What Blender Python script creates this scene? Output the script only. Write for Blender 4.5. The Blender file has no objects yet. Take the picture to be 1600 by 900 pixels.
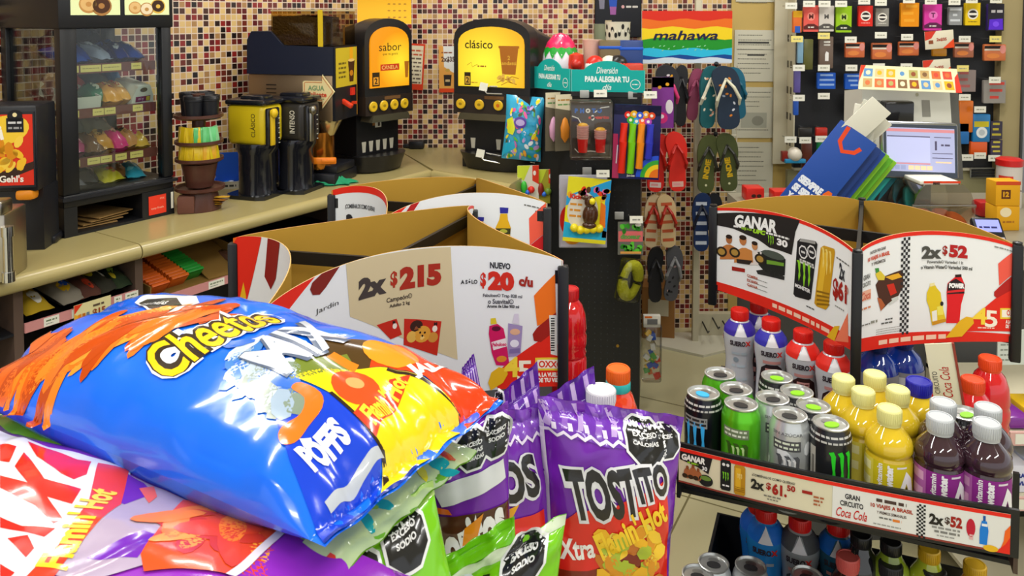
import bpy, bmesh, math, random
from math import pi, sin, cos, sqrt, atan2, radians
from mathutils import Vector, Matrix, noise
from mathutils.geometry import tessellate_polygon

# ------------------------------------------------------------------ camera, light, exposure
SC = bpy.context.scene
COL = SC.collection
EYE = 1.62
PITCH = radians(2.5)
FPX = 1250.0
PCX, PCY = 800.0, 74.0
cam_d = bpy.data.cameras.new('camera')
cam_d.sensor_width = 36.0
cam_d.lens = 36.0 * FPX / 1600.0
cam_d.shift_y = -(450.0 - PCY) / 1600.0
cam_d.clip_start = 0.02
cam_d.dof.use_dof = True
cam_d.dof.focus_distance = 1.6
cam_d.dof.aperture_fstop = 18.0
cam = bpy.data.objects.new('camera', cam_d)
cam.location = (0, 0, EYE)
cam.rotation_euler = (pi / 2 - PITCH, 0, 0)
COL.objects.link(cam)
SC.camera = cam

SC.view_settings.view_transform = 'Standard'
SC.view_settings.look = 'None'
SC.view_settings.exposure = 0.1
SC.view_settings.gamma = 1.0
SC.view_settings.use_curve_mapping = False

world = bpy.data.worlds.new('store_ambience')
SC.world = world
world.use_nodes = True
world.node_tree.nodes['Background'].inputs[0].default_value = (0.97, 0.99, 1.0, 1)
world.node_tree.nodes['Background'].inputs[1].default_value = 1.0

def area(name, loc, sx, sy, power, col=(1.0, 0.985, 0.955), rot=(0, 0, 0)):
    d = bpy.data.lights.new(name, 'AREA')
    d.shape = 'RECTANGLE'; d.size = sx; d.size_y = sy; d.energy = power; d.color = col
    o = bpy.data.objects.new(name, d); o.location = loc; o.rotation_euler = rot
    COL.objects.link(o)
    return o
CEIL_Z = 2.75
LAMPS = [(-1.9, 2.5), (-0.2, 2.9), (1.7, 2.9), (-0.9, 1.1), (1.0, 1.25), (-1.6, -0.6), (0.2, -0.5), (1.9, -0.4)]
for i, (lx, ly) in enumerate(LAMPS):
    area('ceiling_tube_light', (lx, ly, CEIL_Z - 0.07), 1.2, 0.12, 21.0, rot=(0, 0, 0.58))

# ------------------------------------------------------------------ pixel -> place
def ray(px, py):
    r = (px - PCX) / FPX; u = (PCY - py) / FPX
    return Vector((r, cos(PITCH) + u * sin(PITCH), -sin(PITCH) + u * cos(PITCH)))
def G(px, py, z):
    d = ray(px, py); t = (z - EYE) / d.z
    return Vector((d.x * t, d.y * t, z))
def P(px, py, y):
    d = ray(px, py); t = y / d.y
    return Vector((d.x * t, d.y * t, EYE + d.z * t))

# ------------------------------------------------------------------ materials
def lin(h):
    h = h.lstrip('#')
    c = [int(h[i:i + 2], 16) / 255 for i in (0, 2, 4)]
    return tuple(x / 12.92 if x <= 0.04045 else ((x + 0.055) / 1.055) ** 2.4 for x in c) + (1.0,)
MATS = {}
def M(name, col, rough=0.5, metal=0.0, trans=0.0, alpha=1.0, coat=0.0, emit=0.0, bump=0.0, bscale=40.0, ior=1.45, var=0.0, vscale=8.0, spec=0.5):
    if name in MATS: return MATS[name]
    m = bpy.data.materials.new(name); m.use_nodes = True
    nt = m.node_tree; b = nt.nodes['Principled BSDF']
    c = lin(col)
    b.inputs['Base Color'].default_value = c
    b.inputs['Roughness'].default_value = rough
    b.inputs['Metallic'].default_value = metal
    b.inputs['Transmission Weight'].default_value = trans
    b.inputs['Alpha'].default_value = alpha
    b.inputs['Coat Weight'].default_value = coat
    b.inputs['Coat Roughness'].default_value = 0.06
    b.inputs['IOR'].default_value = ior
    b.inputs['Specular IOR Level'].default_value = spec
    if emit > 0:
        b.inputs['Emission Color'].default_value = c
        b.inputs['Emission Strength'].default_value = emit
    if bump > 0 or var > 0:
        tc = nt.nodes.new('ShaderNodeTexCoord')
    if var > 0:
        n = nt.nodes.new('ShaderNodeTexNoise'); n.inputs['Scale'].default_value = vscale; n.inputs['Detail'].default_value = 5
        nt.links.new(tc.outputs['Object'], n.inputs['Vector'])
        mx = nt.nodes.new('ShaderNodeMix'); mx.data_type = 'RGBA'
        mx.inputs[6].default_value = tuple(min(1, x * (1 + var)) for x in c[:3]) + (1,)
        mx.inputs[7].default_value = tuple(x * (1 - var) for x in c[:3]) + (1,)
        nt.links.new(n.outputs['Fac'], mx.inputs[0]); nt.links.new(mx.outputs[2], b.inputs['Base Color'])
    if bump > 0:
        n = nt.nodes.new('ShaderNodeTexNoise'); n.inputs['Scale'].default_value = bscale; n.inputs['Detail'].default_value = 3
        nt.links.new(tc.outputs['Object'], n.inputs['Vector'])
        bp = nt.nodes.new('ShaderNodeBump'); bp.inputs['Strength'].default_value = bump; bp.inputs['Distance'].default_value = 0.01
        nt.links.new(n.outputs['Fac'], bp.inputs['Height']); nt.links.new(bp.outputs['Normal'], b.inputs['Normal'])
    MATS[name] = m
    return m
def ink(h): return M('printed_ink_' + h.lstrip('#'), h, 0.5, spec=0.3)
def foil(h): return M('film_' + h.lstrip('#'), h, 0.19, coat=0.4, bump=0.1, bscale=18, spec=0.45)
def plas(h): return M('plastic_' + h.lstrip('#'), h, 0.32)
def gloss(h): return M('gloss_' + h.lstrip('#'), h, 0.14, coat=0.3)
def matte(h): return M('matte_' + h.lstrip('#'), h, 0.7, spec=0.3)
def met(h, r=0.25): return M('metal_' + h.lstrip('#') + '_%d' % int(r * 100), h, r, metal=1.0)
BLACK = M('black_metal', '#141518', 0.38)
BLACKP = M('black_plastic', '#1a1b20', 0.35)
def clear_mat(name, tint, rough=0.05, lo=0.03, hi=0.5):
    m = bpy.data.materials.new(name); m.use_nodes = True
    nt = m.node_tree; N = nt.nodes; L = nt.links; N.remove(N['Principled BSDF'])
    t = N.new('ShaderNodeBsdfTransparent'); t.inputs[0].default_value = lin(tint)
    g = N.new('ShaderNodeBsdfGlossy'); g.inputs['Roughness'].default_value = rough
    lw = N.new('ShaderNodeLayerWeight'); lw.inputs[0].default_value = 0.35
    mr = N.new('ShaderNodeMapRange'); L.new(lw.outputs['Fresnel'], mr.inputs[0]); mr.inputs[3].default_value = lo; mr.inputs[4].default_value = hi
    mx = N.new('ShaderNodeMixShader'); L.new(mr.outputs[0], mx.inputs[0]); L.new(t.outputs[0], mx.inputs[1]); L.new(g.outputs[0], mx.inputs[2])
    L.new(mx.outputs[0], N['Material Output'].inputs[0])
    return m
CLEAR = clear_mat('clear_plastic_film', '#f2f2f0', 0.08, 0.05, 0.5)
GLASS = clear_mat('cabinet_glass', '#f0f4f2', 0.02, 0.02, 0.35)
CHROME = met('#d8d8d8', 0.15)
STEEL = met('#b9b2a4', 0.3)
WIRE = M('hook_wire', '#c8c8c8', 0.25, metal=0.9)
CARD = M('brown_cardboard', '#b08a35', 0.75, var=0.08, vscale=6, spec=0.2)
TAGW = matte('#e4e2d4'); TAGY = matte('#e6d67c')

# ------------------------------------------------------------------ text outlines
_TX = {}
def text_mesh(s, bold=0.0, shear=0.0):
    k = (s, bold, shear)
    if k in _TX: return _TX[k]
    cu = bpy.data.curves.new('lettering', 'FONT')
    cu.body = s; cu.size = 1.0; cu.offset = bold; cu.shear = shear; cu.resolution_u = 3
    ob = bpy.data.objects.new('lettering', cu)
    me = ob.to_mesh()
    vs = [(v.co.x, v.co.y) for v in me.vertices]
    me.calc_loop_triangles()
    ts = [tuple(t.vertices) for t in me.loop_triangles]
    ob.to_mesh_clear()
    bpy.data.objects.remove(ob); bpy.data.curves.remove(cu)
    if vs:
        x0 = min(v[0] for v in vs); x1 = max(v[0] for v in vs); y0 = min(v[1] for v in vs); y1 = max(v[1] for v in vs)
    else: x0 = y0 = 0; x1 = y1 = 1
    _TX[k] = (vs, ts, x0, x1, y0, y1)
    return _TX[k]

class Art:
    """printed marks laid out in the flat coordinates of one surface"""
    def __init__(s): s.sh = []; s.l = 1
    def tri(s, vs, ts, mat, l=None): s.sh.append((vs, ts, mat, s.l if l is None else l))
    def poly(s, pts, mat, l=None):
        pts = [tuple(p) for p in pts]
        ts = tessellate_polygon([[Vector((p[0], p[1], 0)) for p in pts]])
        s.tri(pts, [tuple(t) for t in ts], mat, l); return s
    def rect(s, x0, y0, x1, y1, mat, l=None): return s.poly([(x0, y0), (x1, y0), (x1, y1), (x0, y1)], mat, l)
    def ell(s, cx, cy, rx, ry, mat, l=None, rot=0.0, n=20, a0=0.0, a1=2 * pi):
        full = abs(a1 - a0 - 2 * pi) < 1e-6
        pts = []
        for i in range(n if full else n + 1):
            a = a0 + (a1 - a0) * i / n
            x, y = rx * cos(a), ry * sin(a)
            pts.append((cx + x * cos(rot) - y * sin(rot), cy + x * sin(rot) + y * cos(rot)))
        return s.poly(pts, mat, l)
    def octa(s, cx, cy, r, mat, l=None, sx=1.0):
        return s.poly([(cx + sx * r * cos(pi / 8 + k * pi / 4), cy + r * sin(pi / 8 + k * pi / 4)) for k in range(8)], mat, l)
    def line(s, pts, w, mat, l=None):
        w2 = w / 2; L = []; R = []
        for i, p in enumerate(pts):
            a = pts[max(0, i - 1)]; b = pts[min(len(pts) - 1, i + 1)]
            dx, dy = b[0] - a[0], b[1] - a[1]; n = sqrt(dx * dx + dy * dy) or 1
            nx, ny = -dy / n * w2, dx / n * w2
            L.append((p[0] + nx, p[1] + ny)); R.append((p[0] - nx, p[1] - ny))
        vs = L + R; k = len(pts); ts = []
        for i in range(k - 1):
            ts += [(i, k + i, k + i + 1), (i, k + i + 1, i + 1)]
        s.tri(vs, ts, mat, l); return s
    def text(s, st, x, y, h, mat, w=None, al='c', rot=0.0, bold=0.0, shear=0.0, l=None):
        """h: height of the drawn glyphs; w: fit to this width"""
        vs, ts, x0, x1, y0, y1 = text_mesh(st, bold, shear)
        sy = h / max(1e-6, (y1 - y0)); sx = sy if w is None else w / max(1e-6, (x1 - x0))
        W = (x1 - x0) * sx
        ox = {'c': -W / 2, 'l': 0, 'r': -W}[al]
        out = []
        for v in vs:
            a = (v[0] - x0) * sx + ox; b = (v[1] - y0) * sy - h / 2
            out.append((x + a * cos(rot) - b * sin(rot), y + a * sin(rot) + b * cos(rot)))
        s.tri(out, ts, mat, l); return s
    def scribble(s, x0, x1, y, h, mat, seed=0, l=None):
        """a line of print too small to read"""
        r = random.Random(seed); x = x0
        while x < x1:
            w = min(x1 - x, h * r.uniform(1.2, 3.4)); s.rect(x, y - h / 2, x + w, y + h / 2, mat, l); x += w + h * 0.6
        return s

def subdiv(vs, ts, mx):
    vs = list(vs); ed = {}
    def mid(a, b):
        k = (a, b) if a < b else (b, a)
        if k not in ed:
            ed[k] = len(vs); vs.append(((vs[a][0] + vs[b][0]) / 2, (vs[a][1] + vs[b][1]) / 2))
        return ed[k]
    def ln(a, b): return (vs[a][0] - vs[b][0]) ** 2 + (vs[a][1] - vs[b][1]) ** 2
    st = list(ts); out = []; m2 = mx * mx
    while st:
        a, b, c = st.pop()
        e = (ln(a, b), ln(b, c), ln(c, a)); k = max(e)
        if k <= m2: out.append((a, b, c)); continue
        i = e.index(k)
        if i == 1: a, b, c = b, c, a
        elif i == 2: a, b, c = c, a, b
        m = mid(a, b); st.append((a, m, c)); st.append((m, b, c))
    return vs, out

class MB:
    """collects shapes into one mesh"""
    def __init__(s): s.v = []; s.f = []; s.m = []; s.mats = []; s.sm = []
    def mi(s, mat):
        if mat not in s.mats: s.mats.append(mat)
        return s.mats.index(mat)
    def add(s, vs, fs, mat, smooth=False):
        o = len(s.v); s.v += [tuple(x) for x in vs]; k = s.mi(mat)
        for f in fs:
            s.f.append(tuple(i + o for i in f)); s.m.append(k); s.sm.append(smooth)
        return s
    def box(s, c, sz, mat, rot=None, bev=0.0):
        x, y, z = sz[0] / 2, sz[1] / 2, sz[2] / 2
        if bev > 0:
            return s.rbox(c, sz, mat, bev, rot)
        vs = [Vector((a * x, b * y, d * z)) for a in (-1, 1) for b in (-1, 1) for d in (-1, 1)]
        R = rot or Matrix.Identity(3)
        vs = [R @ v + Vector(c) for v in vs]
        return s.add(vs, [(0, 1, 3, 2), (4, 6, 7, 5), (0, 4, 5, 1), (2, 3, 7, 6), (0, 2, 6, 4), (1, 5, 7, 3)], mat)
    def rbox(s, c, sz, mat, r, rot=None, seg=2):
        bm = bmesh.new(); bmesh.ops.create_cube(bm, size=1.0)
        for v in bm.verts: v.co = Vector((v.co.x * sz[0], v.co.y * sz[1], v.co.z * sz[2]))
        bmesh.ops.bevel(bm, geom=list(bm.edges), offset=min(r, min(sz) * 0.49), segments=seg, profile=0.5, affect='EDGES')
        R = rot or Matrix.Identity(3)
        bm.verts.index_update()
        s.add([R @ v.co + Vector(c) for v in bm.verts], [[v.index for v in f.verts] for f in bm.faces], mat, True)
        bm.free(); return s
    def bx(s, x0, x1, y0, y1, z0, z1, mat, bev=0.0):
        return s.box(((x0 + x1) / 2, (y0 + y1) / 2, (z0 + z1) / 2), (abs(x1 - x0), abs(y1 - y0), abs(z1 - z0)), mat, None, bev)
    def grid(s, f, nu, nv, mat, smooth=True, u0=0, u1=1, v0=0, v1=1):
        vs = [f(u0 + (u1 - u0) * i / nu, v0 + (v1 - v0) * j / nv) for j in range(nv + 1) for i in range(nu + 1)]
        fs = [(j * (nu + 1) + i, j * (nu + 1) + i + 1, (j + 1) * (nu + 1) + i + 1, (j + 1) * (nu + 1) + i) for j in range(nv) for i in range(nu)]
        return s.add(vs, fs, mat, smooth)
    def lathe(s, prof, mat, c=(0, 0, 0), n=28, smooth=True, ax=None, cap=True):
        vs = []; k = len(prof); R = ax or Matrix.Identity(3)
        for (r, z) in prof:
            for i in range(n):
                a = 2 * pi * i / n
                vs.append(R @ Vector((r * cos(a), r * sin(a), z)) + Vector(c))
        fs = [(j * n + i, j * n + (i + 1) % n, (j + 1) * n + (i + 1) % n, (j + 1) * n + i) for j in range(k - 1) for i in range(n)]
        if cap:
            if prof[0][0] > 1e-5: fs.append(tuple(range(n))[::-1])
            if prof[-1][0] > 1e-5: fs.append(tuple((k - 1) * n + i for i in range(n)))
        return s.add(vs, fs, mat, smooth)
    def tube(s, pts, r, mat, n=8, cap=True):
        pts = [Vector(p) for p in pts]; vs = []; k = len(pts)
        up = Vector((0, 0, 1))
        for i, p in enumerate(pts):
            t = (pts[min(k - 1, i + 1)] - pts[max(0, i - 1)]).normalized()
            a = t.cross(up)
            if a.length < 1e-3: a = t.cross(Vector((1, 0, 0)))
            a.normalize(); b = t.cross(a)
            rr = r[i] if isinstance(r, (list, tuple)) else r
            for j in range(n):
                q = 2 * pi * j / n; vs.append(p + (a * cos(q) + b * sin(q)) * rr)
        fs = [(j * n + i, j * n + (i + 1) % n, (j + 1) * n + (i + 1) % n, (j + 1) * n + i) for j in range(k - 1) for i in range(n)]
        if cap: fs += [tuple(range(n)), tuple((k - 1) * n + i for i in range(n))]
        return s.add(vs, fs, mat, True)
    def prism(s, poly, fr, d0, d1, mat, side=None):
        """poly: outline in the (a, b) plane of the frame fr(a, b, depth) -> point; a solid between depths d0 and d1"""
        n = len(poly)
        vs = [fr(p[0], p[1], d0) for p in poly] + [fr(p[0], p[1], d1) for p in poly]
        ts = tessellate_polygon([[Vector((p[0], p[1], 0)) for p in poly]])
        s.add(vs, [tuple(t) for t in ts] + [tuple(n + i for i in t) for t in ts], mat)
        return s.add(vs, [(i, (i + 1) % n, n + (i + 1) % n, n + i) for i in range(n)], side or mat)
    def sphere(s, c, r, mat, n=14, sc=(1, 1, 1), rot=None):
        m = max(6, n // 2 + 1); vs = []; R = rot or Matrix.Identity(3)
        for j in range(m + 1):
            t = pi * j / m
            for i in range(n):
                a = 2 * pi * i / n
                vs.append(R @ Vector((r * sc[0] * sin(t) * cos(a), r * sc[1] * sin(t) * sin(a), r * sc[2] * cos(t))) + Vector(c))
        fs = [(j * n + i, (j + 1) * n + i, (j + 1) * n + (i + 1) % n, j * n + (i + 1) % n) for j in range(m) for i in range(n)]
        return s.add(vs, fs, mat, True)
    def art(s, art, f, mx=None, base=0.0004, step=0.0002):
        for vs, ts, mat, l in art.sh:
            if mx: vs, ts = subdiv(vs, ts, mx)
            out = []
            for t in ts:
                a, b, c = (vs[i] for i in t)
                cr = (b[0] - a[0]) * (c[1] - a[1]) - (b[1] - a[1]) * (c[0] - a[0])
                if abs(cr) < 1e-14: continue
                out.append(t if cr > 0 else (t[0], t[2], t[1]))
            s.add([f(v[0], v[1], base + step * l) for v in vs], out, mat, True)
        return s
    def build(s, name, parent=None, loc=None, rotz=0.0, sharp=38):
        me = bpy.data.meshes.new(name)
        me.from_pydata(s.v, [], s.f)
        for m in s.mats: me.materials.append(m)
        me.polygons.foreach_set('material_index', s.m)
        me.polygons.foreach_set('use_smooth', s.sm)
        me.update()
        if any(s.sm): me.set_sharp_from_angle(angle=radians(sharp))
        o = bpy.data.objects.new(name, me); COL.objects.link(o)
        if parent is not None: o.parent = parent
        if loc is not None: o.location = loc
        if rotz: o.rotation_euler = (0, 0, rotz)
        return o

def tag(o, label, cat, group=None):
    o['label'] = label; o['category'] = cat
    if group: o['group'] = group
    return o
def thing(name, label, cat, loc=(0, 0, 0), rotz=0.0, group=None, rot=None):
    o = bpy.data.objects.new(name, None); COL.objects.link(o)
    o.empty_display_size = 0.05
    o.location = loc; o.rotation_euler = rot if rot is not None else (0, 0, rotz)
    return tag(o, label, cat, group)
def struct(o):
    o['kind'] = 'structure'; return o
def kids(o, cache={}): return [c for c in bpy.data.objects if c.parent == o]
def dup(root, loc, rotz=None, label=None, group=None, rot=None):
    def cp(o, par):
        c = o.copy(); COL.objects.link(c)
        if par is not None: c.parent = par
        for k in kids(o): cp(k, c)
        return c
    r = cp(root, None); r.location = loc
    if rotz is not None: r.rotation_euler = (0, 0, rotz)
    if rot is not None: r.rotation_euler = rot
    if label: r['label'] = label
    if group: r['group'] = group
    return r
def flat(o=(0, 0, 0), ax=(1, 0, 0), ay=(0, 0, 1), nn=(0, -1, 0)):
    """frame of a flat face: (a, b, lift) -> point"""
    o = Vector(o); ax = Vector(ax); ay = Vector(ay); nn = Vector(nn)
    return lambda a, b, d=0.0: o + ax * a + ay * b + nn * d
def cyl(r, c=(0, 0, 0), a0=-pi / 2):
    """frame of an upright cylinder: a is arc length from the front, b the height"""
    def f(a, b, d=0.0):
        rr = r(b) if callable(r) else r
        r0 = r(0.0) if callable(r) else r
        t = a0 + a / (rr if not callable(r) else max(rr, 0.01))
        return Vector((c[0] + (rr + d) * cos(t), c[1] + (rr + d) * sin(t), c[2] + b))
    return f
def prof_r(prof):
    def r(z):
        for (r0, z0), (r1, z1) in zip(prof, prof[1:]):
            if z0 <= z <= z1 and z1 > z0: return r0 + (r1 - r0) * (z - z0) / (z1 - z0)
        return prof[-1][0]
    return r
# ------------------------------------------------------------------ the room
def vhit(px, py, O, d):
    """where the sight line through a pixel meets the upright plane through O along d: (run along d, height, point)"""
    r = ray(px, py); n = Vector((-d[1], d[0], 0))
    t = (Vector((O[0], O[1], 0)).dot(n)) / (r.x * n.x + r.y * n.y)
    p = Vector((r.x * t, r.y * t, EYE + r.z * t))
    return ((p.x - O[0]) * d[0] + (p.y - O[1]) * d[1], p.z, p)

def mosaic_mat():
    m = bpy.data.materials.new('mosaic_tile'); m.use_nodes = True
    nt = m.node_tree; N = nt.nodes; L = nt.links; b = N['Principled BSDF']
    tc = N.new('ShaderNodeTexCoord'); sp = N.new('ShaderNodeSeparateXYZ'); L.new(tc.outputs['Object'], sp.inputs[0])
    cb = N.new('ShaderNodeCombineXYZ'); L.new(sp.outputs['X'], cb.inputs['X']); L.new(sp.outputs['Z'], cb.inputs['Y'])
    sc = N.new('ShaderNodeVectorMath'); sc.operation = 'SCALE'; sc.inputs['Scale'].default_value = 1 / 0.0252; L.new(cb.outputs[0], sc.inputs[0])
    fl = N.new('ShaderNodeVectorMath'); fl.operation = 'FLOOR'; L.new(sc.outputs[0], fl.inputs[0])
    fr = N.new('ShaderNodeVectorMath'); fr.operation = 'FRACTION'; L.new(sc.outputs[0], fr.inputs[0])
    wn = N.new('ShaderNodeTexWhiteNoise'); wn.noise_dimensions = '2D'; L.new(fl.outputs[0], wn.inputs['Vector'])
    cr = N.new('ShaderNodeValToRGB'); cr.color_ramp.interpolation = 'CONSTANT'
    stops = [(0, '#d9b878'), (0.22, '#cfa868'), (0.36, '#a9804e'), (0.46, '#8a2420'), (0.58, '#6d2a1e'), (0.68, '#4a2a1c'), (0.78, '#5e1a1c'), (0.86, '#1d1512'), (0.93, '#2b1a14')]
    el = cr.color_ramp.elements
    el[0].position = 0; el[0].color = lin(stops[0][1]); el[1].position = stops[1][0]; el[1].color = lin(stops[1][1])
    for p, c in stops[2:]:
        e = el.new(p); e.color = lin(c)
    L.new(wn.outputs['Value'], cr.inputs[0])
    sf = N.new('ShaderNodeSeparateXYZ'); L.new(fr.outputs[0], sf.inputs[0])
    def inside(out):
        a = N.new('ShaderNodeMath'); a.operation = 'SUBTRACT'; L.new(out, a.inputs[0]); a.inputs[1].default_value = 0.5
        c = N.new('ShaderNodeMath'); c.operation = 'ABSOLUTE'; L.new(a.outputs[0], c.inputs[0])
        d = N.new('ShaderNodeMath'); d.operation = 'LESS_THAN'; L.new(c.outputs[0], d.inputs[0]); d.inputs[1].default_value = 0.425
        return d.outputs[0]
    mu = N.new('ShaderNodeMath'); mu.operation = 'MULTIPLY'; L.new(inside(sf.outputs['X']), mu.inputs[0]); L.new(inside(sf.outputs['Y']), mu.inputs[1])
    mx = N.new('ShaderNodeMix'); mx.data_type = 'RGBA'; mx.inputs[6].default_value = lin('#dcc8b4'); L.new(mu.outputs[0], mx.inputs[0]); L.new(cr.outputs[0], mx.inputs[7])
    L.new(mx.outputs[2], b.inputs['Base Color'])
    rr = N.new('ShaderNodeMapRange'); L.new(mu.outputs[0], rr.inputs[0]); rr.inputs[3].default_value = 0.8; rr.inputs[4].default_value = 0.28; L.new(rr.outputs[0], b.inputs['Roughness'])
    bp = N.new('ShaderNodeBump'); bp.inputs['Strength'].default_value = 0.3; bp.inputs['Distance'].default_value = 0.002; L.new(mu.outputs[0], bp.inputs['Height']); L.new(bp.outputs[0], b.inputs['Normal'])
    return m
def floor_mat():
    m = bpy.data.materials.new('floor_tile'); m.use_nodes = True
    nt = m.node_tree; N = nt.nodes; L = nt.links; b = N['Principled BSDF']
    tc = N.new('ShaderNodeTexCoord'); br = N.new('ShaderNodeTexBrick')
    br.offset = 0.0; br.inputs['Scale'].default_value = 1.0; br.inputs['Mortar Size'].default_value = 0.0035
    br.inputs['Brick Width'].default_value = 0.6; br.inputs['Row Height'].default_value = 0.6; br.inputs['Mortar Smooth'].default_value = 0.1
    br.inputs['Color1'].default_value = lin('#c6bf98'); br.inputs['Color2'].default_value = lin('#c0b890'); br.inputs['Mortar'].default_value = lin('#7a7350')
    L.new(tc.outputs['Object'], br.inputs['Vector'])
    n = N.new('ShaderNodeTexNoise'); n.inputs['Scale'].default_value = 3.0; n.inputs['Detail'].default_value = 6; L.new(tc.outputs['Object'], n.inputs['Vector'])
    mx = N.new('ShaderNodeMix'); mx.data_type = 'RGBA'; mx.blend_type = 'MULTIPLY'; mx.inputs[0].default_value = 0.25
    L.new(br.outputs['Color'], mx.inputs[6]); L.new(n.outputs['Color'], mx.inputs[7]); L.new(br.outputs['Color'], b.inputs['Base Color'])
    b.inputs['Roughness'].default_value = 0.22
    return m
MOS = mosaic_mat()
WX, WY = -0.6, 4.0
UW = (0.607, 0.795)
UC = (0.553, 0.833); NC = (0.833, -0.553)
ANG_C = atan2(UC[1], UC[0])
ZC = 0.94
C0 = (-0.343, 3.43)

b = MB(); b.bx(-6.5, 0.0, 0.0, 0.1, 0, CEIL_Z, MOS); struct(b.build('wall_left', None, (WX, WY, 0), atan2(UW[1], UW[0])))
ANG_B = atan2(0.03, 1.0)
b = MB(); b.bx(-0.05, 1.71, 0.0, 0.1, 0, CEIL_Z, MOS); struct(b.build('wall_back', None, (WX, WY, 0), ANG_B))
BEIGE = M('beige_wall_paint', '#bfa45e', 0.55, var=0.05, vscale=3)
b = MB(); b.bx(1.71, 5.0, -0.004, 0.1, 0, CEIL_Z, BEIGE); struct(b.build('wall_right', None, (WX, WY, 0), ANG_B))
g0 = G(1076, 777, 0)
b = MB(); b.bx(-12, 12, -12, 12, -0.1, 0, floor_mat()); struct(b.build('floor', None, (g0.x, g0.y, 0), atan2(0.886, 0.463)))
b = MB(); b.bx(-6, 6, -3.5, 6, CEIL_Z, CEIL_Z + 0.1, M('ceiling_white', '#e9e7df', 0.8)); struct(b.build('ceiling'))
q = P(1564, 100, 3.87)
b = MB(); b.bx(0.0, 1.2, 0, 0.12, 0, CEIL_Z, M('beige_pillar_paint', '#a3946a', 0.6)); b.bx(0.098, 0.108, -0.012, 0.0, 0, CEIL_Z, M('grey_pillar_edge', '#3a3a3c', 0.4)); b.bx(0.108, 0.6, -0.012, 0.0, 0, CEIL_Z, M('grey_pillar_panel', '#86868c', 0.4)); struct(b.build('column', None, (q.x, 3.87, 0)))

# ------------------------------------------------------------------ service counters on the left and at the back
TOP = M('laminate_counter_beige', '#a89a66', 0.3, var=0.06, vscale=5, coat=0.2)
def wall_y(x): return 0.529 + (0.333 - x) * 0.068
xs = vhit(222, 386, C0, UC)[0]
def slab(name, x0, x1, label, far_corner=False):
    b = MB()
    poly = [(x0, 0.02), (x1, 0.02)] + ([(0.333, wall_y(0.333) - 0.012)] if far_corner else [(x1, wall_y(x1) - 0.012)]) + [(x0, wall_y(x0) - 0.012)]
    fr = lambda a, c, d: Vector((a, c, d))
    b.prism(poly, fr, ZC - 0.045, ZC, TOP)
    # rounded nose along the front
    k = 8
    pr = [(0.02 - 0.022 * sin(pi * i / k), ZC - 0.0225 + 0.0225 * cos(pi * i / k)) for i in range(k + 1)]
    b.grid(lambda u, v: Vector((x0 + (x1 - x0) * u, *pr[int(round(v * k))])), 1, k, TOP)
    for xe in (x0, x1):
        b.add([(xe, p[0], p[1]) for p in pr], [tuple(range(k + 1))], TOP)
    o = b.build(name, None, (C0[0], C0[1], 0), ANG_C)
    return tag(o, label, 'counter')
slab('worktop', -3.6, xs - 0.002, 'beige laminate worktop section under the pastry cabinet, ending at a dark seam')
slab('worktop', xs + 0.002, 0.0, 'beige laminate worktop section carrying the coffee dispensers, beyond the dark seam', True)
ge = G(800, 287, ZC)
wb = Vector((WX + 1.0 * 0.9, WY + 0.03 * 0.9, 0))
b = MB()
c0 = Vector((C0[0], C0[1], 0))
poly = [(C0[0] + 0.004, C0[1]), (ge.x, ge.y), (wb.x, wb.y - 0.01), (WX + 0.01, WY - 0.012)]
b.prism(poly, lambda a, c, d: Vector((a, c, d)), ZC - 0.045, ZC + 0.001, TOP)
b.tube([(C0[0] + 0.006, C0[1], ZC - 0.0225), (ge.x, ge.y, ZC - 0.0225)], 0.0228, TOP, 12)
rc = thing('rear_counter', 'short beige-topped counter with dark base along the rear wall in the corner', 'counter', (C0[0], C0[1], 0))
rl = rc.location.copy()
b.v = [(v[0] - C0[0], v[1] - C0[1], v[2]) for v in b.v]; b.build('worktop', rc)
# body of the rear counter
b = MB(); BROWNP = M('dark_brown_panel', '#4b3a30', 0.5)
b.prism([(C0[0] + 0.03, C0[1] + 0.05), (ge.x, ge.y + 0.04), (wb.x, wb.y - 0.02), (WX + 0.04, WY - 0.04)], lambda a, c, d: Vector((a, c, d)), 0, ZC - 0.046, BROWNP)
b.v = [(v[0] - C0[0], v[1] - C0[1], v[2]) for v in b.v]; b.build('base_cabinet', rc)

# shelving under the left counter, in the counter's own frame
RO = (C0[0] - NC[0] * 0.05, C0[1] - NC[1] * 0.05)   # plane of the shelf fronts
su = thing('under_counter_shelving', 'dark brown open shelving with pink price rails under the long beige worktop', 'shelf unit', (C0[0], C0[1], 0), ANG_C)
x_a = vhit(28, 470, RO, UC)[0]; x_b = vhit(217, 430, RO, UC)[0]
UP = M('brown_upright', '#5a483e', 0.5)
for i, x in enumerate((-3.4, x_a, x_b, x_b + 1.0, -0.3)):
    MB().bx(x - 0.012, x + 0.012, 0.05, wall_y(x) - 0.03, 0, ZC - 0.046, UP).build('upright', su)
MB().bx(-3.4, -0.3, 0.46, 0.475, 0, ZC - 0.046, BLACKP).build('back_panel', su)
MB().bx(-3.4, -0.3, 0.08, 0.45, 0.05, 0.1, BROWNP).build('bottom_board', su)
z_r1 = vhit(120, 488, RO, UC)[1]; z_r2 = vhit(335, 443, RO, UC)[1]
PINK = matte('#c98a88')
def rail(x0, x1, z, h, tags, seed):
    b = MB(); b.bx(x0, x1, 0.044, 0.05, z, z + h, PINK)
    a = Art(); r = random.Random(seed)
    for t, w in tags:
        a.l = 1; a.rect(t, 0.001, t + w, h - 0.001, TAGW); a.l = 2
        a.scribble(t + 0.006, t + w - 0.006, h * 0.62, h * 0.16, ink('#6a7a5a'), r.random()); a.scribble(t + 0.006, t + w * 0.6, h * 0.3, h * 0.1, ink('#8a8a80'), r.random())
    b.art(a, flat((x0, 0.044, z)))
    b.build('price_rail', su)
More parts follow.
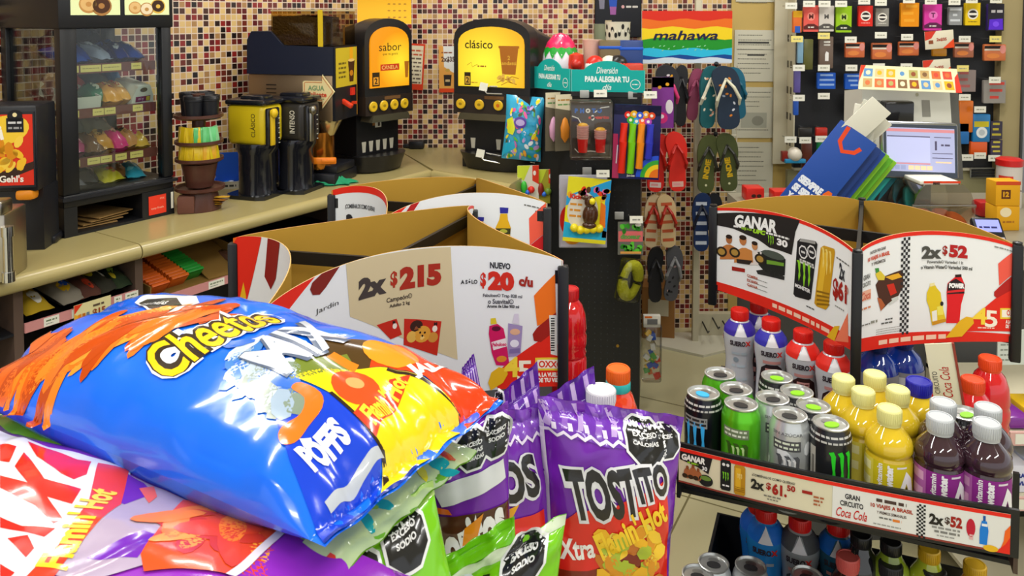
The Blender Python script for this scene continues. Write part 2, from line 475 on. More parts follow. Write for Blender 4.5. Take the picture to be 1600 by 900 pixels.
rail(x_a + 0.013, x_b - 0.013, z_r1 - 0.012, 0.026, [((x_b - x_a) * f_, (x_b - x_a) * w_) for f_, w_ in ((0.14, 0.12), (0.36, 0.12), (0.72, 0.07), (0.82, 0.12))], 1)
rail(x_b + 0.013, x_b + 0.98, z_r2 - 0.012, 0.026, [(0.22, 0.06), (0.4, 0.05), (0.7, 0.05)], 2)
for x0, x1, z in ((x_a, x_b, z_r1 - 0.012), (x_b, x_b + 1.0, z_r2 - 0.012), (-3.4, x_a, z_r1 - 0.012)):
    b = MB(); b.add([(x0 + 0.013, 0.05, z), (x1 - 0.013, 0.05, z), (x1 - 0.013, 0.45, z + 0.02), (x0 + 0.013, 0.45, z + 0.02), (x0 + 0.013, 0.05, z + 0.006), (x1 - 0.013, 0.05, z + 0.006), (x1 - 0.013, 0.45, z + 0.026), (x0 + 0.013, 0.45, z + 0.026)],
        [(0, 1, 2, 3), (4, 5, 6, 7), (0, 1, 5, 4), (1, 2, 6, 5), (2, 3, 7, 6), (3, 0, 4, 7)], BLACKP)
    b.build('shelf_board', su)
SHX_A, SHX_B, SHZ1, SHZ2 = x_a, x_b, z_r1 - 0.004, z_r2 - 0.004
# ------------------------------------------------------------------ builders shared by the left-hand side
ORD = ['first', 'second', 'third', 'fourth', 'fifth', 'sixth', 'seventh', 'eighth', 'ninth', 'tenth', 'eleventh', 'twelfth', 'thirteenth', 'fourteenth']
def at(o, ang, x, y, z=0.0):
    return Vector((o[0] + x * cos(ang) - y * sin(ang), o[1] + x * sin(ang) + y * cos(ang), o[2] + z))
def pillow_h(u, v, t, p=2.4, q=2.2):
    a = max(0.0, 1 - abs(u) ** p); c = max(0.0, 1 - abs(v) ** q)
    return t * (a * c) ** 0.5
def small_packet(w, l, t, mat, back=None, marks=None, n=10, seed=0, crimp=0.09):
    """a pillow packet lying on its back: length along y"""
    b = MB(); r = random.Random(seed); ph = r.uniform(0, 6)
    def f(u, v, d=0.0, sgn=1):
        U, V = u * 2 - 1, v * 2 - 1
        vv = V / (1 - crimp)
        h = pillow_h(U, max(-1, min(1, vv)), t) if abs(vv) < 1 else 0.0
        wr = 0.10 * t * sin(7 * U + ph + 3 * V) * (1 - V * V) * (1 - U * U) + 0.08 * t * sin(15 * V + ph * 2 + 4 * U) * (1 - U * U)
        pin = 1 - 0.06 * (1 - V * V)
        return Vector((U * w / 2 * pin, V * l / 2, (h + wr * (1 if sgn > 0 else 0.3)) * sgn + d * sgn + 0.0008 * sgn))
    b.grid(lambda u, v: f(u, v), n, n + 2, mat)
    b.grid(lambda u, v: f(1 - u, v, 0, -1), n, n + 2, back or mat)
    if marks: b.art(marks, lambda x, y, d: f(x, y, d), 0.12, 0.0006, 0.0003)
    return b
def rand_marks(cols, seed):
    r = random.Random(seed); a = Art()
    for i, c in enumerate(cols):
        a.l = 1 + i
        x, y = r.uniform(0.25, 0.75), r.uniform(0.25, 0.75)
        a.ell(x, y, r.uniform(0.12, 0.3), r.uniform(0.08, 0.22), foil(c), rot=r.uniform(0, 3), n=12)
    return a

# ------------------------------------------------------------------ pastry cabinet
K = G(101, 373, ZC)
cab = thing('pastry_cabinet', 'black glazed pastry cabinet with slanted brown shelves standing on the worktop', 'display cabinet', K, ANG_C)
CW, CD = 0.365, 0.37
b = MB()
b.bx(0, CW, 0.0, CD, 0.088, 0.128, BLACK, 0.006)
b.bx(-0.008, CW + 0.008, -0.012, 0.02, 0.112, 0.122, BLACKP)
b.bx(0, 0.04, 0, CD, 0, 0.09, BLACK); b.bx(0.04, CW, CD - 0.01, CD, 0, 0.09, BLACK); b.bx(0.25, CW, 0, CD - 0.01, 0, 0.09, BLACK); b.bx(0.04, 0.25, 0.0, CD - 0.01, 0, 0.008, BLACK)
b.build('base', cab)
for x, y in ((0.0, 0.0), (CW - 0.035, 0.0), (0.0, CD - 0.035), (CW - 0.035, CD - 0.035)):
    MB().bx(x, x + 0.035 + (0.015 if x == 0 and y == 0 else 0), y, y + 0.035, 0.128, 0.64, BLACK, 0.003).build('post', cab)
b = MB(); b.bx(-0.006, CW + 0.006, -0.006, CD + 0.006, 0.63, 0.80, BLACK, 0.006); b.build('header', cab)
b = MB(); a = Art(); PALE = M('lit_pale_panel', '#cfd6a0', 0.4, emit=0.25)
for x0 in (0.03, 0.2):
    a.l = 1; a.rect(x0, 0.672, x0 + 0.155, 0.79, PALE)
a.l = 2
def donut(cx, cy, r, c1, c2):
    a.l = 2; a.ell(cx, cy, r, r * 0.92, ink(c1)); a.l = 3; a.ell(cx, cy + r * 0.05, r * 0.85, r * 0.74, ink(c2)); a.l = 4; a.ell(cx, cy, r * 0.3, r * 0.26, ink(c1))
donut(0.085, 0.705, 0.03, '#c08a4a', '#d9b070'); donut(0.125, 0.70, 0.033, '#a97840', '#4a2c1a')
donut(0.235, 0.695, 0.022, '#c79452', '#dcb477'); donut(0.275, 0.69, 0.024, '#b98848', '#e6d4b0'); donut(0.315, 0.70, 0.026, '#d8b048', '#3a2418')
b.art(a, flat((0, -0.0065, 0))); b.build('picture_panel', cab)
MB().bx(0.05, CW - 0.035, 0.012, 0.015, 0.128, 0.632, GLASS).build('front_pane', cab)
MB().bx(0.012, 0.015, 0.035, CD - 0.035, 0.128, 0.632, GLASS).build('side_pane', cab)
SHB = M('cabinet_shelf_brown', '#6e3a30', 0.45)
SHELF_Z = [0.49, 0.352, 0.2]
def shz(z, y): return z + 0.02 + (y - 0.035) * 0.22
for k, z in enumerate(SHELF_Z):
    b = MB()
    y0, y1 = 0.035, 0.31
    b.prism([(y0, z + 0.012), (y1, z + 0.012 + (y1 - y0) * 0.22), (y1, z + 0.018 + (y1 - y0) * 0.22), (y0, z + 0.018)], lambda p, q, d: Vector((d, p, q)), 0.045, 0.325, SHB)
    b.bx(0.045, 0.325, 0.03, 0.036, z, z + 0.03, SHB)
    a = Art()
    for x, w in {0: [(0.05, 0.02), (0.075, 0.065), (0.143, 0.063), (0.24, 0.035)], 1: [(0.05, 0.018), (0.11, 0.036), (0.148, 0.036), (0.242, 0.035)], 2: [(0.05, 0.017), (0.09, 0.04), (0.132, 0.037), (0.18, 0.038), (0.23, 0.045)]}[k]:
        a.l = 1; a.rect(x, 0.005, x + w, 0.026, TAGY); a.l = 2; a.scribble(x + 0.006, x + w - 0.006, 0.016, 0.003, ink('#a8985a'), x)
    b.art(a, flat((0, 0.03, z))); b.build('shelf', cab)
b = MB(); a = Art(); a.rect(0, 0, 0.062, 0.062, ink('#e03a22')); a.l = 2; a.text('easy fresh', 0.03, 0.02, 0.009, ink('#f0c0a8'), w=0.044); a.text('mx', 0.048, 0.05, 0.006, ink('#f6a890'))
b.bx(0.0, 0.062, 0.0, 0.001, 0, 0.062, ink('#e03a22')); b.art(a, flat((0, 0, 0)))
b.v = [(v[0] + 0.272, v[1] - 0.0016, v[2] + 0.012) for v in b.v]; b.build('red_sticker', cab)
b = MB(); b.bx(CW - 0.012, CW - 0.004, -0.0014, 0, 0.02, 0.075, TAGW); b.build('barcode_sticker', cab)
# brown paper bags pushed into the open base
kp = 0
for i in range(4):
    b = MB(); b.box((0, 0, 0.002), (0.13, 0.2, 0.003), M('kraft_paper', '#8a6a3a', 0.7))
    o = b.build('paper_bag', None, at(K, ANG_C, 0.125 + 0.012 * i, 0.13, 0.009 + 0.0075 * i), ANG_C + 0.1 * i - 0.1)
    tag(o, 'flat brown paper bag in the pastry cabinet base, %s from the bottom' % ORD[i], 'paper bag', 'paper bags under the pastry cabinet')
# goods on the shelves
def cab_packet(x, y, shelf, w, l, t, col, marks, label, seed, tilt=0.0, rz=0.0, dz=0.0, group=None):
    z = (0.131 if shelf == 3 else shz(SHELF_Z[shelf], y)) + t * 0.55 + dz
    b = small_packet(w, l, t, foil(col), None, rand_marks(marks, seed) if marks else None, 9, seed)
    o = b.build('pastry_packet', None, at(K, ANG_C, x, y, z))
    o.rotation_euler = ((Matrix.Rotation(ANG_C, 3, 'Z') @ Matrix.Rotation(0.21 + tilt, 3, 'X') @ Matrix.Rotation(rz, 3, 'Z')).to_euler())
    return tag(o, label, 'packet', group)
GP = ['packets on the top pastry shelf', 'packets on the second pastry shelf', 'packets on the third pastry shelf', 'packets in the bottom of the pastry cabinet']
pk = [
 (0, 0.075, 0.13, 0.05, 0.17, 0.016, '#1c4fb0', ['#c8d8f0', '#0e2c78'], 'royal blue wrapped pastry'), (0, 0.115, 0.14, 0.05, 0.17, 0.018, '#123a94', ['#6aa0e8', '#d0202a'], 'blue wrapped pastry with red spot'),
 (0, 0.155, 0.13, 0.045, 0.17, 0.02, '#9aa4b8', ['#2a4a9a', '#dfe4ee'], 'silver wrapped pastry'), (0, 0.197, 0.14, 0.05, 0.18, 0.02, '#101a48', ['#2c4aa8'], 'navy wrapped pastry'),
 (0, 0.24, 0.14, 0.045, 0.18, 0.02, '#0c2a80', ['#e6ecf8', '#3878e0'], 'dark blue wrapped pastry with white oval'), (0, 0.28, 0.14, 0.045, 0.17, 0.018, '#1848a8', ['#e8f0ff'], 'bright blue wrapped pastry'),
 (0, 0.10, 0.2, 0.06, 0.15, 0.03, '#16182a', ['#40486a'], 'black wrapped cake'), (0, 0.19, 0.22, 0.09, 0.15, 0.034, '#14161e', ['#2a3048'], 'large black wrapped cake'),
 (1, 0.14, 0.22, 0.07, 0.12, 0.03, '#c8482a', ['#e8a070'], 'red wrapped bun'), (1, 0.155, 0.11, 0.06, 0.12, 0.025, '#3f7a5a', ['#d8e0c8'], 'green labelled bun'),
 (1, 0.185, 0.10, 0.06, 0.13, 0.026, '#d99a3c', ['#c8402a', '#f0c880'], 'amber wrapped bread'), (1, 0.225, 0.11, 0.055, 0.13, 0.026, '#dda24a', ['#c23a22', '#f2d8a0'], 'amber wrapped bread with red seal'),
 (1, 0.215, 0.22, 0.07, 0.14, 0.03, '#6d8078', ['#a8b8b0'], 'grey-green wrapped loaf'), (1, 0.275, 0.23, 0.05, 0.14, 0.035, '#3a78a8', ['#a85a2a'], 'blue and brown wrapped loaf'), (1, 0.075, 0.2, 0.055, 0.13, 0.03, '#8a5a50', ['#d8b8a0'], 'pinkish brown wrapped bun'),
 (2, 0.075, 0.11, 0.055, 0.12, 0.022, '#a8406a', ['#d8a0a8'], 'magenta topped sweet bread'), (2, 0.07, 0.22, 0.06, 0.13, 0.03, '#8a7a4a', ['#c8b87a'], 'olive wrapped bun'), (2, 0.125, 0.10, 0.055, 0.13, 0.024, '#6a4a30', ['#b88a50'], 'brown wrapped cookie'),
 (2, 0.165, 0.10, 0.06, 0.12, 0.026, '#c08a3c', ['#e0b868', '#3a2a20'], 'golden sweet bread with dark spot'), (2, 0.205, 0.09, 0.05, 0.11, 0.026, '#cf3a7a', ['#e8c0a0'], 'pink sweet bread'), (2, 0.245, 0.10, 0.055, 0.12, 0.024, '#b88048', ['#e2b070', '#2c2018'], 'tan sweet bread with chocolate spot'),
 (2, 0.29, 0.09, 0.045, 0.11, 0.02, '#c8a038', ['#d83a6a'], 'yellow wrapped sweet with pink corner'), (2, 0.2, 0.22, 0.08, 0.14, 0.034, '#9a988a', ['#22304a', '#c8a838'], 'clear wrapped roll with navy label'), (2, 0.14, 0.24, 0.06, 0.12, 0.03, '#8f9088', ['#c8c8b8'], 'clear wrapped grey roll'),
 (3, 0.075, 0.14, 0.06, 0.13, 0.018, '#8a8a96', ['#3a4aa0', '#d0d4e0'], 'grey packet with blue ring'), (3, 0.13, 0.16, 0.07, 0.15, 0.026, '#242428', ['#54545c'], 'black packet'), (3, 0.19, 0.12, 0.07, 0.12, 0.018, '#d6c832', ['#d8682a', '#8ab848'], 'lime and orange packet'),
 (3, 0.235, 0.16, 0.06, 0.14, 0.022, '#8a5a2c', ['#c8a070', '#d8d0c0'], 'brown cake packet'), (3, 0.285, 0.12, 0.055, 0.12, 0.016, '#36a8c8', ['#7ad0e0'], 'turquoise packet'), (3, 0.11, 0.26, 0.08, 0.14, 0.03, '#7a5030', ['#a87848'], 'toffee coloured wrapped bread')]
SN = ['on the top shelf of the pastry cabinet', 'on the second shelf of the pastry cabinet', 'on the third shelf of the pastry cabinet', 'on the floor of the pastry cabinet']
for i, (s, x, y, w, l, t, c, mk, lab) in enumerate(pk):
    cab_packet(x, y, s, w * 1.12, l, t * 1.55, c, mk, lab + ' ' + SN[s], i, 0, random.Random(i).uniform(-0.25, 0.25), 0, GP[s])
WB = matte('#d5d8cc')
b = MB(); b.bx(0, 0.09, 0, 0.2, 0, 0.003, WB); b.bx(0, 0.09, 0, 0.003, 0, 0.045, WB); b.bx(0, 0.003, 0.003, 0.2, 0.003, 0.045, WB); b.bx(0.087, 0.09, 0.003, 0.2, 0.003, 0.045, WB); b.bx(0.003, 0.087, 0.197, 0.2, 0.003, 0.045, WB)
o = b.build('pastry_tray', None, at(K, ANG_C, 0.05, 0.04, shz(SHELF_Z[1], 0.04)))
o.rotation_euler = (Matrix.Rotation(ANG_C, 3, 'Z') @ Matrix.Rotation(0.215, 3, 'X')).to_euler()
tag(o, 'shallow white cardboard tray at the left end of the second pastry shelf', 'tray')
b = MB()
b.prism([(-0.042, 0), (0.042, 0), (0.04, 0.025), (0.024, 0.062), (-0.024, 0.062), (-0.04, 0.025)], lambda p, q, d: Vector((p, d, q)), 0, 0.11, WB)
a = Art(); a.rect(-0.028, 0.008, 0.028, 0.026, ink('#7a2a4a')); a.l = 2; a.text('mi y', -0.008, 0.017, 0.011, ink('#e8d8e0')); a.rect(0.012, 0.01, 0.026, 0.024, ink('#c8b83a')); a.l = 1; a.ell(0, 0.048, 0.014, 0.008, ink('#6a6048'))
b.art(a, flat((0, 0, 0)))
o = b.build('bread_box', None, at(K, ANG_C, 0.288, 0.05, shz(SHELF_Z[1], 0.05) + 0.002)); o.rotation_euler = (Matrix.Rotation(ANG_C, 3, 'Z') @ Matrix.Rotation(0.215, 3, 'X') @ Matrix.Rotation(0.12, 3, 'Z')).to_euler()
tag(o, 'white hexagonal bread box with printed label at the right end of the second pastry shelf', 'box')

# ------------------------------------------------------------------ cheese dispenser and juicer at the left edge
q = G(-5, 366, ZC)
D1 = P(52, 250, 2.15); D0x = P(-60, 250, 2.1).x
cd = thing('cheese_dispenser', 'black snack cheese dispenser with a red and yellow nacho poster at the far left edge', 'dispenser', (P(-22, 300, 2.22).x, 2.22, ZC), radians(8))
b = MB(); b.bx(-0.15, 0.137, 0.0, 0.13, 0.175, 0.42, BLACKP, 0.008); b.bx(-0.15, 0.137, 0.03, 0.13, 0.0, 0.18, BLACKP); b.build('body', cd)
b = MB(); a = Art()
a.rect(-0.14, 0.195, 0.128, 0.395, ink('#d8321e')); a.l = 2
a.ell(0.03, 0.345, 0.085, 0.042, ink('#e8b428'), rot=0.25); a.ell(0.06, 0.352, 0.06, 0.04, ink('#f0c838'), l=3, rot=0.25)
a.text('Bi', 0.03, 0.342, 0.042, ink('#f6f0e4'), bold=0.04, rot=0.2, l=5); a.poly([(-0.14, 0.195), (-0.05, 0.195), (0.04, 0.232), (0.128, 0.262), (0.128, 0.24), (0.03, 0.2), (0.0, 0.195), (-0.14, 0.255)], ink('#3a241c'), l=2)
rr = random.Random(5)
for i in range(26):
    a.ell(rr.uniform(-0.05, 0.1), rr.uniform(0.238, 0.322), rr.uniform(0.014, 0.026), rr.uniform(0.008, 0.014), ink(rr.choice(['#eaa61e', '#f2bc2c', '#d98a14', '#f5cc48'])), l=3 + i % 4, rot=rr.uniform(0, 3), n=10)
a.text("Gehl's", 0.07, 0.214, 0.02, ink('#f4ece0'), bold=0.03, l=8)
a.ell(0.083, 0.39, 0.02, 0.018, ink('#1a1a1e'), l=7); a.rect(0.06, 0.345, 0.105, 0.385, ink('#1a1a1e'), l=7); a.ell(0.083, 0.394, 0.006, 0.006, ink('#e8d8a0'), l=9); a.scribble(0.065, 0.1, 0.372, 0.006, ink('#cfcfcf'), 2, l=9); a.scribble(0.065, 0.1, 0.357, 0.006, ink('#9a9a9a'), 3, l=9)
b.bx(-0.145, 0.132, -0.004, 0, 0.188, 0.402, BLACKP); b.art(a, flat((0, -0.004, 0))); b.build('poster', cd)
b = MB(); b.rbox((0.1, 0.02, 0.165), (0.05, 0.05, 0.03), plas('#e08a1e'), 0.01); b.build('nozzle', cd)
js = thing('juice_dispenser', 'brushed steel dispenser with a chrome column and blue button at the far left edge', 'dispenser', (P(-20, 380, 1.98).x, 1.98, ZC), radians(8))
b = MB(); b.bx(-0.09, 0.042, 0.0, 0.12, 0.0, 0.175, STEEL, 0.006); b.build('body', js)
b = MB(); b.lathe([(0.012, 0.02), (0.012, 0.14)], CHROME, (0.05, -0.005, 0)); b.lathe([(0.015, 0.005), (0.015, 0.03)], CHROME, (0.05, -0.005, 0)); b.lathe([(0.015, 0.12), (0.015, 0.145)], CHROME, (0.05, -0.005, 0)); b.build('column', js)
b = MB(); b.rbox((0.026, -0.002, 0.195), (0.05, 0.06, 0.035), met('#9a968c', 0.3), 0.006); b.build('head', js)
b = MB(); b.rbox((0.034, -0.034, 0.195), (0.022, 0.006, 0.024), plas('#3a90c8'), 0.003); b.build('button', js)
b = MB(); b.rbox((-0.03, -0.012, 0.27), (0.075, 0.05, 0.052), BLACKP, 0.006); b.bx(-0.06, 0.0, -0.04, -0.037, 0.258, 0.285, plas('#5a5248')); b.build('display', js)
b = MB(); b.bx(-0.05, -0.01, 0.0, 0.03, 0.17, 0.25, BLACKP); b.build('neck', js)
q = G(48, 381, ZC)
b = MB(); b.rbox((0, 0, 0.012), (0.115, 0.09, 0.024), BLACKP, 0.008); b.rbox((0.03, -0.02, 0.026), (0.02, 0.008, 0.003), plas('#d8a838'), 0.001)
tag(b.build('drip_tray', None, (q.x + 0.01, q.y + 0.03, ZC), radians(12)), 'low black drip tray on the worktop between steel dispenser and pastry cabinet', 'tray')
q = P(61, 220, 2.3)
b = MB(); b.bx(-0.016, 0.016, 0, 0.003, -0.085, 0.08, matte('#e6e4dc')); a = Art(); a.rect(-0.016, -0.085, 0.016, -0.03, ink('#e8a02a')); a.rect(-0.016, 0.066, 0.016, 0.08, ink('#d03a2a')); a.l = 2; a.poly([(-0.016, -0.05), (0.016, -0.03), (0.016, -0.008), (-0.016, -0.02)], ink('#d8402a')); a.ell(-0.002, 0.02, 0.008, 0.01, ink('#c88a8a')); a.scribble(-0.012, 0.012, 0.05, 0.004, ink('#9a9a90'), 1)
b.art(a, flat((0, 0, 0))); tag(b.build('hanging_leaflet', None, q, radians(25)), 'narrow white and red leaflet hanging beside the nacho poster', 'leaflet')

# ------------------------------------------------------------------ condiment carousel
q = G(310, 332, ZC) + Vector((-0.015, 0.055, 0))
CQ = q
ca = thing('condiment_carousel', 'brown four-tier round condiment carousel beside the pastry cabinet', 'carousel', q)
BRN = M('carousel_brown', '#4f2e24', 0.35)
b = MB(); b.lathe([(0.024, 0), (0.022, 0.40)], BRN); b.build('column', ca)
TZ = [0.065, 0.165, 0.225, 0.315]
for k, z in enumerate(TZ):
    rr_ = [0.083, 0.08, 0.08, 0.082][k]
    b = MB(); b.lathe([(0.0, z), (rr_ - 0.01, z), (rr_, z + 0.006), (rr_, z + 0.016), (rr_ - 0.004, z + 0.016), (rr_ - 0.012, z + 0.008), (0.0, z + 0.008)], BRN); b.build('tier', ca)
b = MB(); b.lathe([(0.07, 0), (0.07, 0.01), (0.055, 0.07)], BRN, cap=True); b.build('foot', ca)
b = MB(); b.lathe([(0.044, 0.08), (0.06, 0.16)], BRN); b.build('lower_drum', ca)
CUPP = M('cup_black', '#16171c', 0.4)
for i, (dx, dy, n) in enumerate(((-0.04, 0.02, 5), (0.0, -0.042, 4), (0.044, -0.012, 4), (0.005, 0.045, 5))):
    b = MB()
    h = 0.05 + 0.006 * n
    b.lathe([(0.026, 0), (0.031, h - 0.02), (0.033, h - 0.018), (0.033, h), (0.028, h), (0.022, h - 0.02)], CUPP, n=20)
    for j in range(3): b.lathe([(0.0325, h - 0.014 + 0.004 * j), (0.0340, h - 0.012 + 0.004 * j), (0.0325, h - 0.010 + 0.004 * j)], CUPP, n=20, cap=False)
    tag(b.build('cup_holder', None, q + Vector((dx, dy, 0.3232))), 'black plastic cup stack on the top tier of the condiment carousel, %s' % ['at its left rim', 'at the front', 'at its right rim', 'at the back'][i], 'cup', 'black cup stacks on the carousel')
for t, (z, cols) in enumerate(((0.1732, ['#d8b61e', '#d8b61e', '#e0bc2a', '#d8b61e', '#dcba24', '#6ac07a', '#8ad09a']), (0.2332, ['#d8b81e', '#dcba20', '#d2b21a', '#e0c028', '#58b868', '#6cc87e', '#8ad49a']))):
    for i, c in enumerate(cols):
        if t == 0 and i >= 5: c = '#e0a82a' if i == 5 else '#d8c020'
        an = -2.75 + 0.42 * i
        b = MB(); b.rbox((0, 0, 0.028), (0.05, 0.006, 0.056), foil(c), 0.002); a = Art(); a.rect(-0.016, 0.02, 0.016, 0.03, foil(c)); b.art(a, flat((0, -0.003, 0)))
        o = b.build('sachet', None, q + Vector((0.062 * cos(an), 0.062 * sin(an), z + 0.001))); o.rotation_euler = (-0.12 + 0.03 * (i % 3), 0.06 * ((i * 7) % 3 - 1), an + pi / 2)
        tag(o, '%s sachet standing on the %s carousel tier, %s from the left' % ('green' if c in ('#58b868', '#6cc87e', '#8ad49a') else 'orange-yellow' if c == '#e0a82a' else 'yellow', ['lower', 'upper'][t], ORD[i]), 'sachet', 'sachets on the carousel')
q2 = G(291, 333, ZC); b = MB(); b.rbox((0, 0, 0.03), (0.055, 0.045, 0.06), matte('#6a4438'), 0.006)
tag(b.build('napkin_box', None, q2 + Vector((0, 0.005, 0)), ANG_C - 0.75), 'small plain brown box in front of the condiment carousel', 'box')
for i in range(6):
    q2 = G(318 + 4 * i, 330 - (i % 2), ZC); b = small_packet(0.03, 0.075, 0.003, foil(['#a87a20', '#8a5a20', '#c89a30'][i % 3]), n=5, seed=i)
    o = b.build('sugar_sachet', None, q2 + Vector((0.0, 0.02, 0.005 + 0.0075 * i)), 1.2 + 0.25 * (i % 3)); tag(o, 'flat amber sachet in the small pile beside the carousel, %s from the bottom' % ORD[i], 'sachet', 'amber sachets by the carousel')
# blue tray of sticks
q2 = G(352, 298, ZC)
b = MB(); BLU = matte('#1b4fb4')
b.bx(-0.055, 0.055, 0.0, 0.003, 0, 0.028, matte('#dcd8c8')); b.bx(-0.055, 0.055, 0.1, 0.104, 0, 0.125, BLU); b.bx(-0.055, -0.052, 0.003, 0.1, 0, 0.03, BLU); b.bx(0.052, 0.055, 0.003, 0.1, 0, 0.03, BLU); b.bx(-0.052, 0.052, 0.003, 0.1, 0, 0.003, matte('#dcd8c8'))
a = Art(); a.text('STICKS', 0.0, 0.012, 0.01, ink('#4a4a48'), bold=0.03); 
a2 = Art(); a2.scribble(-0.03, 0.03, 0.012, 0.008, ink('#4a4a48'), 4); b.art(a2, flat((0, 0, 0)))
bo = b.build('display_box', None, q2 + Vector((0, 0.03, 0)), 0.25); tag(bo, 'open blue display box with white front, between carousel and yellow dispenser', 'box')
for i in range(4):
    b = small_packet(0.022, 0.08, 0.006, foil(['#2a7ad8', '#e8eef4', '#1c5cc0', '#d8dce4'][i]), n=5, seed=i)
    tag(b.build('stick_sachet', None, q2 + Vector((-0.03 + 0.019 * i, 0.085, 0.012 + 0.0 * i)), 0.25), ['bright blue', 'white', 'dark blue', 'pale grey'][i] + ' stick sachet lying in the open blue display box', 'sachet', 'stick sachets in the blue box')

# ------------------------------------------------------------------ two coffee dispensers
ANG_BR0 = atan2(0.97, 0.25)
def coffee_dispenser(px, py, col, word, wcol, label, gauge):
    q = G(px, py, ZC)
    t = thing('coffee_dispenser', label, 'coffee dispenser', q, ANG_BR0 - radians(4))
    b = MB(); b.prism([(-0.07, -0.08), (0.07, -0.08), (0.085, -0.05), (0.085, 0.06), (0.06, 0.09), (-0.06, 0.09), (-0.085, 0.06), (-0.085, -0.05)], lambda p, r, d: Vector((p, r, d)), 0, 0.014, gloss('#15161b')); b.build('foot', t)
    b = MB()
    el = lambda k, sx, sy, z: [Vector((sx * cos(2 * pi * i / k), sy * sin(2 * pi * i / k), z)) for i in range(k)]
    def ring(prof, mat):
        k = 32; vs = []
        for sx, sy, z in prof: vs += el(k, sx, sy, z)
        b.add(vs, [(j * k + i, j * k + (i + 1) % k, (j + 1) * k + (i + 1) % k, (j + 1) * k + i) for j in range(len(prof) - 1) for i in range(k)] + [tuple((len(prof) - 1) * k + i for i in range(k))], mat, True)
    ring([(0.072, 0.07, 0.012), (0.07, 0.066, 0.03), (0.07, 0.066, 0.16), (0.074, 0.08, 0.18), (0.07, 0.08, 0.2)], gloss('#16171d')); b.build('lower_body', t)
    b = MB(); b.rbox((0, 0.008, 0.27), (0.125, 0.165, 0.15), M('dispenser_' + word, col, 0.35), 0.022, seg=3)
    a = Art(); a.text(word, 0.0, 0.0, 0.022, ink(wcol), w=0.085, rot=pi / 2, bold=0.01)
    b.art(a, lambda x, y, d: Vector((-0.0625 - d, 0.008 - 0.035 - x * 1.0, 0.27 + y))); b.build('hopper', t)
    b = MB(); b.rbox((0, 0.008, 0.352), (0.132, 0.172, 0.022), gloss('#17181e'), 0.01); b.rbox((0, 0.0, 0.366), (0.07, 0.1, 0.02), gloss('#17181e'), 0.009); b.build('lid', t)
    b = MB(); b.rbox((-0.02, -0.082, 0.265), (0.07, 0.016, 0.135), gloss('#1b1c22'), 0.005)
    a = Art()
    for i in range(6): a.rect(0.004, 0.2 + 0.018 * i, 0.014, 0.203 + 0.018 * i, ink('#c8c8b8'))
    b.art(a, flat((0, -0.09, 0))); b.build('gauge_panel', t)
    b = MB(); b.rbox((-0.035, -0.092, 0.262), (0.022, 0.012, 0.13), gauge, 0.004); b.lathe([(0.016, 0), (0.017, 0.01), (0.01, 0.016), (0.0, 0.017)], gauge, (-0.035, -0.094, 0.315), ax=Matrix.Rotation(pi / 2, 3, 'X')); b.build('portion_slider', t)
    return t
coffee_dispenser(463, 296, '#2a2724', 'INTENSO', '#d8d4c8', 'dark brown coffee dispenser standing behind the yellow one', met('#a8a49a', 0.3))
coffee_dispenser(403, 305, '#cdb416', 'CLÁSICO', '#3a341c', 'yellow and black coffee dispenser on the worktop', plas('#d8b41c'))

# ------------------------------------------------------------------ coffee brewer
ANG_BR = atan2(0.97, 0.25)
q = G(523, 291, ZC)
BQ = q
br = thing('coffee_brewer', 'steel and navy coffee brewer with a bean hopper on top', 'coffee machine', q, ANG_BR)
NAVY = M('navy_plastic', '#141a2e', 0.4); SST = M('brushed_steel_brown', '#9b8468', 0.35, metal=0.85)
MB().bx(0, 0.2, 0.0, 0.37, 0, 0.045, BLACKP, 0.006).build('base', br)
b = MB(); b.bx(0, 0.2, 0.1, 0.37, 0.045, 0.255, BLACKP); b.build('rear_column', br)
b = MB(); b.lathe([(0.06, 0.1), (0.063, 0.11), (0.063, 0.245)], M('copper_tank', '#b8752a', 0.2, metal=0.9), (0.06, 0.10, -0.04), n=32); b.build('boiler_tank', br)
b = MB(); b.bx(0, 0.2, 0.005, 0.375, 0.255, 0.435, SST, 0.004)
a = Art()
for i in range(3): a.rect(0.225, 0.39 - 0.016 * i, 0.27, 0.395 - 0.016 * i, ink('#2a2018'))
b.art(a, lambda x, y, d: Vector((-d, 0.52 - x, y))); b.build('body', br)
b = MB()
b.prism([(0.0, 0.435), (0.378, 0.435), (0.375, 0.57), (0.355, 0.605), (0.27, 0.605), (0.215, 0.55), (0.0, 0.545)], lambda p, r, d: Vector((d, p, r)), -0.006, 0.206, NAVY)
b.build('hood', br)
b = MB(); HOPC = clear_mat('smoked_hopper', '#d8c8a0', 0.05, 0.05, 0.5)
b.prism([(0.004, 0.55), (0.215, 0.55), (0.27, 0.6), (0.27, 0.685), (0.004, 0.685)], lambda p, r, d: Vector((d, p, r)), 0.002, 0.198, HOPC)
b.bx(0.0, 0.2, 0.002, 0.272, 0.685, 0.692, matte('#b8a884')); b.build('bean_hopper', br)
b = MB()
b.prism([(0.07, 0.552), (0.213, 0.552), (0.266, 0.602), (0.266, 0.664), (0.15, 0.668), (0.07, 0.66)], lambda p, r, d: Vector((d, p, r)), 0.006, 0.19, M('coffee_beans', '#4a3a24', 0.6, bump=0.8, bscale=120, var=0.3, vscale=120)); b.build('coffee_beans', br)
b = MB(); b.bx(-0.001, 0.003, 0.045, 0.065, 0.545, 0.69, plas('#d8b81c')); b.build('hopper_strap', br)
b = MB(); b.bx(0.0, 0.2, -0.006, 0.006, 0.255, 0.545, BLACKP)
a = Art(); a.rect(0.006, 0.385, 0.19, 0.54, ink('#c9b02a')); a.rect(0.19, 0.26, 0.194, 0.54, ink('#e09a22'))
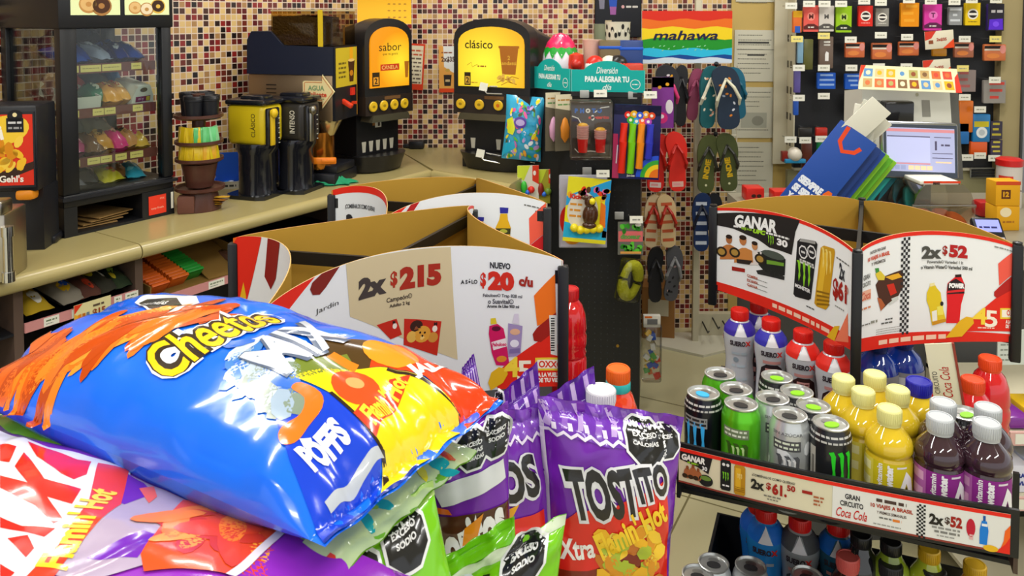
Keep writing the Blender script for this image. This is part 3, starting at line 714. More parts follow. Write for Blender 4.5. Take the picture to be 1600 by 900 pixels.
a.l = 2; a.poly([(0.125, 0.4), (0.16, 0.4), (0.172, 0.485), (0.112, 0.485)], ink('#4a2a14')); a.ell(0.142, 0.487, 0.03, 0.006, ink('#e8c070'), l=3); a.rect(0.128, 0.487, 0.156, 0.54, ink('#e8a41c'), l=2); a.ell(0.142, 0.435, 0.016, 0.012, ink('#c8801c'), l=3)
for i in range(4): a.scribble(0.03, 0.095, 0.478 - 0.018 * i, 0.008, ink('#6a5a1c'), i, l=2)
b.art(a, flat((0, -0.006, 0))); b.build('front_panel', br)
b = MB(); b.bx(0.13, 0.16, -0.014, -0.006, 0.345, 0.375, plas('#d8301e')); b.build('red_button', br); b = MB(); b.bx(0.13, 0.145, -0.03, -0.012, 0.31, 0.32, plas('#e0401e')); b.build('red_switch', br); b = MB(); b.rbox((0.07, -0.022, 0.318), (0.02, 0.05, 0.018), plas('#d83a1c'), 0.004, Matrix.Rotation(0.5, 3, 'X')); b.build('tap_lever', br)
b = MB(); b.lathe([(0.024, 0), (0.05, 0.05), (0.056, 0.062), (0.056, 0.066)], M('steel_funnel', '#c8b890', 0.2, metal=0.9), (0.06, 0.055, 0.192), n=24); b.build('brew_funnel', br)
b = MB(); b.bx(0.02, 0.18, 0.0, 0.09, 0.045, 0.075, BLACKP, 0.004); b.build('drip_tray', br)
# arrow sign on the brewer's side
q2 = at(q, ANG_BR, -0.012, 0.055, 0.372)
sg = MB(); fr = lambda x, y, d: Vector((-d, -x, y))
out = [(-0.072, -0.036), (-0.066, -0.04), (0.012, -0.04), (0.012, -0.066), (0.064, 0.0), (0.012, 0.066), (0.012, 0.04), (-0.066, 0.04), (-0.072, 0.036)]
sg.prism(out, lambda x, y, d: Vector((d, -x, y)), 0.0, 0.005, matte('#e3d29a'))
a = Art(); a.line([(p[0] * 0.9, p[1] * 0.88) for p in out + [out[0]]], 0.003, ink('#c8743a')); a.l = 2
a.text('AGUA', -0.014, 0.013, 0.02, ink('#7a9a6a'), bold=0.03, w=0.07); a.text('Caliente', -0.012, -0.012, 0.02, ink('#c83a22'), bold=0.03, w=0.085); a.scribble(-0.05, 0.02, -0.03, 0.004, ink('#8a8a5a'), 3)
sg.art(a, lambda x, y, d: Vector((-d, -x, y)))
tag(sg.build('arrow_sign', None, q2, ANG_BR), 'cream arrow sign pointing right on the side of the coffee brewer', 'sign')
# orange clip and green cloth in front of the brewer
b = MB(); ORG = plas('#e07a14')
b.rbox((0, 0, 0), (0.1, 0.014, 0.026), ORG, 0.005); b.rbox((-0.048, 0, -0.01), (0.018, 0.016, 0.036), ORG, 0.005); b.rbox((0.02, -0.008, 0.0), (0.05, 0.006, 0.012), ORG, 0.002)
tag(b.build('orange_scoop', None, P(508, 249, BQ.y + 0.0) + Vector((0, -0.03, 0)), 0.05), 'orange plastic scoop resting on the drip tray of the coffee brewer', 'scoop')
q2 = G(517, 287, ZC)
b = MB()
def cloth(u, v):
    U, V = u * 2 - 1, v * 2 - 1
    e = 0.085 * (1 + 0.2 * sin(5 * V + 1) + 0.1 * sin(9 * V))
    h = 0.004 + 0.032 * max(0, 1 - abs(U) ** 2.2) * max(0, 1 - abs(V) ** 2) * (0.75 + 0.4 * sin(7 * U + 2.5 * V) + 0.25 * sin(11 * V - 3 * U))
    return Vector((U * e, V * 0.045 * (1 + 0.2 * cos(6 * U)), max(0.002, h)))
b.grid(cloth, 28, 18, M('green_cloth', '#138a5c', 0.8)); b.grid(lambda u, v: Vector((cloth(1 - u, v).x, cloth(1 - u, v).y, 0.0)), 28, 18, M('green_cloth', '#138a5c', 0.8))
tag(b.build('cleaning_cloth', None, q2 + Vector((0, 0.0, 0.001)), 0.1), 'crumpled green cleaning cloth on the worktop in front of the brewer', 'cloth')

# ------------------------------------------------------------------ hot drink machines with lit fronts
def arch(w, z0, z1, h, k=14):
    pts = [(-w / 2, z0), (w / 2, z0)]
    for i in range(k + 1):
        t = i / k; x = w / 2 * cos(pi * t); pts.append((x, z1 + h * sin(pi * t) ** 0.8 if 0 < t < 1 else z1))
    return pts
def lit_mat(name, hot, warm, cx, cz, r, stren):
    m = bpy.data.materials.new(name); m.use_nodes = True
    nt = m.node_tree; N = nt.nodes; L = nt.links; bs = N['Principled BSDF']
    tc = N.new('ShaderNodeTexCoord'); mp = N.new('ShaderNodeVectorMath'); mp.operation = 'DISTANCE'; L.new(tc.outputs['Object'], mp.inputs[0]); mp.inputs[1].default_value = (cx, -0.008, cz)
    mr = N.new('ShaderNodeMapRange'); mr.inputs[1].default_value = 0; mr.inputs[2].default_value = r; L.new(mp.outputs['Value'], mr.inputs[0])
    cr = N.new('ShaderNodeValToRGB'); e = cr.color_ramp.elements; e[0].color = lin(hot); e[0].position = 0.12; e[1].color = lin(warm); e[1].position = 1.0
    L.new(mr.outputs[0], cr.inputs[0]); L.new(cr.outputs[0], bs.inputs['Emission Color']); bs.inputs['Emission Strength'].default_value = stren
    bs.inputs['Base Color'].default_value = lin('#3a2808'); bs.inputs['Roughness'].default_value = 0.3
    return m
MBODY = M('machine_black', '#1b1a1c', 0.33); MDARK = M('machine_dark_brown', '#2a211c', 0.35)
def drink_machine(q, ang, w, label, lit, kind):
    t = thing('drink_machine', label, 'drinks machine', q, ang)
    fr = lambda p, r, d: Vector((p, d, r))
    b = MB(); b.prism(arch(w + 0.05, 0.33, 0.565, 0.09), fr, 0.0, 0.09, MBODY)
    # hood slopes down to the rear
    k = 14; A0 = arch(w + 0.05, 0.33, 0.565, 0.09, k); A1 = arch(w + 0.03, 0.33, 0.53, 0.06, k)
    n = len(A0); b.add([fr(p[0], p[1], 0.088) for p in A0] + [fr(p[0], p[1], 0.34) for p in A1], [(i, (i + 1) % n, n + (i + 1) % n, n + i) for i in range(n)] + [tuple(n + i for i in range(n))], MBODY, True)
    b.build('hood', t)
    b = MB(); b.prism(arch(w, 0.365, 0.545, 0.075), fr, -0.008, 0.0, lit)
    a = Art(); BK = M('lit_print_black', '#2a1c08', 0.4); RD = M('lit_print_red', '#c23414', 0.4)
    a.l = 2
    if kind == 0:
        a.text('sabor', 0.0, 0.535, 0.034, BK, w=0.125); a.text('que te gusta', 0.0, 0.503, 0.011, BK, w=0.085)
        a.rect(-0.055, 0.435, 0.05, 0.462, RD); a.l = 3; a.text('CANELA', -0.003, 0.4485, 0.017, ink('#e8b060'), w=0.09, bold=0.02)
        a.l = 2; a.rect(-0.1, 0.372, -0.06, 0.43, BK); a.l = 3; a.rect(-0.094, 0.378, -0.066, 0.41, ink('#e0982a')); a.text('2', -0.08, 0.394, 0.025, BK, l=4, bold=0.03)
        a.l = 2; a.poly([(0.085, 0.4), (0.1, 0.4), (0.106, 0.47), (0.08, 0.47)], M('lit_print_brown', '#a8641a', 0.4))
    else:
        a.text('clásico', -w / 2 + 0.098, 0.545, 0.036, BK, w=0.13, bold=0.01)
        BR = M('lit_print_brown', '#6e4012', 0.4)
        a.poly([(0.055, 0.42), (0.115, 0.42), (0.128, 0.53), (0.042, 0.53)], BR); a.rect(0.038, 0.53, 0.132, 0.54, BR)
        a.l = 3; a.text('2', 0.085, 0.49, 0.018, ink('#d8a83a'), bold=0.03); a.text('andatti', 0.085, 0.468, 0.015, ink('#e0b040'), w=0.066, bold=0.02)
        a.l = 2; a.rect(-w / 2 + 0.03, 0.37, -w / 2 + 0.06, 0.425, BK); a.l = 3; a.rect(-w / 2 + 0.034, 0.376, -w / 2 + 0.056, 0.408, ink('#d8a83a')); a.text('2', -w / 2 + 0.045, 0.392, 0.024, BK, l=4, bold=0.03)
        a.l = 2; rr = random.Random(3)
        for i in range(7):
            x, y = 0.06 + rr.uniform(-0.02, 0.06), 0.39 + rr.uniform(-0.012, 0.022); a.ell(x, y, 0.012, 0.008, ink('#e0b450'), rot=rr.uniform(0, 3), n=10, l=3)
        for p in ([(0.03, 0.405), (0.06, 0.395), (0.1, 0.412), (0.13, 0.405)], [(0.03, 0.385), (0.07, 0.4), (0.1, 0.385)], [(0.05, 0.375), (0.08, 0.39), (0.12, 0.38)]): a.line(p, 0.003, BR)
        a.scribble(-0.06, -0.02, 0.452, 0.006, BR, 1); a.line([(-0.11, 0.455), (-0.09, 0.468), (-0.085, 0.448), (-0.06, 0.46)], 0.002, BR)
        a.scribble(-0.105, -0.06, 0.382, 0.004, BR, 2)
    b.art(a, flat((0, -0.008, 0))); b.build('lit_panel', t)
    b = MB(); b.prism([(-w / 2 - 0.025, 0.25), (w / 2 + 0.025, 0.25), (w / 2 + 0.025, 0.33), (-w / 2 - 0.025, 0.33)], fr, -0.004, 0.3, MDARK)
    a = Art(); a.rect(-0.03, 0.312, 0.06, 0.326, ink('#6a4a2a')); b.art(a, flat((0, -0.004, 0))); b.build('button_panel', t)
    for i in range(4):
        x = (-w / 2 + 0.012) + (w - 0.04) * i / 3
        b = MB(); b.lathe([(0.022, 0), (0.022, 0.006), (0.019, 0.009), (0.0, 0.009)], plas('#d9b022'), ax=Matrix.Rotation(pi / 2, 3, 'X'), n=20)
        b.lathe([(0.026, 0), (0.026, 0.003)], BLACKP, ax=Matrix.Rotation(pi / 2, 3, 'X'), n=20)
        a = Art(); a.ell(0, 0, 0.008, 0.006, ink('#9a7a1c')) if kind == 0 or i != 2 else a.ell(0, 0, 0.008, 0.008, ink('#c8641c')); b.art(a, flat((0, -0.009, 0)))
        b.v = [(v[0] + x, v[1] - 0.004, v[2] + 0.288) for v in b.v]; b.build('button', t)
    b = MB(); b.prism([(-w / 2, 0.222), (w / 2, 0.222), (w / 2 - 0.01, 0.25), (-w / 2 + 0.01, 0.25)], fr, -0.014, 0.06, M('machine_ledge', '#6a6450', 0.25, metal=0.6)); b.build('drip_ledge', t)
    b = MB(); b.bx(-w / 2 - 0.01, w / 2 + 0.01, 0.075, 0.32, 0.0, 0.26, MBODY)
    a = Art()
    for i in range(5 if kind == 0 else 3):
        x = (-w / 2 + 0.03) + (w - 0.06) * i / (4 if kind == 0 else 2); a.poly([(x - 0.008, 0.085), (x + 0.008, 0.085), (x + 0.012, 0.13), (x - 0.012, 0.13)], ink('#c9c4b2'))
    a.rect(-0.015 if kind == 0 else 0.06, 0.185, 0.02 if kind == 0 else 0.095, 0.215, ink('#d8d4c8')); a.rect(0.0 if kind == 0 else 0.07, 0.19, 0.012 if kind == 0 else 0.085, 0.206, ink('#3a2a22'), l=2); a.rect(-0.03 if kind == 0 else 0.035, 0.194, -0.015 if kind == 0 else 0.06, 0.21, ink('#9a6a3a'))
    b.art(a, flat((0, 0.075, 0))); b.build('lower_body', t)
    b = MB(); k = 20
    pr = [((w / 2 + 0.03) * cos(pi * i / k), 0.08 - 0.1 * sin(pi * i / k)) for i in range(k + 1)]
    pr2 = [(p[0] * 0.85, 0.08 + (p[1] - 0.08) * 0.72) for p in pr]
    b.add([(p[0], p[1], 0.075) for p in pr] + [(p[0], p[1], 0.005) for p in pr2], [(i, i + 1, k + 2 + i, k + 1 + i) for i in range(k)] + [tuple(range(k + 1)), tuple(k + 1 + i for i in range(k + 1))[::-1]], MBODY, True)
    b.bx(-w / 2 - 0.02, w / 2 + 0.02, 0.07, 0.3, 0, 0.07, MBODY); b.build('drip_tray', t)
    return t
q = G(613, 273, ZC) + Vector((-0.02, 0.06, 0))
M1 = lit_mat('lit_amber', '#ffdc30', '#ee9408', 0.055, 0.47, 0.13, 1.0)
drink_machine(q, ANG_C - radians(6), 0.215, 'black hot drinks machine with a lit amber front, next to the coffee brewer', M1, 0)
SAB = q
a1 = atan2(-0.13, 0.302)
q = G(767, 275, ZC) + Vector((0.0, 0.075, 0))
M2 = lit_mat('lit_yellow', '#fff43c', '#f2b21c', -0.03, 0.455, 0.2, 1.0)
drink_machine(q, a1, 0.305, 'black hot drinks machine with a lit yellow front and cup picture, right of the corner', M2, 1)
CLA = q
# yellow sheet on top of the first machine
q2 = P(570, 40, 3.55)
b = MB(); YEL = matte('#e0a820')
b.grid(lambda u, v: Vector(((u - 0.5) * 0.24, 0.03 * sin(v * 2), v * 0.14)), 4, 6, YEL); b.grid(lambda u, v: Vector(((0.5 - u) * 0.24, 0.03 * sin(v * 2) + 0.0015, v * 0.14)), 4, 6, YEL)
a = Art()
for i in range(3):
    for j in range(4): a.ell(0.02 + 0.024 * j, 0.03 + 0.03 * i, 0.007, 0.003, ink('#9a6a10'), n=8)
b.art(a, lambda x, y, d: Vector((x, 0.03 * sin(y / 0.14 * 2) - d, y)))
o = b.build('recipe_sheet', None, (SAB.x - 0.05, SAB.y + 0.2, ZC + 0.628), 0.15); tag(o, 'yellow printed sheet standing behind the hood of the amber-lit drinks machine', 'sheet')

# ------------------------------------------------------------------ small things on the rear wall
def on_wall(px, py, lift=0.004):
    t, z, p = vhit(px, py, (WX, WY), (cos(ANG_B), sin(ANG_B)))
    return t, z
def wall_card(name, x0, y0, x1, y1, label, cat, draw, mat, rot=0.0, thick=0.003):
    t0, z1 = on_wall(x0, y0); t1, z0 = on_wall(x1, y1)
    w, h = t1 - t0, z1 - z0
    b = MB(); b.bx(-w / 2, w / 2, -thick, 0, -h / 2, h / 2, mat); a = Art(); draw(a, w, h); b.art(a, flat((0, -thick, 0)))
    p = Vector((WX, WY, 0)) + Vector((cos(ANG_B), sin(ANG_B), 0)) * (t0 + t1) / 2
    o = b.build(name, None, (p.x + 0.003 * sin(ANG_B), p.y - 0.006, (z0 + z1) / 2)); o.rotation_euler = (0, rot, ANG_B)
    return tag(o, label, cat)
def d_notice(a, w, h):
    a.rect(-w / 2, -h / 2, w / 2, h / 2, ink('#d9401f')); a.l = 2; a.rect(-w / 2 + 0.008, -h / 2 + 0.03, w / 2 - 0.008, h / 2 - 0.01, ink('#e2d8b8')); a.l = 3
    for i in range(9): a.scribble(-w / 2 + 0.018, w / 2 - 0.014, h / 2 - 0.035 - 0.02 * i, 0.008, ink('#c85a3a' if i < 2 else '#6a5a4a'), i)
wall_card('wall_notice', 634, 68, 663, 140, 'white notice with red frame on the mosaic wall, right of the amber-lit machine', 'notice', d_notice, matte('#d9401f'), 0.06)
def d_poster(a, w, h):
    a.rect(-w / 2, -h / 2, w / 2, h / 2, ink('#dfe0da')); a.l = 2; a.poly([(-w / 2, h / 2), (-w / 2, -h / 2), (w / 2, -h / 2), (w / 2, -h / 2 + 0.09), (-w * 0.2, h * 0.05), (-w * 0.25, h / 2)], ink('#e0a04a')); a.rect(-w / 2, -h / 2, w / 2, -h / 2 + 0.02, ink('#d8481c'), l=3)
    a.l = 4; a.text('2x$35', 0.002, h * 0.21, 0.03, ink('#4a2a1c'), w=w * 0.78, bold=0.04); a.scribble(-w * 0.35, w * 0.3, h * 0.36, 0.006, ink('#8a4a2a'), 1)
    a.ell(0, -h * 0.02, 0.012, 0.008, ink('#c8a048')); a.poly([(-0.016, -h * 0.36), (0.016, -h * 0.36), (0.02, -h * 0.12), (-0.02, -h * 0.12)], ink('#2a2220')); a.rect(-0.011, -h * 0.27, 0.011, -h * 0.22, ink('#c8b080'), l=5)
wall_card('price_poster', 686, 72, 713, 144, 'orange and white 2x$35 cup poster left of the yellow-lit machine', 'poster', d_poster, matte('#dfe0da'))
t0, z0 = on_wall(652, 224)
b = MB(); b.rbox((0, -0.03, 0), (0.075, 0.06, 0.04), BLACKP, 0.008); b.rbox((-0.05, -0.02, -0.008), (0.04, 0.025, 0.018), BLACKP, 0.006)
p = Vector((WX, WY, 0)) + Vector((cos(ANG_B), sin(ANG_B), 0)) * t0
tag(b.build('wall_bracket', None, (p.x, p.y, z0), ANG_B), 'small black bracket on the mosaic wall just above the counter corner', 'bracket')

# ------------------------------------------------------------------ goods on the shelves under the left counter
CO = Vector((C0[0], C0[1], 0))
def under(px, py, yy, z=None):
    O = (C0[0] - NC[0] * yy, C0[1] - NC[1] * yy)
    t, zz, p = vhit(px, py, O, UC); return t, zz
def tilted(o, rx, rz=0.0): o.rotation_euler = (Matrix.Rotation(ANG_C, 3, 'Z') @ Matrix.Rotation(rx, 3, 'X') @ Matrix.Rotation(rz, 3, 'Z')).to_euler()
sp = [(52, 0.075, '#b89a2a', ['#2a5ac8', '#dcdcd4', '#c8a820'], 'yellow and blue snack bag at the left end of the shelf'),
      (105, 0.08, '#8a8478', ['#d0a81c', '#2450b8'], 'clear snack bag with yellow base'), (135, 0.07, '#5a3a34', ['#b8402a', '#8a6a6a'], 'reddish brown snack bag'),
      (160, 0.065, '#383832', ['#c8b828', '#d8d8d0'], 'dark snack bag with yellow spot'), (185, 0.06, '#2f3d2c', ['#7a9a3a', '#d8c838'], 'dark green snack bag at the right end')]
for i, (px, w, c, mk, lab) in enumerate(sp):
    x, _ = under(px, 470, 0.1)
    b = small_packet(w, 0.17, 0.024, foil(c), None, rand_marks(mk, 40 + i), 9, i)
    o = b.build('snack_bag', None, at((C0[0], C0[1], 0), ANG_C, x, 0.145, SHZ1 + 0.048)); tilted(o, 0.2, 0.1 * (i % 2))
    tag(o, lab + ' under the counter', 'snack bag', 'snack bags under the counter')
# price card hanging on the rail
x0, z0 = under(115, 505, 0.04); x1, z1 = under(172, 468, 0.04)
b = MB(); w = x1 - x0; b.bx(0, w, 0, 0.002, 0, 0.07, matte('#d9cf9a')); a = Art()
a.poly([(0, 0), (w, 0), (w, 0.03), (w * 0.45, 0.02), (0.0, 0.045)], ink('#e0a428')); a.poly([(0, 0.045), (w * 0.22, 0.07), (0, 0.07)], ink('#d8381c'), l=2)
for i in range(3): a.rect(w * (0.1 + 0.11 * i), 0.004, w * (0.18 + 0.11 * i), 0.042, ink(['#d8801c', '#b86a18', '#6a7a8a'][i]), l=3)
a.text('$15', w * 0.66, 0.034, 0.022, ink('#8a3a1c'), bold=0.04, l=4); a.text('c/u', w * 0.9, 0.036, 0.008, ink('#4a3a2a'), l=4); a.scribble(w * 0.5, w * 0.8, 0.055, 0.006, ink('#5a4a3a'), 2, l=4)
b.art(a, flat((0, 0, 0)))
tag(b.build('price_card', None, at((C0[0], C0[1], 0), ANG_C, x0, 0.036, z_r1 - 0.045), ANG_C), 'yellow and orange $15 price card hanging from the pink shelf rail', 'price card')
# orange and green packs in the second bay
KR = matte('#8a6a34')
xo, _ = under(224, 440, 0.1)
tb = MB(); tb.bx(0, 0.36, 0.0, 0.3, 0, 0.003, KR); tb.bx(0.357, 0.36, 0, 0.3, 0.003, 0.07, KR); tb.bx(0, 0.003, 0, 0.3, 0.003, 0.05, KR)
tb.add([(0.22, 0.02, 0.004), (0.355, 0.0, 0.004), (0.355, 0.28, 0.075), (0.22, 0.28, 0.075), (0.22, 0.02, 0.007), (0.355, 0.0, 0.007), (0.355, 0.28, 0.078), (0.22, 0.28, 0.078)], [(0, 1, 2, 3), (4, 5, 6, 7), (0, 1, 5, 4), (1, 2, 6, 5), (2, 3, 7, 6), (3, 0, 4, 7)], KR)
o = tb.build('cardboard_tray', None, at((C0[0], C0[1], 0), ANG_C, xo - 0.004, 0.062, SHZ2 + 0.004)); tilted(o, 0.12)
tag(o, 'brown cardboard tray with a raised flap, holding orange and green packs', 'tray')
for i in range(13):
    gr = i >= 9 if False else False
for row, (n, xoff, col, mk, gname) in enumerate(((9, 0.008, '#d8601a', '#b0400e', 'front row'), (10, 0.085, '#dc6a1c', '#b8480f', 'middle row'), (10, 0.15, '#1f9a34', '#0f6a20', 'rear row'))):
    for i in range(n):
        b = MB(); b.rbox((0, 0, 0), (0.06, 0.011, 0.05), M('pack_' + col[1:], col, 0.4), 0.002); a = Art(); a.rect(-0.026, 0.02, 0.026, 0.0225, ink(mk)); b.art(a, flat((0, -0.0055, 0)))
        o = b.build('chocolate_pack', None, at((C0[0], C0[1], 0), ANG_C, xo + xoff + 0.03, 0.085 + 0.0165 * i + 0.015 * row, SHZ2 + 0.034 + 0.0042 * i)); tilted(o, 0.75)
        tag(o, '%s pack in the %s of the cardboard tray, %s from the front' % ('green' if row == 2 else 'orange', gname, ORD[i]), 'pack', 'packs in the cardboard tray under the counter')
for i in range(7):
    x, _ = under(372 + 17 * i, 390, 0.1)
    b = small_packet(0.05, 0.14, 0.016, foil(['#6a4a3c', '#5a3a30', '#7a5a4a'][i % 3]), None, rand_marks(['#9a7a6a'], i), 6, i)
    o = b.build('snack_bag', None, at((C0[0], C0[1], 0), ANG_C, x, 0.14, SHZ2 + 0.04)); tilted(o, 0.2)
    tag(o, 'brown wrapped snack on the far under-counter shelf behind the price cards, %s from the left' % ORD[i], 'snack bag', 'snack bags under the counter')
# ------------------------------------------------------------------ black toy gondola in the middle
PL, PC, PR = (0.086, 3.37), (0.238, 3.2), (0.511, 3.15)
tg = thing('toy_gondola', 'black perforated gondola end carrying hanging toys, in the middle of the shop', 'gondola', (PC[0], PC[1], 0))
b = MB(); PB = M('pegboard_black', '#17181a', 0.45)
poly = [(p[0] - PC[0], p[1] - PC[1]) for p in (PL, PC, PR, (0.56, 3.42), (0.21, 3.62))]
b.prism(poly, lambda x, y, d: Vector((x, y, d)), 0.0, 1.302, PB)
fd = Vector((PR[0] - PC[0], PR[1] - PC[1], 0)); FW = fd.length; fd.normalize(); fn = Vector((fd.y, -fd.x, 0))
FACE = flat((PC[0], PC[1], 0), fd, (0, 0, 1), fn)
sd = Vector((PL[0] - PC[0], PL[1] - PC[1], 0)); SW = sd.length; sd.normalize(); sn = Vector((-sd.y, sd.x, 0))
SIDE = flat((PC[0], PC[1], 0), -sd, (0, 0, 1), sn)
a = Art(); HO = matte('#34363a')
for i in range(10):
    for j in range(46): a.ell(0.022 + i * 0.0255, 0.12 + j * 0.0255, 0.0028, 0.0028, HO, n=4)
lo = Vector((PC[0], PC[1], 0))
b.art(a, lambda x, y, d: FACE(x, y, d) - lo)
b.build('body', tg)
b = MB()
for z in (0.0, 1.285): b.box(tuple(FACE(FW / 2, z + 0.008, 0.002) - lo), (FW, 0.008, 0.016), PB, Matrix.Rotation(atan2(fd.y, fd.x), 3, 'Z'))
b.build('edge_trim', tg)
b = MB(); b.lathe([(0.006, 0), (0.006, 0.004), (0.0, 0.005)], met('#b08a3a', 0.3), tuple(FACE(0.19, 0.28, 0) - lo), ax=Matrix.Rotation(pi / 2, 3, 'X'), n=12); b.build('brass_screw', tg)
# topper sign
ts = thing('topper_sign', 'turquoise two-panel topper sign with white lettering on the toy gondola', 'sign', (PC[0], PC[1], 1.304))
TEAL = matte('#14a8a0')
def topper(w, x0, x1, h, ah, fr, nm, s1, s2):
    pts = [(0, 0), (w, 0), (w, h)] + [(x1 - (x1 - x0) * i / 12, h + ah * sin(pi * i / 12) ** 0.7) if 0 < i < 12 else ((x1, h) if i == 0 else (x0, h)) for i in range(13)] + [(0, h)]
    b = MB(); b.prism(pts, fr, 0.0, 0.004, TEAL); a = Art(); WH = ink('#e4f2ee'); cx = (x0 + x1) / 2
    a.text('Diversión', cx, h * 0.98, 0.026 * s1, WH, w=0.085 * s2, bold=0.01, shear=0.35); a.text('PARA ALEGRAR TU', cx, h * 0.58, 0.024 * s1, WH, w=0.175 * s2, bold=0.05); a.text('día', cx, h * 0.22, 0.022 * s1, WH, w=0.035 * s2, bold=0.01, shear=0.35)
    k = 20; R = 0.019 * s2
    a.line([(w - 0.038 * s2 + R * cos(2 * pi * i / k), h * 0.36 + 0.019 * sin(2 * pi * i / k)) for i in range(k + 1)], 0.0022, WH); a.scribble(w - 0.05 * s2, w - 0.026 * s2, h * 0.36, 0.004, WH, 1)
    for e in ((0.0, 0.003), (w - 0.003, w)): a.rect(e[0], 0, e[1], h, ink('#5cc8c0'))
    b.art(a, lambda x, y, d: fr(x, y, 0.004 + d)); b.build(nm, ts)
F0 = lambda x, y, d: FACE(x, y, d + 0.002) - lo
S0 = lambda x, y, d: SIDE(x - SW, y, d + 0.002) - lo
topper(0.292, 0.05, 0.235, 0.088, 0.036, F0, 'front_panel', 1, 1)
topper(SW, 0.04, 0.178, 0.09, 0.036, S0, 'side_panel', 0.9, 0.72)
# toys standing behind the topper
def toy(b, name, px, y, z0, label, cat='toy', rz=0):
    p = P(px, 60, y); o = b.build(name, None, (p.x, y, z0), rz); return tag(o, label, cat)
b = MB()
egg = [(0.0001, 0), (0.04, 0.005), (0.07, 0.04), (0.08, 0.09), (0.074, 0.14), (0.055, 0.19), (0.03, 0.22), (0.0001, 0.23)]
b.lathe(egg, plas('#e6dfe6'), n=32)
er = prof_r(egg); ef = cyl(er)
def eggf(x, y, d):
    r = er(y); t = -pi / 2 + x; return Vector(((r + d + 0.001) * cos(t), (r + d + 0.001) * sin(t), y))
a = Art(); zig = []
for i in range(25):
    x = -pi + 2 * pi * i / 24; zig.append((x, 0.135 + (0.02 if i % 2 else -0.012)))
a.poly(zig + [(pi, 0.178), (-pi, 0.178)], plas('#1f9a30')); a.l = 3; a.poly([(-pi, 0.172)] + [(-pi + 2 * pi * i / 24, 0.172 - 0.006 * (i % 2)) for i in range(25)] + [(pi, 0.23), (-pi, 0.23)], plas('#e0245a'))
a.l = 1
for i in range(7): a.rect(-pi + 0.9 * i, 0.0, -pi + 0.9 * i + 0.06, 0.14, plas('#c8c0c8'))
a.poly([(-1.3, 0.02), (-0.75, 0.05), (-0.8, 0.12), (-1.4, 0.11)], plas('#e08a3a'), l=2); a.poly([(0.85, 0.01), (1.9, 0.01), (1.9, 0.14), (1.1, 0.13)], plas('#cf3a1e'), l=2)
b.art(a, eggf, 0.12)
toy(b, 'egg_toy', 876, 3.40, 1.3035, 'large egg-shaped toy with pink top and green zigzag band behind the topper sign')
b = MB(); b.lathe([(0.0001, 0), (0.03, 0.004), (0.036, 0.1), (0.03, 0.14), (0.0001, 0.15)], plas('#cc3018'), n=20); b.sphere((0.0, -0.02, 0.1), 0.026, plas('#b82414')); toy(b, 'red_figure_toy', 900, 3.34, 1.3035, 'red rounded toy standing just right of the egg toy')
for px, y, r, c1, c2, nm, lab in ((915, 3.33, 0.036, '#cc1f6a', '#e04a8a', 'ball', 'magenta ball behind the topper sign, between red toy and penguin-like toy'), (930, 3.27, 0.042, '#e8e8e4', '#d8281c', 'ball_toy', 'white and red capped ball toy behind the topper sign'), (952, 3.27, 0.042, '#8ac42a', '#e8e0c8', 'ball_toy', 'lime green ball toy behind the topper sign'), (966, 3.26, 0.043, '#d82a18', '#1a1a1a', 'ball_toy', 'bright red ball toy with black band behind the topper sign')):
    b = MB(); b.sphere((0, 0, r), r, plas(c1), 18); b.sphere((0, 0.0, r * 1.25), r * 0.92, plas(c2), 16); b.lathe([(r * 0.4, 0), (r * 0.5, 0.01), (r * 0.5, 0.07 - 0.04)], plas(c1), n=16)
    b.sphere((-r * 0.4, -r * 0.85, r * 1.1), r * 0.2, plas('#1a1a1a'), 8); b.sphere((r * 0.4, -r * 0.85, r * 1.1), r * 0.2, plas('#1a1a1a'), 8)
    dz = {'ball': 0.0}.get(nm, 0.05)
    if nm != 'ball': b.lathe([(0.03, -0.05), (0.026, 0.008)], plas(c1), n=16)
    toy(b, nm, px, y, 1.3035 + dz, lab)
b = MB(); b.rbox((0, 0, 0.055), (0.075, 0.05, 0.11), plas('#c83a1e'), 0.008); a = Art(); a.rect(-0.02, 0.03, 0.02, 0.08, ink('#e8a890')); b.art(a, flat((0, -0.025, 0))); toy(b, 'toy_box', 990, 3.25, 1.3035, 'orange-red toy box at the right end of the gondola top', 'box')
b = MB(); b.rbox((0, 0, 0.10), (0.1, 0.05, 0.2), plas('#1c3a78'), 0.006); b.rbox((0, 0, 0.165), (0.104, 0.054, 0.014), plas('#1454c0'), 0.004); toy(b, 'toy_tub', 985, 3.36, 1.3035, 'dark blue tub with bright blue rim on the gondola top', 'tub')
b = MB(); b.rbox((0, 0, 0.10), (0.09, 0.05, 0.2), plas('#6a5a3a'), 0.006); b.rbox((0, 0, 0.17), (0.094, 0.054, 0.014), plas('#1454c0'), 0.004); toy(b, 'toy_tub', 953, 3.36, 1.3035, 'olive tub with bright blue rim on the gondola top', 'tub')
b = MB(); b.lathe([(0.03, 0), (0.042, 0.19), (0.044, 0.2), (0.0, 0.2)], plas('#d8b0a0'), n=20); toy(b, 'paper_cup', 926, 3.42, 1.3035, 'pinkish paper cup behind the ball toys', 'cup')
b = MB(); pr_ = [(0.045, 0), (0.055, 0.27), (0.057, 0.275), (0.0, 0.275)]; b.lathe(pr_, plas('#e2dcc4'), n=24); a = Art()
rr = random.Random(8)
for i in range(12): a.ell(-1.4 + 0.28 * i, 0.235 + 0.02 * rr.uniform(-1, 1), 0.12, 0.012, ink('#1c1a18'), n=10)
a.l = 2
for i in range(12): a.ell(-1.4 + 0.28 * i, 0.236, 0.05, 0.006, ink('#e8e4d0'), n=8)
rf = prof_r(pr_[:2]); b.art(a, lambda x, y, d: Vector(((rf(y) + d + 0.001) * cos(x - pi / 2), (rf(y) + d + 0.001) * sin(x - pi / 2), y)), 0.15)
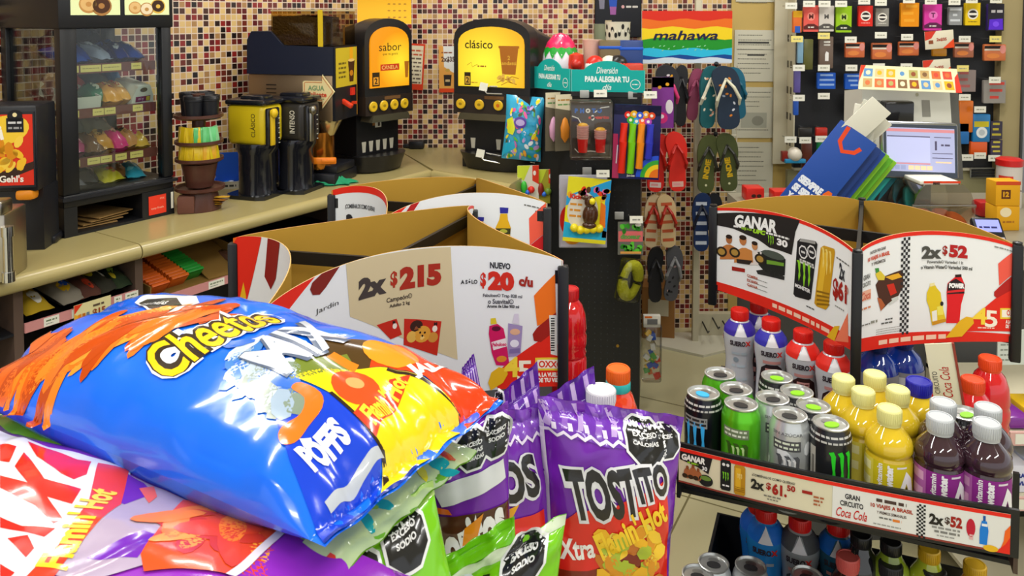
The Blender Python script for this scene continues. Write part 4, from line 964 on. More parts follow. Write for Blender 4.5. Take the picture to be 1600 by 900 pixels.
toy(b, 'spotted_bucket', 965, 3.50, 1.3035, 'cream bucket with black spots at the back of the gondola top', 'bucket')
b = MB(); b.lathe([(0.042, 0), (0.05, 0.26), (0.052, 0.265), (0.0, 0.265)], plas('#8a9478'), n=24); toy(b, 'green_bucket', 945, 3.56, 1.3035, 'grey-green bucket behind the spotted bucket', 'bucket')

# hooks and hanging goods
def hook(px, py, fy, label, tagc=TAGW, ln=0.12, w=0.05, h=0.028, back=True):
    """a wire peg sticking out towards the shopper with a price tag at its tip"""
    p = P(px, py, fy)
    t = thing('hanging_hook', label, 'hook', p, 0, 'price hooks')
    b = MB(); b.tube([(-0.012, ln, -0.012), (-0.012, 0.004, -0.012), (-0.012, 0.0, -0.002)], 0.0022, WIRE, 6); b.build('wire', t)
    b = MB(); b.box((0, -0.002, 0), (w, 0.0015, h), tagc, Matrix.Rotation(-0.15, 3, 'X')); a = Art(); a.scribble(-w * 0.3, w * 0.3, 0.0, h * 0.18, ink('#8a8a82'), px)
    b.art(a, flat((0, -0.003, 0), (1, 0, 0), (0, 0.15, 1), (0, -1, 0.15))); b.build('price_tag', t)
    if back:
        b = MB(); b.rbox((-0.05, ln - 0.006, -0.014), (0.036, 0.008, 0.03), plas('#a8a8a4'), 0.002); b.build('back_clip', t)
    return t
for px, py, n in ((938, 146, 'above the red cup pack'), (1016, 148, 'above the foam tube pack'), (942, 271, 'above the chocolate hen card'), (994, 343, 'above the green reptile toy')):
    hook(px, py, 3.04, 'wire hook with white price tag ' + n)
# left-facing hooks
for i, (x0, y0, x1, y1, lab) in enumerate(((757, 146, 850, 143, 'upper'), (752, 250, 850, 262, 'lower'))):
    p0 = P(x0, y0, 3.36); p1 = P(x1, y1 + 6, 3.36)
    t = thing('hanging_hook', lab + ' long wire hook reaching left from the toy gondola', 'hook', p0, 0, 'price hooks')
    b = MB(); b.tube([p1 - p0, Vector((0.01, 0, 0.0)), Vector((0, 0, 0.012))], 0.003, WIRE, 6); b.tube([p1 - p0 + Vector((0, 0, 0.03)), Vector((0.02, 0, 0.03))], 0.003, WIRE, 6); b.build('wire', t)
    b = MB(); b.box((-0.004, 0, 0.028), (0.034, 0.002, 0.034), TAGW, Matrix.Rotation(0.2, 3, 'Y')); b.build('price_tag', t)
def card_pack(name, px0, py0, px1, py1, y, label, cat, base, draw=None, thick=0.01, rot=0.0, yaw=0.0, edge=0.004, film=False):
    p = P((px0 + px1) / 2, (py0 + py1) / 2, y); w = (px1 - px0) / FPX * y; h = (py1 - py0) / FPX * y
    b = MB(); b.rbox((0, 0, 0), (w, thick, h), base, min(edge, thick * 0.45)); a = Art()
    if draw: draw(a, w, h); b.art(a, flat((0, -thick / 2, 0)), 0.03)
    o = b.build(name, None, p); o.rotation_euler = (0, rot, yaw); tag(o, label, cat)
    return o, w, h
# red cup blister
def d_cups(a, w, h):
    a.rect(-w * 0.46, -h * 0.45, w * 0.46, h * 0.45, ink('#4a4038')); a.l = 2
    for i in range(5): a.text('PHOTO'[i], -w * 0.42 + w * 0.14 * i + 0.012, h * 0.31, 0.018, ink('#2a6ac8') if i != 2 else ink('#e8e8e0'), bold=0.08)
    a.text('sports', w * 0.2, h * 0.19, 0.016, ink('#d83a20'), bold=0.08, w=w * 0.5); a.ell(w * 0.05, h * 0.19, 0.007, 0.011, ink('#ecece4'))
    a.line([(-w * 0.45, h * 0.22), (-w * 0.3, h * 0.18), (-w * 0.22, h * 0.08)], 0.004, ink('#ecece4')); a.line([(w * 0.1, h * 0.28), (w * 0.25, h * 0.36), (w * 0.45, h * 0.38)], 0.004, ink('#ecece4'))
    a.line([(-w * 0.38, -h * 0.34), (-w * 0.3, -h * 0.4), (0, -h * 0.38), (w * 0.36, -h * 0.41)], 0.004, ink('#e8e4dc'))
o, w, h = card_pack('hanging_cup_pack', 890, 155, 955, 247, 3.08, 'clear blister of red and pink paper cups hanging on the toy gondola', 'toy pack', matte('#54483c'), d_cups)
for sx in (-0.2, 0.22):
    b = MB(); b.lathe([(0.017, 0), (0.021, 0.052), (0.0, 0.052)], plas('#e0201c'), (0, 0, 0), 18)
    for j in range(6 if sx < 0 else 4): b.lathe([(0.0215, 0.052 + 0.0085 * j), (0.024, 0.0595 + 0.0085 * j), (0.0, 0.0598 + 0.0085 * j)], plas('#e8b0a8'), n=18)
    zz = 0.052 + 0.0085 * (6 if sx < 0 else 4); b.sphere((0, 0, zz), 0.02, plas('#e0a820'), 12, (1, 1, 0.5))
    b.build('cup_stack', o, (sx * w, -0.03, -h * 0.38))
b = MB(); b.rbox((0, -0.032, -0.0), (w, 0.055, h), CLEAR, 0.006); b.build('blister', o)
# foam tube pack
def d_tubes(a, w, h):
    a.rect(-w / 2, -h / 2, w / 2, h / 2, foil('#161a58')); a.rect(-w / 2, h * 0.36, w / 2, h / 2, foil('#11153e')); a.poly([(-w / 2, -h / 2), (-w * 0.36, -h / 2), (-w * 0.4, h * 0.1), (-w / 2, h * 0.1)], foil('#b0205a'), l=2)
    a.l = 3
    for i, c in enumerate(('#e02a1c', '#e8b018', '#3a60d8', '#e8a02c', '#e04a1c', '#3aa83a', '#38a0e0', '#e8602c', '#b040a8')):
        x, y = -w * 0.2 + w * 0.125 * (i % 5) + (0.01 if i > 4 else 0), h * (0.36 if i < 5 else 0.28) + 0.004 * (i % 2); a.ell(x, y, 0.014, 0.014, ink(c), l=3 + i % 3); a.ell(x, y, 0.006, 0.006, ink('#f0e8d8'), l=8)
    a.line([(-w * 0.42, -h * 0.3), (-w * 0.4, -h * 0.05)], 0.004, ink('#d8d8e8'), l=4)
    for k, c in enumerate(('#2a54d8', '#3aa83a', '#f0d020', '#e8741c')):
        r = 0.085 - 0.017 * k; a.poly([(w * 0.48 - r * cos(t), -h * 0.47 + r * sin(t)) for t in [pi / 2 * j / 10 for j in range(11)]] + [(w * 0.48, -h * 0.47)], ink(c), l=4 + k)
    a.text('jumbo', -w * 0.1, -h * 0.46, 0.012, ink('#e8e8f0'), bold=0.05, l=4); 
o, w, h = card_pack('hanging_tube_pack', 958, 163, 1031, 280, 3.06, 'shiny navy pack of red, green, orange and blue foam tubes with rainbow corner', 'toy pack', foil('#161a58'), d_tubes, 0.012, 0.03, -0.1)
for i, c in enumerate(('#e62a16', '#74c818', '#ee8a14', '#2c34b8')):
    b = MB(); x = -w * 0.3 + w * 0.185 * i; b.tube([(x, -0.012, -h * 0.42 + (0.06 if i == 3 else 0.02 if i == 2 else 0)), (x + 0.002, -0.014, 0), (x + 0.004, -0.012, h * 0.25)], [0.0145, 0.0155, 0.014], plas(c), 10); b.build('foam_tube', o)
# chocolate hen card and blister behind it
def d_blis(a, w, h):
    a.rect(-w * 0.47, -h * 0.48, w * 0.47, h * 0.46, ink('#b8b4c4')); a.ell(-w * 0.3, -h * 0.12, 0.035, 0.06, ink('#d0241c'), l=2); a.ell(-w * 0.22, -h * 0.36, 0.034, 0.026, ink('#e8981c'), l=3)
card_pack('hanging_blister_card', 873, 272, 949, 388, 3.11, 'clear blister pack with lilac backing behind the chocolate hen card', 'toy pack', M('blister_pale', '#a8a8b4', 0.15), d_blis, 0.012)
def d_hen(a, w, h):
    a.rect(-w / 2, -h / 2, w / 2, h / 2, ink('#e6dc28')); a.poly([(-w / 2, h * 0.2), (w / 2, h * 0.5), (w / 2, h * 0.3), (-w / 2, h * 0.05)], ink('#28a0dc'), l=2); a.poly([(-w / 2, -h * 0.2), (-w / 2, -h * 0.44), (w / 2, -h * 0.44), (w / 2, -h * 0.3)], ink('#28b0dc'), l=2)
    a.rect(w * 0.4, -h * 0.4, w * 0.5, h * 0.3, ink('#2894d8'), l=2); a.ell(-w * 0.1, -h * 0.02, w * 0.36, h * 0.3, ink('#ddd6c8'), l=3)
    rr = random.Random(2)
    for i in range(16): a.ell(-w * 0.45 + w * 0.9 * rr.random(), h * (0.17 + 0.16 * rr.random()), 0.013, 0.009, ink(rr.choice(['#c83aa0', '#e8a828', '#7a40b8', '#e8401c', '#5a3a20', '#e86a9a', '#e8e0d0'])), l=4, rot=rr.random() * 3, n=9)
    a.poly([(w * 0.3, h * 0.15), (w * 0.42, h * 0.1), (w * 0.46, -h * 0.25), (w * 0.32, -h * 0.2)], ink('#e8781c'), l=5)
    for i in range(3): a.scribble(-w * 0.4, -w * 0.12, h * (0.08 - 0.09 * i), 0.008, ink('#d8902c'), i, l=6)
    a.text('Kick', -w * 0.28, h * 0.2, 0.02, ink('#d83a28'), bold=0.06, l=7)
o, w, h = card_pack('hanging_hen_card', 883, 277, 951, 380, 3.055, 'bright yellow and blue card with a brown chocolate hen and yellow balls', 'toy pack', ink('#e6dc28'), d_hen, 0.004, 0.09, 0.0)
b = MB(); CH = gloss('#4a2c1a')
b.sphere((0.012, -0.022, -0.012), 0.034, CH, 18, (0.9, 0.55, 1.25)); b.sphere((0.006, -0.028, 0.04), 0.022, CH, 14, (1, 0.7, 1.1)); b.sphere((0.012, -0.022, -0.052), 0.028, CH, 14, (1, 0.6, 0.5)); b.sphere((-0.012, -0.03, 0.055), 0.014, CH, 10, (1.5, 0.6, 0.7)); b.build('hen_figure', o)
for i in range(5):
    b = MB(); b.sphere((0, 0, 0), 0.0165, plas('#e8d41c'), 14); b.build('yellow_ball', o, (-0.044 + 0.024 * i, -0.018, -0.078 + (0.01 if i == 0 else 0.004 * i)))
b = MB(); b.sphere((0, 0, 0), 0.014, plas('#e8d41c'), 12); b.build('yellow_ball', o, (0.012, -0.034, 0.044))
# green reptile toy and yellow ring bag
def d_frog(a, w, h):
    a.rect(-w / 2, -h / 2, w / 2, h / 2, ink('#6a6a62')); a.rect(-w * 0.48, -h * 0.1, w * 0.48, h * 0.22, ink('#d86a6a'), l=4)
    rr = random.Random(7)
    for i in range(26): a.ell(w * rr.uniform(-0.4, 0.4), h * rr.choice([rr.uniform(-0.42, -0.15), rr.uniform(0.2, 0.4)]), 0.011, 0.008, ink(rr.choice(['#3aa02c', '#5cc038', '#2a7a20'])), l=5 + i % 3, rot=rr.random() * 3, n=8)
    a.text('dinosaur', 0, h * 0.06, 0.02, ink('#5a9a4a'), w=w * 0.8, bold=0.05, l=9); a.rect(-w * 0.4, -h * 0.47, w * 0.42, -h * 0.4, ink('#e0a050'), l=9)
    a.ell(w * 0.3, h * 0.42, 0.012, 0.007, ink('#e8e4e0'), l=9)
o, w, h = card_pack('hanging_reptile_card', 965, 346, 1005, 398, 3.07, 'small card with green reptile toy and pink banner on the gondola edge', 'toy pack', ink('#6a6a62'), d_frog, 0.006)
b = MB(); k = 26; YG = M('yellow_green_fabric', '#b4b41c', 0.8, bump=0.5, bscale=140)
b.tube([(0.031 * cos(2 * pi * i / k + 0.3), 0.0, 0.058 * sin(2 * pi * i / k + 0.3)) for i in range(k + 1)], [0.02 + 0.005 * sin(2 * pi * i / k * 2) for i in range(k + 1)], YG, 12)
rgo = b.build('ring_toy', None, P(985, 438, 3.06), 0.0); rgo.rotation_euler = (0.0, 0.2, 0.3); rgo.name = 'hanging_ring_toy'
tag(rgo, 'yellow-green fuzzy ring toy in clear bag below the green reptile card', 'toy')
b = MB(); b.rbox((0, 0, 0.0), (0.1, 0.05, 0.17), CLEAR, 0.015); b.build('clear_bag', rgo)
# candy bag and card toys on the left-facing hooks
o_ = P(818, 200, 3.33); cbag = thing('hanging_candy_bag', 'puffy turquoise bag of mixed colourful sweets hanging left of the gondola', 'toy pack', o_, 0)
b = small_packet(0.165, 0.27, 0.036, foil('#3aa8d0'), None, None, 16, 4, 0.06); b.v = [(v[0], -v[2], v[1]) for v in b.v]
def cbf(x, y, d):
    U, V = x * 2 - 1, y * 2 - 1; h_ = pillow_h(U, max(-1, min(1, V / 0.94)), 0.036); return Vector((U * 0.0825 * (1 - 0.06 * (1 - V * V)), -(h_ + 0.0045 + d), V * 0.135))
a = Art(); rr = random.Random(11); cs = ['#e8d828', '#38b0e0', '#e85aa0', '#58b838', '#e8e4f0', '#7a48b0', '#f0a830', '#20a0b8', '#4a5a2a', '#c8a0d8', '#e8f0f4']
for i in range(90): a.ell(rr.uniform(0.06, 0.94), rr.uniform(0.05, 0.96), rr.uniform(0.03, 0.08), rr.uniform(0.015, 0.04), foil(rr.choice(cs)), l=1 + i % 12, rot=rr.random() * 3, n=9)
a.ell(0.42, 0.6, 0.17, 0.09, foil('#5a3a9a'), l=14); a.ell(0.42, 0.6, 0.12, 0.05, foil('#b8a8d8'), l=15); a.poly([(0.05, 0.62), (0.2, 0.68), (0.3, 0.5), (0.25, 0.4), (0.1, 0.42)], foil('#d8e030'), l=14); a.poly([(0.0, 0.04), (0.35, 0.2), (0.3, 0.3), (0.0, 0.25)], foil('#28b0d8'), l=14)
b.art(a, cbf, 0.06, 0.0006, 0.00015)
b.build('bag_film', cbag); cbag.rotation_euler = (0, 0.08, -0.1)
for i, (x0, x1, c, lab) in enumerate(((851, 870, '#d8a0c0', 'narrow card with pink toy half hidden behind the candy bag'), (866, 890, '#e08a2c', 'narrow card with orange toy fan beside the red cup pack'))):
    def d_c(a, w, h, c=c, i=i):
        a.rect(-w / 2, -h / 2, w / 2, h / 2, ink('#6a6250')); a.poly([(-w / 2, h / 2), (w / 2, h / 2), (w / 2, h * 0.2), (-w / 2, h * 0.26)], ink('#e0d4b4'), l=2); a.scribble(-w * 0.36, w * 0.36, h * 0.4, 0.006, ink('#b8843a'), 1, l=3); a.scribble(-w * 0.36, w * 0.3, h * 0.32, 0.006, ink('#6a9a5a'), 2, l=3)
    o, w, h = card_pack('hanging_toy_card', x0, 144 + 3 * i, x1 + 6, 236, 3.22 - 0.03 * i, lab, 'toy pack', ink('#6a6250'), d_c, 0.004, 0, 0.35)
    b = MB(); b.lathe([(0.002, -0.052), (0.022, -0.03), (0.024, 0.01), (0.012, 0.042), (0.001, 0.05)], plas(c), n=16); b.v = [(v[0] * 0.8, v[1] * 0.5 - 0.012, v[2] - h * 0.12) for v in b.v]; b.build('toy', o)
for i, (x0, x1, lab) in enumerate(((808, 842, 'white card with green and red toy on the lower left hook'), (836, 866, 'olive and red card behind the white toy card on the lower left hook'))):
    def d_c(a, w, h, i=i):
        a.rect(-w / 2, -h / 2, w / 2, h / 2, ink('#dcd8c8' if i == 0 else '#a8a030')); a.poly([(w * 0.2, h / 2), (w / 2, h / 2), (w / 2, 0), (w * 0.2, h * 0.1)], ink('#d83a20'), l=2); a.poly([(-w / 2, h / 2), (w * 0.1, h / 2), (-w * 0.2, h * 0.1), (-w / 2, h * 0.2)], ink('#c8d838'), l=2); a.ell(w * 0.3, h * 0.3, 0.006, 0.01, ink('#f0ece0'), l=3)
    o, w, h = card_pack('hanging_toy_card', x0, 258 + 6 * i, x1, 318, 3.27 - 0.02 * i + 0.04 * i, lab, 'toy pack', ink('#dcd8c8'), d_c, 0.004, 0, 0.1)
    b = MB(); b.sphere((-0.018, -0.012, -0.01), 0.017, plas('#3ab838' if i == 0 else '#8a2a1c'), 12, (0.8, 0.6, 1.6)); b.sphere((0.012, -0.012, -0.02), 0.015, plas('#d8281c' if i == 0 else '#6a8a2a'), 12); b.sphere((-0.004, -0.014, -0.03), 0.011, plas('#2a6ad0'), 10); b.build('toy', o)

# ------------------------------------------------------------------ flip-flop rack behind the gondola
RY = 3.86
p = P(1086, 540, RY); RX = p.x
rk = thing('flip_flop_rack', 'pale metal flip-flop rack with a base tray on the floor', 'rack', (RX, RY, 0))
PALEM = M('pale_rack_metal', '#c9c2a8', 0.4)
b = MB(); b.bx(-0.014, 0.014, -0.01, 0.02, 0.0, 1.75, PALEM); b.build('pole', rk)
b = MB(); b.prism([(-0.2, -0.05), (0.0, -0.17), (0.2, -0.07), (0.2, 0.1), (-0.2, 0.1)], lambda x, y, d: Vector((x, y, d)), 0.0, 0.012, M('pale_base', '#d8d4c0', 0.35)); b.bx(0.02, 0.2, 0.06, 0.1, 0.012, 0.12, PALEM); b.build('base_tray', rk)
b = MB()
for i in range(6): b.tube([(-0.2, 0.03, 1.3 - 0.14 * i), (0.2, 0.03, 1.3 - 0.14 * i)], 0.003, PALEM, 6)
for x in (-0.2, -0.1, 0.1, 0.2): b.tube([(x, 0.03, 0.5), (x, 0.03, 1.36)], 0.003, PALEM, 6)
b.build('wire_grid', rk)
for i, (x, z) in enumerate(((0.1, 0.1), (0.15, 0.085), (0.05, 0.08))):
    b = MB(); b.tube([(x, 0.06, z), (x, -0.05, z - 0.01), (x, -0.07, z + 0.005)], 0.004, BLACK, 6); b.build('prong', rk)
for i, (x, z) in enumerate(((-0.15, 1.37), (0.06, 1.36), (0.06, 1.03), (-0.1, 0.98), (-0.15, 0.72), (0.05, 0.68), (-0.14, 0.45))):
    b = MB(); b.tube([(x, 0.03, z), (x, -0.1, z), (x, -0.115, z + 0.015)], 0.005, BLACK, 6); b.sphere((x, -0.115, z + 0.018), 0.012, BLACK, 8); b.build('prong', rk)
# sign
def band(a, w, h, cols):
    y = h / 2
    for i, (f, c) in enumerate(cols):
        y1 = y - f * h; k = 12
        top = [(-w / 2 + w * j / k, y + (0.0 if i == 0 else 0.006 * sin(j * 1.1 + i * 1.7))) for j in range(k + 1)]
        a.poly(top[::-1] + [(-w / 2, -h / 2), (w / 2, -h / 2)], ink(c), l=1 + i); y = y1
p0 = P(1003, 17, 3.72); p1 = P(1147, 99, 3.72); w, h = p1.x - p0.x, p0.z - p1.z
b = MB(); b.bx(-w / 2, w / 2, 0, 0.006, -h / 2, h / 2, matte('#d8dce0')); a = Art()
band(a, w, h, [(0.17, '#cf2c1a'), (0.15, '#e06a1c'), (0.21, '#e8c81e'), (0.2, '#1f8c28'), (0.13, '#2cb4d8'), (0.05, '#12448c'), (0.09, '#c8d4e0')])
rr = random.Random(4)
for i in range(14): a.rect(-w * 0.42 + w * 0.84 * rr.random(), -h * 0.26 + 0.02 * rr.random(), 0, 0, ink('#9ad8b0'), l=9) if False else a.ell(-w * 0.42 + w * 0.7 * rr.random(), -h * (0.16 + 0.1 * rr.random()), 0.006, 0.0025, ink('#8fd0a0'), l=9, rot=0.5, n=6)
a.text('mahawa', -0.008, 0.008, 0.045, ink('#1c1c3c'), w=w * 0.72, shear=0.25, bold=0.02, l=10)
b.art(a, flat((0, 0, 0)))
o = b.build('hanging_brand_sign', None, ((p0.x + p1.x) / 2, 3.74, (p0.z + p1.z) / 2), 0.08); tag(o, 'rainbow-striped sign with dark script lettering on top of the flip-flop rack', 'sign')
def sole_outline(L, W, mir=1):
    pts = []
    ctrl = [(0.0, -0.5), (0.28, -0.47), (0.40, -0.36), (0.37, -0.2), (0.34, -0.02), (0.42, 0.18), (0.5, 0.32), (0.44, 0.44), (0.22, 0.5), (-0.04, 0.5), (-0.3, 0.44), (-0.46, 0.3), (-0.48, 0.12), (-0.4, -0.05), (-0.38, -0.22), (-0.38, -0.38), (-0.26, -0.47)]
    n = len(ctrl)
    for i in range(n):
        p0_, p1_, p2_, p3_ = (ctrl[(i + k) % n] for k in (-1, 0, 1, 2))
        for t in (0, 0.5):
            f = lambda q: 0.5 * (2 * p1_[q] + (p2_[q] - p0_[q]) * t + (2 * p0_[q] - 5 * p1_[q] + 4 * p2_[q] - p3_[q]) * t * t + (-p0_[q] + 3 * p1_[q] - 3 * p2_[q] + p3_[q]) * t ** 3)
            pts.append((f(0) * W * mir, f(1) * L))
    return pts
def flip_flop(px, py, y, wpx, hpx, sole, strap, label, mir=1, rot=0.0, yaw=0.0, marks=None, group=None):
    p = P(px, py, y); W = wpx / FPX * y; L = hpx / FPX * y
    t = thing('hanging_flip_flop', label, 'flip-flop', p, 0, group); t.rotation_euler = (0, rot, yaw)
    b = MB(); SM = M('sole_' + sole[1:], sole, 0.6)
    b.prism(sole_outline(L, W, mir), lambda x, z, d: Vector((x, d, z)), 0.0, 0.016, SM)
    if marks: a = Art(); marks(a, W, L, mir); b.art(a, flat((0, 0, 0)), 0.03)
    b.build('sole', t)
    b = MB(); ST = M('strap_' + strap[1:], strap, 0.4)
    for s in (-1, 1):
        b.tube([(0.02 * W * mir, -0.004, 0.3 * L), (s * 0.22 * W, -0.02, 0.16 * L), (s * 0.40 * W, -0.016, -0.02 * L), (s * 0.40 * W, 0.004, -0.12 * L)], [0.006, 0.0075, 0.0085, 0.006], ST, 8)
    b.tube([(0.02 * W * mir, 0.004, 0.3 * L), (0.02 * W * mir, -0.012, 0.29 * L)], 0.006, ST, 8); b.build('strap', t)
    return t
def mk_indie(a, W, L, m):
    a.text('INDIE', 0.0, -L * 0.08, 0.026, ink('#d8b020'), w=L * 0.34, rot=pi / 2 - 0.12 * m, bold=0.05); a.ell(0, -L * 0.36, 0.006, 0.006, ink('#c8c8a0'), n=6)
def mk_dots(cs, seed):
    def f(a, W, L, m):
        r = random.Random(seed)
        for i in range(10): a.ell(r.uniform(-0.26, 0.26) * W, r.uniform(-0.4, 0.4) * L, 0.008, 0.005, ink(r.choice(cs)), rot=r.random() * 3, n=7)
    return f
def mk_patch(c, t=''):
    def f(a, W, L, m): a.rect(-W * 0.26, -L * 0.42, W * 0.26, -L * 0.33, ink(c)); a.scribble(-W * 0.2, W * 0.2, -L * 0.375, 0.01, ink('#e8a0a0'), 2, l=2)
    return f
def mk_bands(c, seed):
    def f(a, W, L, m):
        for i in range(5): a.rect(-W * 0.3, L * (0.36 - 0.17 * i), W * 0.28, L * (0.3 - 0.17 * i), ink(c))
    return f
FF = [(1105, 257, 33, 92, '#4a5226', '#2c2c24', 'olive flip-flop with yellow lettering, left one of its pair', 1, 0.05, 0, mk_indie, 3.70), (1138, 254, 34, 92, '#444c24', '#2c2c24', 'olive flip-flop with yellow lettering, right one of its pair', -1, -0.06, 0, mk_indie, 3.69),
      (1137, 153, 44, 100, '#16283c', '#d8d4b8', 'navy flip-flop with cream straps, front one under the rainbow sign', -1, -0.08, 0, mk_dots(['#c8ccd4', '#8a94a4', '#c87a2c'], 3), 3.64), (1108, 152, 32, 98, '#125a60', '#dcd8c0', 'teal flip-flop with cream strap, left of the navy one', 1, 0.06, 0.2, mk_dots(['#e0d8c0', '#d89a7a'], 5), 3.69),
      (1151, 146, 32, 82, '#0f5f78', '#0f5f78', 'blue-green flip-flop peeping out behind the navy one', -1, -0.1, 0, None, 3.72), (1085, 148, 22, 82, '#8a3a58', '#8a3a58', 'plum flip-flop behind the teal one', 1, 0.1, 0, None, 3.74),
      (1043, 150, 38, 96, '#24242a', '#d83a78', 'black flip-flop with hot pink straps beside the foam tube pack', -1, 0.02, 0, mk_dots(['#7a3a9a', '#e0a020', '#e0dce0'], 9), 3.64), (1064, 150, 22, 96, '#17171c', '#17171c', 'plain black flip-flop behind the pink-strapped one', 1, 0, 0, None, 3.72),
      (1026, 255, 34, 92, '#dc2214', '#b81c10', 'red flip-flop half hidden behind the foam tube pack', 1, 0.05, 0, mk_patch('#e8d8d0'), 3.66), (1058, 253, 34, 94, '#e0281a', '#c01c10', 'red flip-flop with pale heel patch, right one of its pair', -1, -0.04, 0, mk_patch('#e8b8a8'), 3.64),
      (1019, 346, 26, 84, '#dcc49a', '#b42a18', 'cream flip-flop with red straps, left one of its pair', 1, 0.06, 0, mk_bands('#c8603a', 1), 3.67), (1043, 346, 30, 84, '#dcc08e', '#b42a18', 'cream flip-flop with red straps, right one of its pair', -1, -0.06, 0, mk_bands('#c8603a', 2), 3.65),
      (1024, 430, 26, 88, '#1c1c20', '#2a2a2e', 'black flip-flop low on the rack, left one of its pair', 1, 0.0, 0, None, 3.70), (1052, 428, 28, 88, '#55555a', '#8a8a8c', 'grey flip-flop low on the rack, beside the black one', -1, 0.1, 0, mk_dots(['#b89a98', '#2a2a2c'], 4), 3.68),
      (1096, 348, 30, 92, '#0e2a58', '#10182c', 'dark blue flip-flop with white stripes behind the price-card tower', 1, 0.0, 0, mk_bands('#c8d0dc', 3), 3.68), (1118, 348, 24, 92, '#15181f', '#15181f', 'black flip-flop right of the dark blue one', -1, 0.0, 0, None, 3.71)]
for (px, py, w_, h_, c1, c2, lab, mir, rot, yaw, mk, y_) in FF: flip_flop(px, py, y_, w_, h_, c1, c2, lab, mir, rot, yaw, mk, 'flip-flops on the rack')
def d_doll(a, w, h):
    a.rect(-w / 2, -h / 2, w / 2, h / 2, foil('#7a2a8a')); a.rect(-w / 2, h * 0.3, w / 2, h / 2, foil('#5c1f70')); a.ell(-w * 0.15, h * 0.3, 0.008, 0.007, ink('#e0a020'), l=2); a.ell(w * 0.2, h * 0.36, 0.008, 0.007, ink('#e0a020'), l=2)
    a.ell(w * 0.3, -h * 0.08, 0.016, 0.03, ink('#dcd4d8'), l=3); a.ell(-w * 0.05, -h * 0.3, 0.026, 0.024, ink('#cf2a78'), l=2); a.ell(-w * 0.05, -h * 0.27, 0.01, 0.009, ink('#e8d8e0'), l=3)
dp, _, _h = card_pack('hanging_doll_pack', 1018, 120, 1052, 200, 3.40, 'purple and pink toy pack hanging between foam tubes and flip-flops', 'toy pack', foil('#7a2a8a'), d_doll, 0.02)
b = MB(); b.tube([(-0.05, 0.0, _h * 0.46), (0.0, 0.0, _h * 0.46)], 0.0025, WIRE, 5); b.build('wire', dp)
# box and bag of blocks on the floor side
q = G(1028, 533, 0)
b = MB(); b.rbox((0, 0.1, 0.13), (0.16, 0.16, 0.26), M('brown_box_card', '#9a6a34', 0.7), 0.004); b.bx(-0.05, 0.05, 0.018, 0.0205, 0.12, 0.2, matte('#c8c0a8'))
tag(b.build('carton', None, (q.x, q.y, 0), -0.2), 'brown carton standing on the floor behind the toy gondola', 'carton')
bb = thing('hanging_block_bag', 'clear bag of multicoloured building blocks hanging at the gondola edge', 'toy pack', P(1018, 535, 3.2))
b = MB(); b.rbox((0, 0, 0.09), (0.07, 0.02, 0.05), matte('#d8d4c8'), 0.003); a = Art(); a.rect(-0.02, 0.078, 0.022, 0.1, ink('#6a6a6a')); a.rect(-0.03, 0.104, 0.0, 0.112, ink('#d86a1c')); b.art(a, flat((0, -0.01, 0))); b.build('header_card', bb)
rr = random.Random(12)
for i in range(22):
    b = MB(); b.box((0, 0, 0), (0.024, 0.012, 0.018), plas(rr.choice(['#d8281c', '#e8b81c', '#2050b8', '#3a9a38', '#e0e0dc', '#d8601c'])), Matrix.Rotation(rr.random() * 3, 3, 'Y')); b.build('block', bb, (rr.uniform(-0.025, 0.025), rr.uniform(-0.01, 0.01), rr.uniform(-0.14, 0.05)))
b = MB(); b.rbox((0, 0, -0.04), (0.08, 0.045, 0.24), CLEAR, 0.01); b.build('bag_film', bb)
# menu board
def d_menu(a, w, h):
    a.rect(-w / 2 + 0.006, -h / 2 + 0.006, w / 2 - 0.006, h / 2, ink('#1e2026')); a.l = 2
    a.poly([(-w * 0.18, h * 0.0), (-w * 0.04, h * 0.0), (0.0, h * 0.45), (-w * 0.24, h * 0.45)], ink('#2a50b0')); a.poly([(-w * 0.17, -h * 0.1), (-w * 0.05, -h * 0.1), (-w * 0.04, h * 0.04), (-w * 0.18, h * 0.04)], ink('#9a5a98'), l=3); a.poly([(-w * 0.4, h * 0.0), (-w * 0.3, 0.0), (-w * 0.28, h * 0.45), (-w * 0.44, h * 0.45)], ink('#7a7888'))
    a.rect(-w * 0.28, -h * 0.42, -w * 0.14, -h * 0.2, ink('#b8a888'))
    for i in range(3): a.ell(w * 0.1, h * (0.36 - 0.16 * i), 0.008, 0.008, ink('#d0a0a0')); a.scribble(w * 0.17, w * 0.42, h * (0.36 - 0.16 * i), 0.01, ink('#c8c4bc'), i + 3)
t0, z1 = on_wall(929, -30); t1, z0 = on_wall(1001, 58)
wall_card('menu_board', 929, -30, 1001, 58, 'black menu board with a blue cup picture on the rear wall', 'menu board', d_menu, matte('#16171a'), 0, 0.012)
